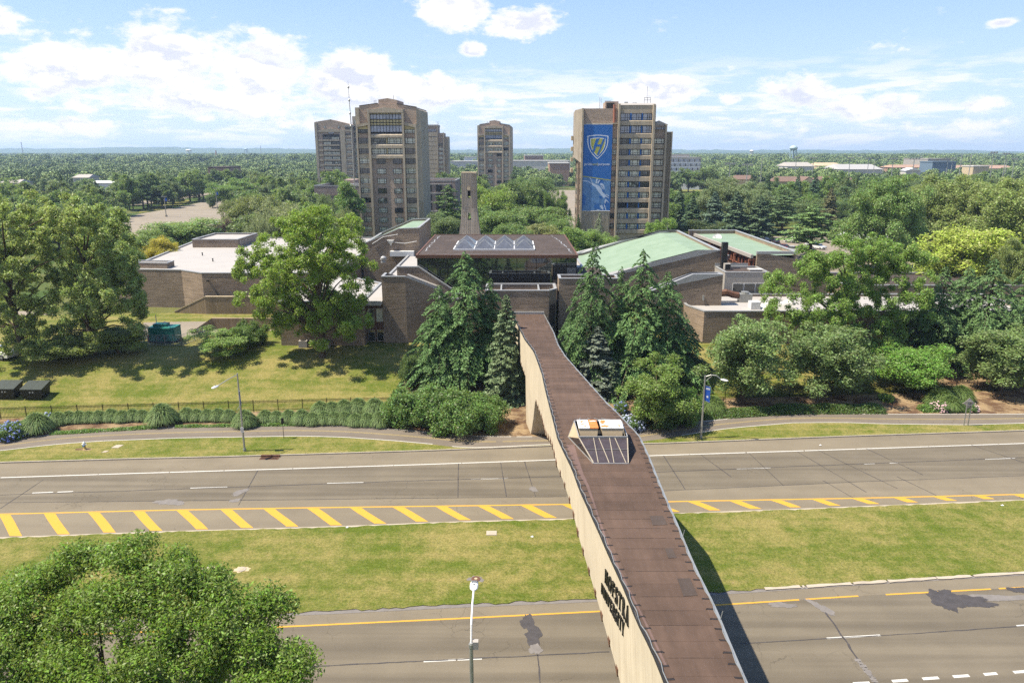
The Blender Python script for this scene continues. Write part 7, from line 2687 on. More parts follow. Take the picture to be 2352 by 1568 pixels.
# things that show over the tree tops: nothing in front of them may rise above the given line
SIGHT = [(722, 800, 468, 300), (984, 1046, 480, 330), (820, 980, 545, 240), (1320, 1520, 522, 213), (1535, 1612, 377, 560), (1838, 1876, 417, 440), (1800, 2035, 388, 640), (2076, 2114, 391, 560), (2120, 2195, 382, 640), (2195, 2335, 389, 600), (478, 526, 391, 560), (0, 48, 420, 420), (166, 264, 419, 420), (1030, 1100, 374, 900), (1176, 1312, 374, 620), (270, 470, 478, 312), (470, 545, 470, 400), (1544, 1700, 440, 470)]
NEARBY = [(150, 'at the left edge of the woods'), (300, 'in the woods above the big plane trees'), (480, 'beyond the empty car park'), (620, 'around the brown school'), (735, 'left of the far left tower'), (980, 'behind the nearest tower'), (1090, 'behind the bell tower'), (1180, 'below the slim far tower'), (1310, 'left of the banner tower'), (1540, 'behind the banner tower'), (1650, 'under the glass office block'), (1790, 'beyond the spruce grove'), (1960, 'around the brown roofed houses'), (2100, 'below the bright white hall'), (2230, 'before the blue building'), (9999, 'near the right edge of the woods')]


def px_of(x, y, z):
    f = y * CP + (EYE - z) * SP
    return 1176 + 1690 * x / f


def cap(x, y, H, r=0.0):
    """Height a tree may have at (x, y) without hiding what the photograph shows behind it."""
    px = px_of(x, y, H)
    k = 1690 * r / y
    for a, b, py, Y in SIGHT:
        if a - k * .6 < px < b + k * .6 and y < Y - 3:
            H = min(H, PY(px, py, y).z - 3 if y > 0 else H)
    return H


n_ind = 0
seen = {}
far_pts = []
for (x, y) in cells:
    r = R_.uniform(4.5, 7.0)
    if blocked(x, y, r):
        continue
    if y < 430 and abs(x) < .72 * y + 6 and n_ind < 290:
        px = px_of(x, y, 10)
        near = next(t for lim, t in NEARBY if px < lim)
        kd = R_.choices(['wood', 'pine', 'spruce', 'maple'], [7, 1.2, .8, 1.2])[0]
        H = R_.uniform(9, 15) if y < 330 else R_.uniform(11, 17)
        if x > 20 and y < 300:
            H *= .8
        H = cap(x, y, H, r)
        if H < 4:
            continue
        r *= min(1, .55 + H / 24)
        row = 'nearest row' if y < 270 else 'middle rows' if y < 345 else 'far rows'
        size = 'tall' if H > 12.5 else 'low' if H < 9 else 'rounded'
        if kd in ('pine', 'spruce'):
            for q, (tint, col) in enumerate((('dark', (.045, .072, .028)), ('dull', (.055, .075, .038)), ('bluish', (.048, .072, .048)), ('brownish', (.065, .072, .032)))):
                lab = '%s %s %s %s, %s' % ('tall' if H > 12.5 else 'smaller', tint, kd, near, row)
                if lab not in seen:
                    break
            plant(kd, x, y, H * 1.05, r * .75, lab, 'conifers in the woods', color=col)
        else:
            ci_ = R_.randrange(6)
            for q in range(18):
                c_ = (ci_ + q) % 6
                lab = '%s%s %s leafy tree %s, %s' % (size, ('', ' broad', ' narrow')[q // 6], CN[c_], near, row)
                if lab not in seen:
                    break
            plant(kd, x, y, H, r * (1, 1.2, .75)[q // 6], lab, 'leafy trees in the woods', color=COLS[c_], name='tree')
        seen[lab] = 1
        n_ind += 1
    else:
        s_ = R_.uniform(.8, 1.25)
        c_ = cap(x, y, 12.5 * s_, 6)
        if c_ > 4:
            far_pts.append((x, y, min(s_, c_ / 12.5)))
        TREES.append((x, y, r * .6))
print('individual wood trees', n_ind, 'all trees', len(TREES))


def in_town(x, y):
    """Openings in the far woods: roofs, fields and roads of the town on the right."""
    if x > -40 and x < 1200 and y > 640:
        a = math.sin(x * .011 + 1.3) * math.sin(y * .009) + .5 * math.sin(x * .031 + y * .017)
        return a > .55
    return False


y = 640.0
step = 12.5
while y < 5200:
    half = y * .82
    x = -half
    while x < half:
        xx, yy = x + R_.uniform(-.45, .45) * step, y + R_.uniform(-.45, .45) * step
        s_ = R_.uniform(.75, 1.25) * max(1, step / 17)
        if not in_town(xx, yy):
            c_ = cap(xx, yy, 12.5 * s_, 6)
            if c_ > 4:
                far_pts.append((xx, yy, min(s_, c_ / 12.5)))
        x += step
    y += step * 1.0
    step = min(27, step * 1.026)


def far_crown(seed):
    t, c = broad_tree(seed, 12.5, 7.0, .5, 40, 2600, 1.05, puff=(.22, .36), trunk=False, open_=.72, wid=.7, nl=9)
    c.materials.clear()
    c.materials.append(M_FARLEAF)
    return c


far_col = bpy.data.collections.new('far_crowns')
for i in range(3):
    far_col.objects.link(bpy.data.objects.new('far_crown', far_crown(501 + i)))
pm = bpy.data.meshes.new('distant_woods')
arr = np.array(far_pts)
pm.vertices.add(len(arr))
pm.vertices.foreach_set('co', np.stack([arr[:, 0], arr[:, 1], np.full(len(arr), 2.6)], 1).astype(np.float32).ravel())
at_ = pm.attributes.new('size', 'FLOAT', 'POINT')
at_.data.foreach_set('value', arr[:, 2].astype(np.float32))
woods = put('distant_woods', pm, None, (0, 0, 0), label='unbroken green woods reaching from behind the campus to the hills', cat='woods', kind='stuff')
gn = bpy.data.node_groups.new('scatter', 'GeometryNodeTree')
gn.interface.new_socket('Geometry', in_out='INPUT', socket_type='NodeSocketGeometry')
gn.interface.new_socket('Geometry', in_out='OUTPUT', socket_type='NodeSocketGeometry')
gi, go_ = gn.nodes.new('NodeGroupInput'), gn.nodes.new('NodeGroupOutput')
m2p = gn.nodes.new('GeometryNodeMeshToPoints')
ci = gn.nodes.new('GeometryNodeCollectionInfo')
ci.inputs['Collection'].default_value = far_col
ci.inputs['Separate Children'].default_value = True
ci.inputs['Reset Children'].default_value = True
iop = gn.nodes.new('GeometryNodeInstanceOnPoints')
iop.inputs['Pick Instance'].default_value = True
rv = gn.nodes.new('FunctionNodeRandomValue')
rv.data_type = 'FLOAT_VECTOR'
rv.inputs[0].default_value = (0, 0, 0)
rv.inputs[1].default_value = (0, 0, 6.283)
na = gn.nodes.new('GeometryNodeInputNamedAttribute')
na.data_type = 'FLOAT'
na.inputs['Name'].default_value = 'size'
for a, b in ((gi.outputs[0], m2p.inputs['Mesh']), (m2p.outputs[0], iop.inputs['Points']), (ci.outputs[0], iop.inputs['Instance']), (rv.outputs[0], iop.inputs['Rotation']), (na.outputs[0], iop.inputs['Scale']), (iop.outputs[0], go_.inputs[0])):
    gn.links.new(a, b)
md = woods.modifiers.new('scatter', 'NODES')
md.node_group = gn

# wooded hills on the skyline
def ridge(y0, pts, label):
    """pts: (pixel x, pixel y of the crest)."""
    mb = MB()
    n = 240
    xs_ = np.linspace(-400, 2752, n)
    rg = random.Random(int(y0))
    ph = [rg.uniform(0, 6.28) for _ in range(6)]
    crest = []
    for px in xs_:
        py = poly_at(pts, px)
        p = PY(px, py, y0)
        jig = sum(math.sin(px * f + ph[i]) * a for i, (f, a) in enumerate(((.02, 3.0), (.055, 2.0), (.13, 1.6), (.31, 1.5), (.71, 1.3), (1.7, 1.0))))
        crest.append((p.x, p.z + jig))
    for k in range(n - 1):
        (xa, za), (xb, zb) = crest[k], crest[k + 1]
        for j in range(5):
            f0, f1 = j / 5, (j + 1) / 5
            mb.face((xa, y0 - 900 * (1 - f0), za * f0 ** .6), (xb, y0 - 900 * (1 - f0), zb * f0 ** .6), (xb, y0 - 900 * (1 - f1), zb * f1 ** .6), (xa, y0 - 900 * (1 - f1), za * f1 ** .6))
        mb.face((xa, y0, za), (xb, y0, zb), (xb, y0 + 900, 0), (xa, y0 + 900, 0))
    mb.build('hills', M_HILL, kind='structure', smooth=True)


ridge(6200, [(-400, 342), (0, 342), (250, 339), (420, 338), (560, 341), (760, 343), (1050, 344), (1230, 342), (1350, 342), (1600, 345), (1750, 344), (1950, 346), (2100, 344), (2352, 348), (2752, 348)], '')

# ------------------------------------------------------------------ far town
M_BLUEGREY = plain('blue_grey_cladding', (.14, .20, .27), .7, 0, .1)
M_FARROOF = plain('far_roof', (.36, .35, .34), .7, 0, .1)
def far_box(name, label, cat, px0, px1, top, base, Y, m, roofm, depth=25, windows=None, gable=0):
    x0, x1 = X_at(px0, Y, 10), X_at(px1, Y, 10)
    z0, z1 = 2.9, PY(px0, top, Y).z
    o = thing(name, label, cat, ((x0 + x1) / 2, Y, 3))
    zb = PY(px0, base, Y).z if base else z1
    if gable:
        MB().box(x0, x1, Y, Y + depth, z0, zb).build('wall', m, o)
        r = MB()
        e = .6
        if gable == 1:      # ridge runs across the view
            r.hexa([(x0 - e, Y - e, zb), (x1 + e, Y - e, zb), (x1 + e, Y + depth + e, zb), (x0 - e, Y + depth + e, zb)], [(x0 + (x1 - x0) * .08, Y + depth / 2 - .1, z1), (x1 - (x1 - x0) * .02, Y + depth / 2 - .1, z1), (x1 - (x1 - x0) * .02, Y + depth / 2 + .1, z1), (x0 + (x1 - x0) * .08, Y + depth / 2 + .1, z1)])
        else:               # gable end faces the view
            xm = (x0 + x1) / 2
            r.hexa([(x0 - e, Y - e, zb), (x1 + e, Y - e, zb), (x1 + e, Y + depth, zb), (x0 - e, Y + depth, zb)], [(xm - .1, Y - e, z1), (xm + .1, Y - e, z1), (xm + .1, Y + depth, z1), (xm - .1, Y + depth, z1)])
            g = MB()
            g.face((x0 + .3, Y - e - .05, zb), (x1 - .3, Y - e - .05, zb), (xm, Y - e - .05, z1 - .4))
            g.build('gable', m, o)
        r.build('roof', roofm, o)
    else:
        MB().box(x0, x1, Y, Y + depth, z0, z1).build('wall', m, o)
        MB().box(x0 - .3, x1 + .3, Y - .3, Y + depth + .3, z1 + .01, z1 + .8).build('roof', roofm, o)
    if windows:
        nx, ny, zz0 = windows
        for j in range(ny):
            for i in range(nx):
                wx0 = x0 + (x1 - x0) * (i + .15) / nx
                wx1 = x0 + (x1 - x0) * (i + .85) / nx
                hh = (zb - zz0) / ny
                MB().box(wx0, wx1, Y - .12, Y - .01, zz0 + hh * (j + .2), zz0 + hh * (j + .85)).build('window', M_PANE_B if (i + j) % 3 else M_GLASS, o)
    return o


far_box('office_building', 'white office block with glass bands right of the banner tower', 'office building', 1534, 1607, 364, None, 560, M_TENT, M_FARROOF, 30, (18, 5, 10))
far_box('office_roof_block', 'white upper storey on the glass office block', 'office building', 1534, 1580, 357, None, 575, M_PALE, M_FARROOF, 15)
far_box('sports_hall', 'long low hall with bright white gabled roof in the far town', 'hall', 1927, 2025, 378, 389, 640, M_PALE, M_FARROOF, 40, gable=1)
far_box('warehouse', 'grey roofed warehouse left of the bright white hall', 'warehouse', 1808, 1868, 373, 382, 700, M_PALE, M_GREYPANEL, 30, gable=1)
far_box('warehouse', 'tan roofed warehouse between the grey one and the white hall', 'warehouse', 1880, 1932, 374, 381, 720, M_PLASTER, M_TAN, 30, gable=1)
far_box('house', 'brown roofed house with cream gable among the conifers on the right', 'house', 1840, 1872, 406, 419, 430, M_PLASTER, M_TILE, 16, gable=2)
far_box('house', 'long brown roof of the house row right of the cream gable', 'house', 1874, 1960, 406, 416, 440, M_PLASTER, M_TILE, 12, (8, 1, 8), gable=1)
far_box('house', 'brown roofed house left of the cream gable', 'house', 1782, 1835, 406, 417, 445, M_PLASTER, M_TILE, 12, gable=1)
far_box('house', 'brown roofed house half hidden left of the tall pale trees', 'house', 1690, 1730, 403, 412, 460, M_PLASTER, M_TILE, 12, gable=1)
far_box('arena', 'round grey drum building beyond the white hall', 'building', 2128, 2180, 366, None, 800, M_GREYPANEL, M_GREYPANEL, 50)
far_box('shed', 'blue clad building in front of the grey drum', 'building', 2138, 2192, 373, None, 640, M_BLUEGREY, M_BLUEGREY, 20)
far_box('canopy', 'small white pyramid roofed canopy left of the blue building', 'canopy', 2078, 2112, 386, 392, 560, M_PALE, M_TENT, 10, gable=2)
far_box('house', 'cream block with flat roof below the right hand stadium lights', 'building', 2232, 2268, 383, None, 600, M_PLASTER, M_PALE, 15)
far_box('store', 'long white roofed store on the far left of the right hand skyline', 'store', 1938, 2055, 361, None, 1500, M_PALE, M_FARROOF, 60)
far_box('store', 'second long white roofed store near the right end of the skyline', 'store', 2090, 2155, 361, None, 1500, M_PALE, M_FARROOF, 60)
far_box('warehouse', 'long brown roofed hall behind the small canopy', 'warehouse', 2050, 2130, 379, 385, 680, M_PINKWALL, M_PINKWALL, 25, gable=1)
far_box('warehouse', 'brown hall with white gable near the right edge', 'warehouse', 2195, 2330, 380, 387, 700, M_PALE, M_PINKWALL, 25, gable=1)
far_box('shopping_centre', 'pale flat shopping centre between the middle towers', 'shopping centre', 1035, 1098, 372, None, 900, M_PALE, M_FARROOF, 60)
far_box('shopping_centre', 'white block of the shopping centre nearest the slim far tower', 'shopping centre', 1066, 1092, 362, None, 1000, M_TENT, M_FARROOF, 40)
far_box('shopping_centre', 'pink brown shopping centre left of the banner tower', 'shopping centre', 1205, 1248, 358, None, 1000, M_PINKWALL, M_PALE, 60)
far_box('shopping_centre', 'long low pale shopping centre right of the slim far tower', 'shopping centre', 1176, 1310, 371, None, 800, M_PALE, M_FARROOF, 60)
far_box('shopping_centre', 'low brown store front at the left flank of the banner tower', 'shopping centre', 1262, 1308, 376, None, 620, M_PINKWALL, M_PALE, 30)
far_box('school', 'brown brick school with flat roof in the left woods', 'school', 480, 522, 386, None, 560, M_PINKWALL, M_FELT_D, 30)
far_box('house', 'white gabled house at the left edge of the woods', 'house', 2, 45, 413, 420, 420, M_PALE, M_GREYPANEL, 12, gable=1)
far_box('house', 'pale roofed house in the left woods', 'house', 170, 206, 401, 408, 470, M_PALE, M_GREYPANEL, 12, gable=1)
far_box('house', 'long white roof low in the left woods', 'house', 205, 262, 416, 420, 420, M_TENT, M_TENT, 14, gable=1)


def water_tower(px, top, bowl, Y, w, label, m):
    ztop, zb = PY(px, top, Y).z, PY(px, bowl, Y).z
    x = X_at(px, Y, ztop)
    R = w / 1690 * Y / 2
    o = thing('water_tower', label, 'water tower', (x, Y, 3))
    h = ztop - zb
    MB().lathe((x, Y, zb), [(R * .3, 0), (R * .75, h * .10), (R, h * .38), (R, h * .55), (R * .8, h * .82), (R * .3, h * .98), (R * .05, h)], 20).build('tank', m, o, smooth=True)
    for k in range(6):
        a = k * math.pi / 3
        MB().tube([(x + R * .8 * math.cos(a), Y + R * .8 * math.sin(a), 3), (x + R * .8 * math.cos(a), Y + R * .8 * math.sin(a), zb + h * .2)], R * .085, 6).build('leg', m, o)
    MB().tube([(x, Y, 3), (x, Y, zb + h * .1)], R * .15, 8).build('riser_pipe', m, o)
    MB().lathe((x, Y, zb + h * .42), [(R * 1.08, 0), (R * 1.08, h * .03)], 20).build('walkway', m, o)
    return o


water_tower(1823.5, 334, 346, 1250, 17, 'large pale blue water tower on legs on the right skyline', M_TANKBLUE)
water_tower(1727, 344.5, 350, 1700, 9, 'small white water tower left of the large pale blue one', M_WMETAL)
water_tower(433, 343, 347.5, 2200, 13, 'flat white water tank on the left skyline', M_WMETAL)
water_tower(565, 340.5, 344, 3200, 10, 'faint blue water tank on the left hills', M_TANKBLUE)
def mast(name, label, cat, px, top, base, Y, r, m, lights=0, w=0):
    x = X_at(px, Y, 20)
    zt3 = PY(px, top, Y).z
    o = thing(name, label, cat, (x, Y, 3))
    MB().tube([(x, Y, 2.9), (x, Y, zt3)], [r, r * .7], 6).build('pole', m, o)
    if lights:
        b = MB()
        b.box(x - w / 2, x + w / 2, Y - .15, Y + .15, zt3 - .25, zt3 + .05)
        bo = b.build('cross_bar', m, o)
        for k in range(lights):
            xx = x - w / 2 + w * (k + .5) / lights
            MB().box(xx - w / lights * .32, xx + w / lights * .32, Y - .5, Y - .16, zt3 + .06, zt3 + .75).build('floodlight', m, bo)
    return o


mast('chimney', 'slim dark chimney in the left skyline', 'chimney', 497, 346, None, 1500, 2.0, M_PINKWALL)
mast('radio_mast', 'lattice mast on the far left skyline', 'mast', 53, 326, None, 3200, 2.2, M_METAL)
mast('radio_mast', 'thin white mast on the left hills', 'mast', 600, 335, None, 3200, 1.6, M_METAL)
for i, (px, top, Y, n, w) in enumerate([(1676, 377, 420, 6, 6), (1716, 379.5, 400, 5, 6), (1749, 362, 520, 0, 0), (1828, 363, 600, 4, 5), (1867, 363.5, 540, 4, 6), (1951, 363.5, 560, 4, 6), (1994, 364.5, 600, 3, 5), (2008, 365, 620, 0, 0), (2030, 372, 620, 0, 0), (2050, 365.5, 560, 4, 7), (2098, 365.5, 520, 4, 8), (2175, 365, 520, 4, 8), (2186, 365, 540, 3, 6), (2205, 354, 480, 0, 0), (2227, 354, 480, 0, 0), (2277, 351.5, 470, 3, 5), (2306, 354, 480, 3, 5), (2311, 366, 560, 0, 0), (2328, 366, 540, 4, 5)]):
    mast('light_pole', ('grey floodlight pole, %s from the left on the right hand skyline' if n else 'bare grey pole, %s from the left on the right hand skyline') % ORD[i], 'light pole', px, top, None, Y, .30, M_METAL, n, w).__setitem__('group', 'stadium poles on the right skyline')

# ------------------------------------------------------------------ street furniture and smaller things
def street_lamp(px, base_py, top_py, arm, label, head_at=None, brace=False):
    g = G(px, base_py, .1)
    x, y = g.x, g.y
    H = PY(px, top_py, y).z
    o = thing('street_lamp', label, 'street lamp', (x, y, .1))
    MB().tube([(x, y, .05), (x, y, .35)], .17, 8).build('base', M_METAL, o)
    MB().tube([(x, y, .3), (x, y, H)], [.115, .075], 8).build('pole', M_METAL, o)
    a = Vector((x, y, H - .15))
    tip = a + Vector(arm)
    pts = [a, a.lerp(tip, .35) + Vector((0, 0, .32)), a.lerp(tip, .7) + Vector((0, 0, .34)), tip]
    if not brace:
        pts = [a, a.lerp(tip, .5) + Vector((0, 0, .06)), tip]
    MB().tube(pts, .045, 6).build('arm', M_METAL, o)
    if brace:
        MB().tube([a + Vector((0, 0, -.55)), a.lerp(tip, .42) + Vector((0, 0, .22))], .03, 5).build('brace', M_METAL, o)
    d = Vector(arm)
    d.z = 0
    d.normalize()
    s = Vector((-d.y, d.x, 0))
    hd = MB()
    ring = []
    for (f, w, t, zz) in ((-.05, .07, .05, 0), (.12, .16, .10, -.02), (.38, .21, .12, -.05), (.62, .17, .09, -.07), (.74, .05, .03, -.08)):
        c = tip + d * f + Vector((0, 0, zz))
        ring.append([tuple(c + s * w * math.cos(q * math.pi / 4) + Vector((0, 0, t * math.sin(q * math.pi / 4)))) for q in range(8)])
    for r0, r1 in zip(ring[:-1], ring[1:]):
        for q in range(8):
            hd.face(r0[q], r0[(q + 1) % 8], r1[(q + 1) % 8], r1[q])
    hd.face(*ring[0]).face(*ring[-1])
    hd.build('lamp_head', M_WMETAL, o)
    MB().lathe(tuple(tip + d * .3 + Vector((0, 0, .06))), [(.05, 0), (.05, .09)], 8).build('photocell', M_METAL, o)
    return o, x, y, H


l1, x, y, H = street_lamp(562, 1035, 857, (-1.25, -1.9, -.55), 'grey street lamp left of the bridge with its arm towards the road')
for (z0, z1, t) in ((H - 2.0, H - 1.1, .01), (H - 3.6, H - 2.1, .0)):
    pass
f1 = thing('lamp_banner', 'narrow blue flag seen edge on along the left street lamp', 'banner', (x + .15, y, H - 3.2))
MB().hexa([(x + .10, y - .05, H - 3.3), (x + .24, y - .42, H - 3.3), (x + .26, y - .41, H - 3.3), (x + .12, y - .03, H - 3.3)], [(x + .10, y - .05, H - 1.85), (x + .24, y - .42, H - 1.85), (x + .26, y - .41, H - 1.85), (x + .12, y - .03, H - 1.85)]).build('cloth', M_BLUE, f1)
MB().tube([(x, y, H - 1.83), (x + .26, y - .44, H - 1.80)], .02, 5).build('bracket', M_METAL, f1)
MB().tube([(x, y, H - 3.32), (x - .22, y - .44, H - 3.75)], .02, 5).build('bracket', M_METAL, f1)
s1 = thing('parking_sign', 'small white sign plate strapped to the left street lamp', 'sign', (x, y - .13, 2.6))
MB().box(x - .16, x + .16, y - .16, y - .135, 2.2, 2.75).build('plate', M_WMETAL, s1)
for k in range(4):
    MB().box(x - .11, x + .11, y - .166, y - .161, 2.30 + k * .11, 2.345 + k * .11).build('print_line', M_GREYPANEL, s1)
l2, x, y, H = street_lamp(1610, 1005, 862, (1.55, -.55, -.12), 'grey street lamp right of the bridge carrying a blue flag', brace=True)
f2 = thing('lamp_banner', 'blue flag with white print on the right street lamp', 'banner', (x + .3, y, H - 2))
MB().hexa([(x + .10, y - .02, H - 2.75), (x + .62, y - .18, H - 2.95), (x + .62, y - .15, H - 2.95), (x + .10, y + .01, H - 2.75)], [(x + .10, y - .02, H - 1.10), (x + .62, y - .18, H - 1.25), (x + .62, y - .15, H - 1.25), (x + .10, y + .01, H - 1.10)]).build('cloth', M_BLUE, f2)
MB().tube([(x, y, H - 1.06), (x + .64, y - .18, H - 1.21)], .02, 5).build('bracket', M_METAL, f2)
MB().tube([(x, y, H - 2.78), (x + .64, y - .18, H - 2.98)], .02, 5).build('bracket', M_METAL, f2)
for k, (a, b, z0, z1) in enumerate(((.16, .56, 1.34, 1.42), (.16, .56, 1.46, 1.52), (.28, .44, 2.2, 2.42))):
    yy = lambda u: y - .02 - (u - .10) * .31 - .012
    MB().face((x + a, yy(a), H - z1), (x + b, yy(b), H - z1 - .05), (x + b, yy(b), H - z0 - .05), (x + a, yy(a), H - z0)).build('white_print', M_BANNER_W, f2)
# near lamp, its foot below the frame
p = G(1073, 1568, 0)
xn, yn = -1.93, 30.1
o = thing('street_lamp', 'near street lamp seen from above over the near carriageway, with camera box', 'street lamp', (xn, yn, .1))
Hn = 9.0
MB().tube([(xn, yn, 0), (xn, yn, 7.6)], [.13, .09], 8).build('pole', M_METAL, o)
tip = Vector((xn + .04, yn + 2.0, Hn + .12))
MB().tube([(xn, yn, 7.5), (xn, yn + .35, 8.35), (xn + .02, yn + 1.2, 8.95), tip], .05, 6).build('arm', M_WMETAL, o)
hd = MB()
ring = []
d, s = Vector((0, 1, 0)), Vector((1, 0, 0))
for (f, w, t) in ((-.05, .08, .05), (.1, .19, .09), (.4, .215, .11), (.66, .19, .09), (.74, .10, .04)):
    c = tip + d * f
    ring.append([tuple(c + s * w * math.cos(q * math.pi / 5) + Vector((0, 0, t * math.sin(q * math.pi / 5)))) for q in range(10)])
for r0, r1 in zip(ring[:-1], ring[1:]):
    for q in range(10):
        hd.face(r0[q], r0[(q + 1) % 10], r1[(q + 1) % 10], r1[q])
hd.face(*ring[0]).face(*ring[-1])
lh = hd.build('lamp_head', M_WMETAL, o, smooth=False)
for k in range(9):
    xx = tip.x - .13 + k * .0325
    MB().box(xx - .006, xx + .006, tip.y + .48, tip.y + .66, tip.z + .075, tip.z + .125).build('cooling_fin', M_METAL, lh)
MB().lathe((tip.x, tip.y + .3, tip.z + .10), [(.04, 0), (.04, .07)], 8).build('photocell', M_METAL, o)
MB().box(xn + .08, xn + .34, yn - .1, yn + .16, 7.3, 7.7).build('camera_box', M_GREYPANEL, o)
MB().lathe((xn, yn, 7.35), [(.12, 0), (.12, .2)], 8).build('collar', M_METAL, o)
MB().lathe((xn, yn, 5.0), [(.13, 0), (.13, .12)], 8).build('collar', M_METAL, o)

# poles of the far car park
for i, (px, by_, top, Yk) in enumerate([(379, 498, 452, 0), (497, 479, 433, 0), (564, 470, 425, 0), (640, 555, 490, 0)]):
    g = G(px, min(by_, 545), 3)
    Y = g.y
    x = X_at(px, Y, 8)
    zt = PY(px, top, Y).z
    o = thing('car_park_lamp', ['car park lamp nearest the left corner of the empty car park', 'car park lamp in the middle of the far car park edge', 'car park lamp by the bright green corner trees', 'car park lamp rising before the olive trees'][i], 'lamp', (x, Y, 3), 'lamps around the empty car park')
    MB().lathe((x, Y, 2.95), [(.5, 0), (.5, .8)], 10).build('footing', M_KERB, o)
    MB().tube([(x, Y, 3.7), (x, Y, zt)], [.2, .14], 6).build('pole', M_METAL, o)
    MB().box(x - 1.1, x - .2, Y - .3, Y + .3, zt - .05, zt + .2).build('lamp_head', M_METAL, o)
    MB().box(x + .2, x + 1.1, Y - .3, Y + .3, zt - .05, zt + .2).build('lamp_head', M_METAL, o)
    if i < 3:
        MB().box(x + .3, x + 1.1, Y - .05, Y, 9.6, 11).build('flag', M_BLUE, o)

# iron fence
def fence(x0, x1, label):
    yy = lambda x: FENCE_S + .085 * x
    o = thing('iron_fence', label, 'fence', ((x0 + x1) / 2, yy((x0 + x1) / 2), .1))
    n = int((x1 - x0) / 2.75)
    pk = MB()
    for k in range(n + 1):
        x = x0 + (x1 - x0) * k / n
        MB().box(x - .04, x + .04, yy(x) - .04, yy(x) + .04, .05, 1.62).build('post', M_BLACK, o)
        if k < n:
            xb = x0 + (x1 - x0) * (k + 1) / n
            for z in (.32, 1.26, 1.42):
                MB().hexa([(x + .04, yy(x) - .018, z), (xb - .04, yy(xb) - .018, z), (xb - .04, yy(xb) + .018, z), (x + .04, yy(x) + .018, z)], [(x + .04, yy(x) - .018, z + .045), (xb - .04, yy(xb) - .018, z + .045), (xb - .04, yy(xb) + .018, z + .045), (x + .04, yy(x) + .018, z + .045)]).build('rail', M_BLACK, o)
            for q in range(1, 19):
                xx = x + (xb - x) * q / 19
                pk.box(xx - .011, xx + .011, yy(xx) - .011, yy(xx) + .011, .2, 1.58)
    pk.build('pickets', M_BLACK, o, kind='stuff')
    return o


fence(-62, 0.6, 'black iron fence along the lawn left of the bridge')
fence(4.6, 82, 'black iron fence behind the street trees right of the bridge')

# green generator in its fenced yard
g = G(380, 786, 3)
gxx, gyy = g.x, g.y
gen_ = thing('generator', 'teal green generator housing on a dark base behind a wire fence', 'generator', (gxx, gyy, 3))
MB().box(gxx - 2.1, gxx + 2.0, gyy - .9, gyy + 1.5, 2.95, 3.35).build('base', M_BLACK, gen_)
MB().box(gxx - 1.95, gxx + 1.85, gyy - .8, gyy + 1.4, 3.36, 5.25).build('housing', M_TEAL, gen_)
MB().hexa([(gxx - 2.0, gyy - .86, 5.253), (gxx + 1.9, gyy - .86, 5.253), (gxx + 1.9, gyy + 1.46, 5.253), (gxx - 2.0, gyy + 1.46, 5.253)], [(gxx - 1.95, gyy - .8, 5.4), (gxx + 1.85, gyy - .8, 5.4), (gxx + 1.85, gyy + 1.4, 5.4), (gxx - 1.95, gyy + 1.4, 5.4)]).build('lid', M_TEAL, gen_)
MB().box(gxx - 1.4, gxx + .5, gyy - .3, gyy + 1.0, 5.403, 5.8).build('vent_hood', M_TEAL, gen_)
MB().tube([(gxx + .1, gyy + .3, 5.8), (gxx + .1, gyy + .3, 6.05)], .12, 8).build('exhaust', M_WMETAL, gen_)
for k in range(4):
    MB().box(gxx - 1.9 + k * .94, gxx - 1.02 + k * .94, gyy - .83, gyy - .803, 3.45, 5.15).build('door', M_TEAL, gen_)
    MB().box(gxx - 1.12 + k * .94, gxx - 1.06 + k * .94, gyy - .87, gyy - .832, 4.2, 4.4).build('handle', M_BLACK, gen_)
for k in (1, 2):
    for q in range(5):
        MB().box(gxx - 1.75 + k * .94, gxx - 1.2 + k * .94, gyy - .86, gyy - .835, 3.6 + q * .12, 3.66 + q * .12).build('louvre', M_DMETAL, gen_)
MB().lathe((gxx - 2.05, gyy - .75, 3.4), [(.16, 0), (.16, .75), (.08, .85)], 8).build('fire_extinguisher', M_RED, gen_)
yard = thing('wire_fence', 'low wire fence with steel posts around the green generator', 'fence', (gxx, gyy, 3))
fp = [(gxx - 4.2, gyy + 3.6), (gxx - 2.6, gyy - 2.2), (gxx + 3.4, gyy - 2.2), (gxx + 4.8, gyy + 3.2)]
wire = MB()
for a, b in zip(fp[:-1], fp[1:]):
    n = max(2, int(math.dist(a, b) / 1.2))
    for k in range(n + 1):
        f = k / n
        xx, yy2 = a[0] + (b[0] - a[0]) * f, a[1] + (b[1] - a[1]) * f
        MB().tube([(xx, yy2, 2.9), (xx, yy2, 4.7)], .05, 6).build('post', M_METAL, yard)
    for z in (3.15, 4.65):
        MB().tube([(*a, z), (*b, z)], .03, 5).build('rail', M_METAL, yard)
    L = math.dist(a, b)
    m_ = int(L / .16)
    for k in range(m_):
        f0 = k / m_
        for sg in (0, 1):
            fa_, fb_ = f0, min(1, f0 + 1.5 / L)
            if sg:
                fa_, fb_ = fb_, fa_
            wire.tube([(a[0] + (b[0] - a[0]) * fa_, a[1] + (b[1] - a[1]) * fa_, 3.15), (a[0] + (b[0] - a[0]) * fb_, a[1] + (b[1] - a[1]) * fb_, 4.65)], .006, 3, caps=False)
wire.build('wire_mesh', M_METAL, yard, kind='stuff')
MB().tube([(gxx - 2.2, gyy + 2.5, 3), (gxx - 2.2, gyy + 2.5, 6.6)], .06, 6).build('vent_pole', M_METAL, yard)

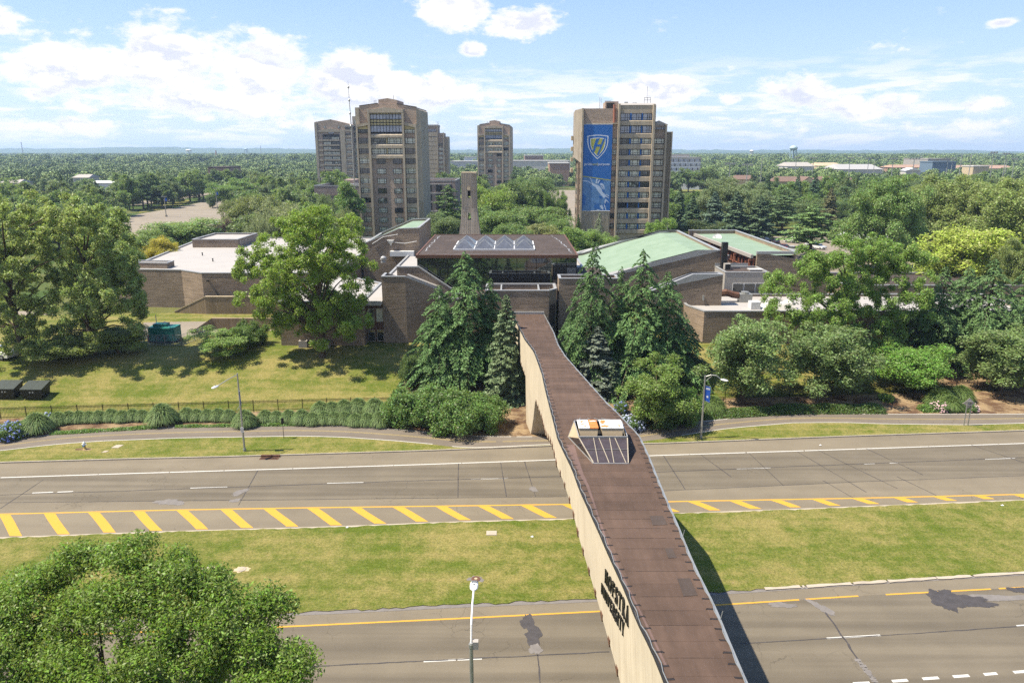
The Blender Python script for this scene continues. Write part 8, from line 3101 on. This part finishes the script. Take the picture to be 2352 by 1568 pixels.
# dumpsters in the shade
for i, px in enumerate((17, 80)):
    g = G(px, 944, .1)
    g.y += 3.3
    g.x = g.x * 1.03
    o = thing('dumpster', ('black dumpster cut by the left edge under the plane trees', 'black dumpster with closed lid, right of the pair at the fence')[i], 'dumpster', (g.x, g.y, terr(g.x, g.y)))
    zz = terr(g.x, g.y) + .12
    MB().hexa([(g.x - 1.15, g.y - .8, zz), (g.x + 1.15, g.y - .8, zz), (g.x + 1.15, g.y + .8, zz), (g.x - 1.15, g.y + .8, zz)], [(g.x - 1.3, g.y - .95, zz + 1.15), (g.x + 1.3, g.y - .95, zz + 1.15), (g.x + 1.3, g.y + .95, zz + 1.7), (g.x - 1.3, g.y + .95, zz + 1.7)]).build('bin', M_BLACK, o)
    for s in (-1, 1):
        x0, x1 = (g.x - 1.34, g.x - .01) if s < 0 else (g.x + .01, g.x + 1.34)
        MB().hexa([(x0, g.y - .98, zz + 1.16), (x1, g.y - .98, zz + 1.16), (x1, g.y + .98, zz + 1.71), (x0, g.y + .98, zz + 1.71)], [(x0, g.y - .98, zz + 1.24), (x1, g.y - .98, zz + 1.24), (x1, g.y + .98, zz + 1.79), (x0, g.y + .98, zz + 1.79)]).build('lid', plain('lid_green_grey', (.045, .055, .05), .4), o)
        MB().box(g.x + s * 1.22 - .12, g.x + s * 1.22 + .12, g.y - .9, g.y - .5, zz + .55, zz + .75).build('lift_sleeve', M_DMETAL, o)
    for dx in (-.25, .1):
        MB().box(g.x + dx, g.x + dx + .18, g.y - .93, g.y - .905, zz + .75, zz + .95).build('sticker', M_COPING, o)

# hydrant, signs, covers
g = G(195, 1031, .1)
hy = thing('fire_hydrant', 'white topped yellow fire hydrant on the verge', 'fire hydrant', (g.x, g.y, .1))
MB().lathe((g.x, g.y, .1), [(.17, 0), (.17, .06), (.11, .08), (.11, .42)], 12).build('barrel', plain('hydrant_yellow', (.42, .32, .10), .5), hy)
MB().lathe((g.x, g.y, .52), [(.13, 0), (.15, .08), (.14, .26), (.10, .36), (.05, .40), (.04, .46)], 12).build('bonnet', M_WMETAL, hy)
for s in (-1, 1):
    MB().tube([(g.x, g.y, .62), (g.x + s * .24, g.y, .62)], .07, 8).build('outlet_cap', M_WMETAL, hy)
MB().tube([(g.x, g.y, .52), (g.x, g.y - .24, .52)], .09, 8).build('outlet_cap', M_PRINT_M, hy)
blob('bare_soil', g.x - .1, g.y, .75, .45, M_MULCH, None, .107, 71)['kind'] = 'structure'
for (px, py, w, h, r) in ((268, 1025, .38, .42, 0), (240, 1037, .22, .2, 0)):
    g = G(px, py, .1)
    o = thing('utility_cover', 'pale concrete utility cover in the verge %s' % ('right of the hydrant' if px > 250 else 'nearer the kerb, smaller'), 'cover', (g.x, g.y, .1))
    MB().hexa([(g.x - w, g.y - h, .09), (g.x + w, g.y - h, .09), (g.x + w + .15, g.y + h, .09), (g.x - w + .15, g.y + h, .09)], [(g.x - w, g.y - h, .13), (g.x + w, g.y - h, .13), (g.x + w + .15, g.y + h, .13), (g.x - w + .15, g.y + h, .13)]).build('slab', M_PAVE, o)
g = G(1129, 1224, .06)
o = thing('utility_cover', 'pale rectangular concrete cover in the median grass', 'cover', (g.x, g.y, .06))
MB().box(g.x - .42, g.x + .42, g.y - .35, g.y + .35, .05, .10).build('slab', M_PAVE, o)
for (px, py, lab) in ((555, 1307, 'round cover on bare soil in the median, right of its twin'), (478, 1307, 'round cover on bare soil half hidden by the near oak'), (1093, 1329, 'rusty round manhole cover in the median before the near lamp head')):
    g = G(px, py, .06)
    blob('bare_soil', g.x, g.y, .50, .42, M_TAN if px < 1000 else M_TAR2, median, .068, px)
    o = thing('manhole_cover', lab, 'manhole cover', (g.x, g.y, .07))
    MB().lathe((g.x, g.y, .065), [(.33, 0), (.33, .03), (.28, .035)], 20).build('lid', M_KERB if px < 1000 else M_WOODBROWN, o)
    MB().lathe((g.x, g.y, .10), [(.12, 0), (.12, .012)], 14).build('boss', M_TAN, o)
g = G(619, 1052, 0)
o = thing('storm_drain', 'rusty storm drain grate at the kerb below the left lamp', 'drain', (g.x, g.y, 0))
fr = MB()
fr.ring([(g.x - .95, g.y - .35), (g.x + .95, g.y - .35), (g.x + .95, g.y + .28), (g.x - .95, g.y + .28)], [(g.x - .87, g.y - .27), (g.x + .87, g.y - .27), (g.x + .87, g.y + .2), (g.x - .87, g.y + .2)], .0, .03)
fr.build('frame', M_WOODBROWN, o)
MB().box(g.x - .87, g.x + .87, g.y - .27, g.y + .2, .006, .012).build('pit', M_BLACK, o)
for k in range(15):
    xx = g.x - .82 + k * .117
    MB().box(xx - .022, xx + .022, g.y - .268, g.y + .198, .014, .028).build('bar', M_WOODBROWN, o)
MB().box(g.x - .95, g.x + .95, g.y + .285, g.y + .50, .02, .20).build('kerb_inlet', M_WOODBROWN, o)
g = G(652, 1006, .1)
o = thing('path_sign', 'small sign on a thin post between path and verge, seen edge on', 'sign', (g.x, g.y, .1))
MB().tube([(g.x, g.y, .05), (g.x, g.y, 2.35)], .03, 6).build('post', M_DMETAL, o)
MB().hexa([(g.x - .10, g.y - .18, 1.75), (g.x + .10, g.y + .16, 1.75), (g.x + .11, g.y + .15, 1.75), (g.x - .09, g.y - .19, 1.75)], [(g.x - .10, g.y - .18, 2.4), (g.x + .10, g.y + .16, 2.4), (g.x + .11, g.y + .15, 2.4), (g.x - .09, g.y - .19, 2.4)]).build('plate', M_DMETAL, o)
# diamond sign seen from behind, on two posts
ga, gb = G(2216, 977, .1), G(2224, 979, .1)
o = thing('warning_sign', 'diamond shaped sign on two grey posts, seen from behind', 'road sign', ((ga.x + gb.x) / 2, ga.y, .1))
for g_ in (Vector((ga.x - .12, ga.y, 0)), Vector((gb.x + .12, ga.y, 0))):
    MB().box(g_.x - .04, g_.x + .04, g_.y - .04, g_.y + .04, .05, 2.9).build('post', M_METAL, o)
cx, cz = (ga.x + gb.x) / 2, 2.75
mb = MB()
lo = [(cx, ga.y + .06, cz - .62), (cx + .62, ga.y + .06, cz), (cx, ga.y + .06, cz + .62), (cx - .62, ga.y + .06, cz)]
mb.hexa(lo, [(x, y + .03, z) for x, y, z in lo])
mb.build('plate', M_GREYPANEL, o)
for z in (cz - .2, cz + .2):
    MB().box(cx - .3, cx + .3, ga.y - .07, ga.y + .055, z - .05, z + .05).build('bracket', M_METAL, o)
g = G(1510, 976, .1)
o = thing('discarded_bag', 'small bright blue plastic bag lying at the path edge by the hydrangea', 'plastic bag', (g.x, g.y + .3, .1))
MB().lathe((g.x, g.y + .3, .1), [(.2, 0), (.3, .12), (.24, .28), (.08, .42), (.12, .5)], 9).build('bag', M_BLUE, o)
MB().lathe((g.x - .35, g.y + .2, .1), [(.12, 0), (.15, .08), (.06, .16)], 8).build('scrap', M_WMETAL, o)
for i, (px, py) in enumerate(((1884, 1019 + 3), (797, 1210.5), (1222, 1232), (2352 - 50, 1160))):
    g = G(px, py, .06)
    o = thing('litter', 'crumpled white paper scrap lying %s' % ('at the far kerb right of the bridge', 'at the top edge of the median grass', 'in the middle of the median grass', 'on the median grass near the right edge')[i], 'litter', (g.x, g.y, .06))
    MB().hexa([(g.x - .12, g.y - .06, .07), (g.x + .1, g.y - .08, .07), (g.x + .13, g.y + .06, .07), (g.x - .1, g.y + .08, .07)], [(g.x - .06, g.y - .03, .13), (g.x + .08, g.y - .02, .11), (g.x + .04, g.y + .05, .15), (g.x - .05, g.y + .02, .10)]).build('paper', M_TENT, o)

# condenser units by the honey locust
for i, px in enumerate((697, 748)):
    g = G(px, 800, 3)
    o = thing('condenser_unit', ('grey condenser unit in the shade left of the locust trunk', 'grey condenser unit right of the locust trunk')[i], 'air conditioner', (g.x, 101.4, 3))
    x = X_at(px, 101.4, 3.5)
    MB().box(x - .6, x + .6, 101.0, 101.9, 3.05, 4.1).build('casing', M_GREYPANEL, o)
    MB().lathe((x, 101.45, 4.105), [(.4, 0), (.4, .08)], 14).build('fan_guard', M_DMETAL, o)

# parked cars
def car_meshes():
    b = MB()
    prof_ = [(-2.2, .45), (-2.2, .85), (-1.25, 1.0), (-.75, 1.0), (1.6, 1.0), (2.15, .95), (2.2, .5)]
    L = [(-.86, x, z) for x, z in [(-2.2, .32), (-2.25, .62), (-2.15, .85), (-1.1, .98), (1.5, 1.02), (2.15, .95), (2.25, .62), (2.2, .32)]]
    R2 = [(.86, y, z) for _, y, z in L]
    b.hexa([(x, y, z) for x, y, z in L], [(x, y, z) for x, y, z in R2])
    c = MB()
    lo = [(-.78, -1.0, .985), (.78, -1.0, .985), (.78, 1.75, 1.01), (-.78, 1.75, 1.01)]
    hi = [(-.62, -.25, 1.46), (.62, -.25, 1.46), (.62, 1.15, 1.47), (-.62, 1.15, 1.47)]
    c.hexa(lo, hi)
    r = MB()
    r.hexa([(-.63, -.28, 1.462), (.63, -.28, 1.462), (.63, 1.18, 1.472), (-.63, 1.18, 1.472)], [(-.58, -.22, 1.50), (.58, -.22, 1.50), (.58, 1.10, 1.51), (-.58, 1.10, 1.51)])
    w = MB()
    n = 14
    ring = [[(xx, .33 * math.cos(2 * math.pi * q / n), .33 + .33 * math.sin(2 * math.pi * q / n)) for q in range(n)] for xx in (-.11, .11)]
    w.hexa(ring[0], ring[1])
    rim = MB()
    rr = [[(xx, .19 * math.cos(2 * math.pi * q / n), .33 + .19 * math.sin(2 * math.pi * q / n)) for q in range(n)] for xx in (-.125, .125)]
    rim.hexa(rr[0], rr[1])
    li = MB()
    li.box(-.16, .16, -.03, .03, -.06, .06)
    return b, c, r, w, rim, li


CB = car_meshes()
CARM = {}


def car(px, py, rz, col, label, sc_=1.0, tall=1.0, z=3.05):
    g = G(px, py, 3)
    o = thing('parked_car', label, 'car', (g.x, g.y, z), 'cars parked on the campus', rz, (sc_, sc_, sc_ * tall))
    key = tuple(col)
    if key not in CARM:
        m = bpy.data.materials.new('car_paint')
        m.use_nodes = True
        pb_n = m.node_tree.nodes['Principled BSDF']
        pb_n.inputs['Base Color'].default_value = (*col, 1)
        pb_n.inputs['Roughness'].default_value = .25
        pb_n.inputs['Coat Weight'].default_value = .6
        CARM[key] = (CB[0].mesh('body', m), CB[1].mesh('glasshouse', M_GLASS), CB[2].mesh('roof', m), CB[3].mesh('wheel', M_TYRE), CB[4].mesh('rim', M_METAL), CB[5].mesh('headlight', M_COPING), CB[5].mesh('tail_light', M_RED))
    bm_, gm, rm, wm, im, hm, tm_ = CARM[key]
    put('body', bm_, o)
    put('glasshouse', gm, o)
    put('roof', rm, o)
    for sx in (-.80, .80):
        for sy in (-1.35, 1.4):
            w = put('wheel', wm, o, (sx, sy, 0))
            put('rim', im, w)
    for sx in (-.62, .62):
        put('headlight', hm, o, (sx, -2.24, .68))
        put('tail_light', tm_, o, (sx, 2.24, .76))
    return o


car(1758, 556, .25, (.012, .013, .02), 'dark blue car at the left end of the parked row beyond the long hall')
car(1782, 559, 2.9, (.02, .022, .03), 'dark grey saloon with red tail lights in the parked row', 1.05)
car(1820, 558, .75, (.62, .62, .62), 'white estate car facing forward in the parked row', 1.1, 1.15)
car(1840, 556, .2, (.06, .06, .07), 'dark grey estate car right of the white one', 1.1, 1.2)
car(1803, 573, 1.0, (.16, .012, .014), 'red car with dark roof in the nearer parked row', 1.0)
car(1822, 578, 1.2, (.42, .43, .45), 'silver car next to the red one')
car(1842, 577, 1.0, (.02, .05, .10), 'blue car behind the silver one')
car(1854, 580, 1.35, (.015, .016, .018), 'black car at the near right of the parked cars', 1.05)
car(1868, 566, .9, (.55, .56, .57), 'pale silver car under the wide pine')
car(1880, 572, .4, (.5, .5, .5), 'light car half hidden by the wide pine trunk')
car(542, 536, 1.45, (.62, .62, .62), 'white car parked behind the white hall roof', 1.1)
car(503, 520, 1.4, (.6, .6, .6), 'white car behind the purple tree', 1.1)
car(0, 822, 1.3, (.6, .6, .6), 'white car under the plane trees at the left edge', 1.1)
car(2002, 583, 1.2, (.62, .62, .62), 'white van roof in front of the tent', 1.2, 1.3)

# white marquee behind the tall tree
Y = 187.0
o = thing('marquee', 'white peaked marquee tent half hidden behind the tall broad tree', 'tent', (X_at(2015, Y, 6), Y, 3))
x0, x1 = X_at(1942, Y, 6), X_at(2095, Y, 6)
ze, zr2 = PY(1945, 556, Y).z, PY(2000, 530, Y).z
mb = MB()
r0, r1 = (x0 + 4.5, Y + 6, zr2), (x1 - 4.5, Y + 6, zr2)
c4 = [(x0, Y, ze), (x1, Y, ze), (x1, Y + 12, ze), (x0, Y + 12, ze)]
mb.face(c4[0], c4[1], r1, r0).face(c4[2], c4[3], r0, r1).face(c4[1], c4[2], r1).face(c4[3], c4[0], r0)
mb.build('canopy', M_TENT, o)
for k in range(5):
    x = x0 + (x1 - x0) * k / 4
    MB().tube([(x, Y, 3), (x, Y, ze)], .08, 6).build('pole', M_WMETAL, o)
    MB().tube([(x, Y, ze), (x - .4, Y - 2.2, 3)], .02, 4).build('guy_rope', M_WMETAL, o)
vl = MB()
for a, b in zip(c4, c4[1:] + c4[:1]):
    vl.face((a[0], a[1], a[2] - .5), (b[0], b[1], b[2] - .5), b, a)
vl.build('valance', M_TENT, o)
# green sheeted court fence glimpsed between the conifers
Y = 290
for i, (a, b) in enumerate(((1788, 1808), (1838, 1902))):
    o = thing('windscreen_fence', ('bright green court screen glimpsed at the left between conifers', 'longer bright green court screen glimpsed between conifers')[i], 'fence', (X_at((a + b) / 2, Y, 5), Y, 3))
    xa, xb = X_at(a, Y, 5), X_at(b, Y, 5)
    MB().box(xa, xb, Y, Y + .06, 3.4, 7.0).build('screen', plain('green_mesh', (.02, .30, .20), .7), o)
    for k in range(4):
        x = xa + (xb - xa) * k / 3
        MB().tube([(x, Y + .12, 3), (x, Y + .12, 7.2)], .06, 5).build('post', M_METAL, o)
# road sign board beside the banner tower
g = G(1252, 452, 3)
o = thing('notice_board', 'small blue and white notice board on the pale car park left of the banner tower', 'sign', (g.x, g.y, 3))
MB().box(g.x - 2.2, g.x + 2.2, g.y, g.y + .4, 3, 7.2).build('panel', M_WMETAL, o)
MB().box(g.x - 1.8, g.x + 1.8, g.y - .06, g.y - .01, 4.2, 6.6).build('print', M_BLUE, o)

# ------------------------------------------------------------------ summer haze over the whole scene
HZ = 0.00013
hb = MB()
hb.box(-8600, 8600, -320, 7600, -1.2, 112)
haze = hb.build('haze', mat('haze', lambda t: t.n('ShaderNodeBsdfDiffuse', {})), kind='stuff', label='pale blue summer haze', )
hm = MATS['haze']
hm.node_tree.nodes.clear()
ho = hm.node_tree.nodes.new('ShaderNodeOutputMaterial')
hv = hm.node_tree.nodes.new('ShaderNodeVolumePrincipled')
hv.inputs['Color'].default_value = (.50, .67, .95, 1)
hv.inputs['Density'].default_value = HZ
hv.inputs['Anisotropy'].default_value = 0.2
hm.node_tree.links.new(hv.outputs[0], ho.inputs['Volume'])
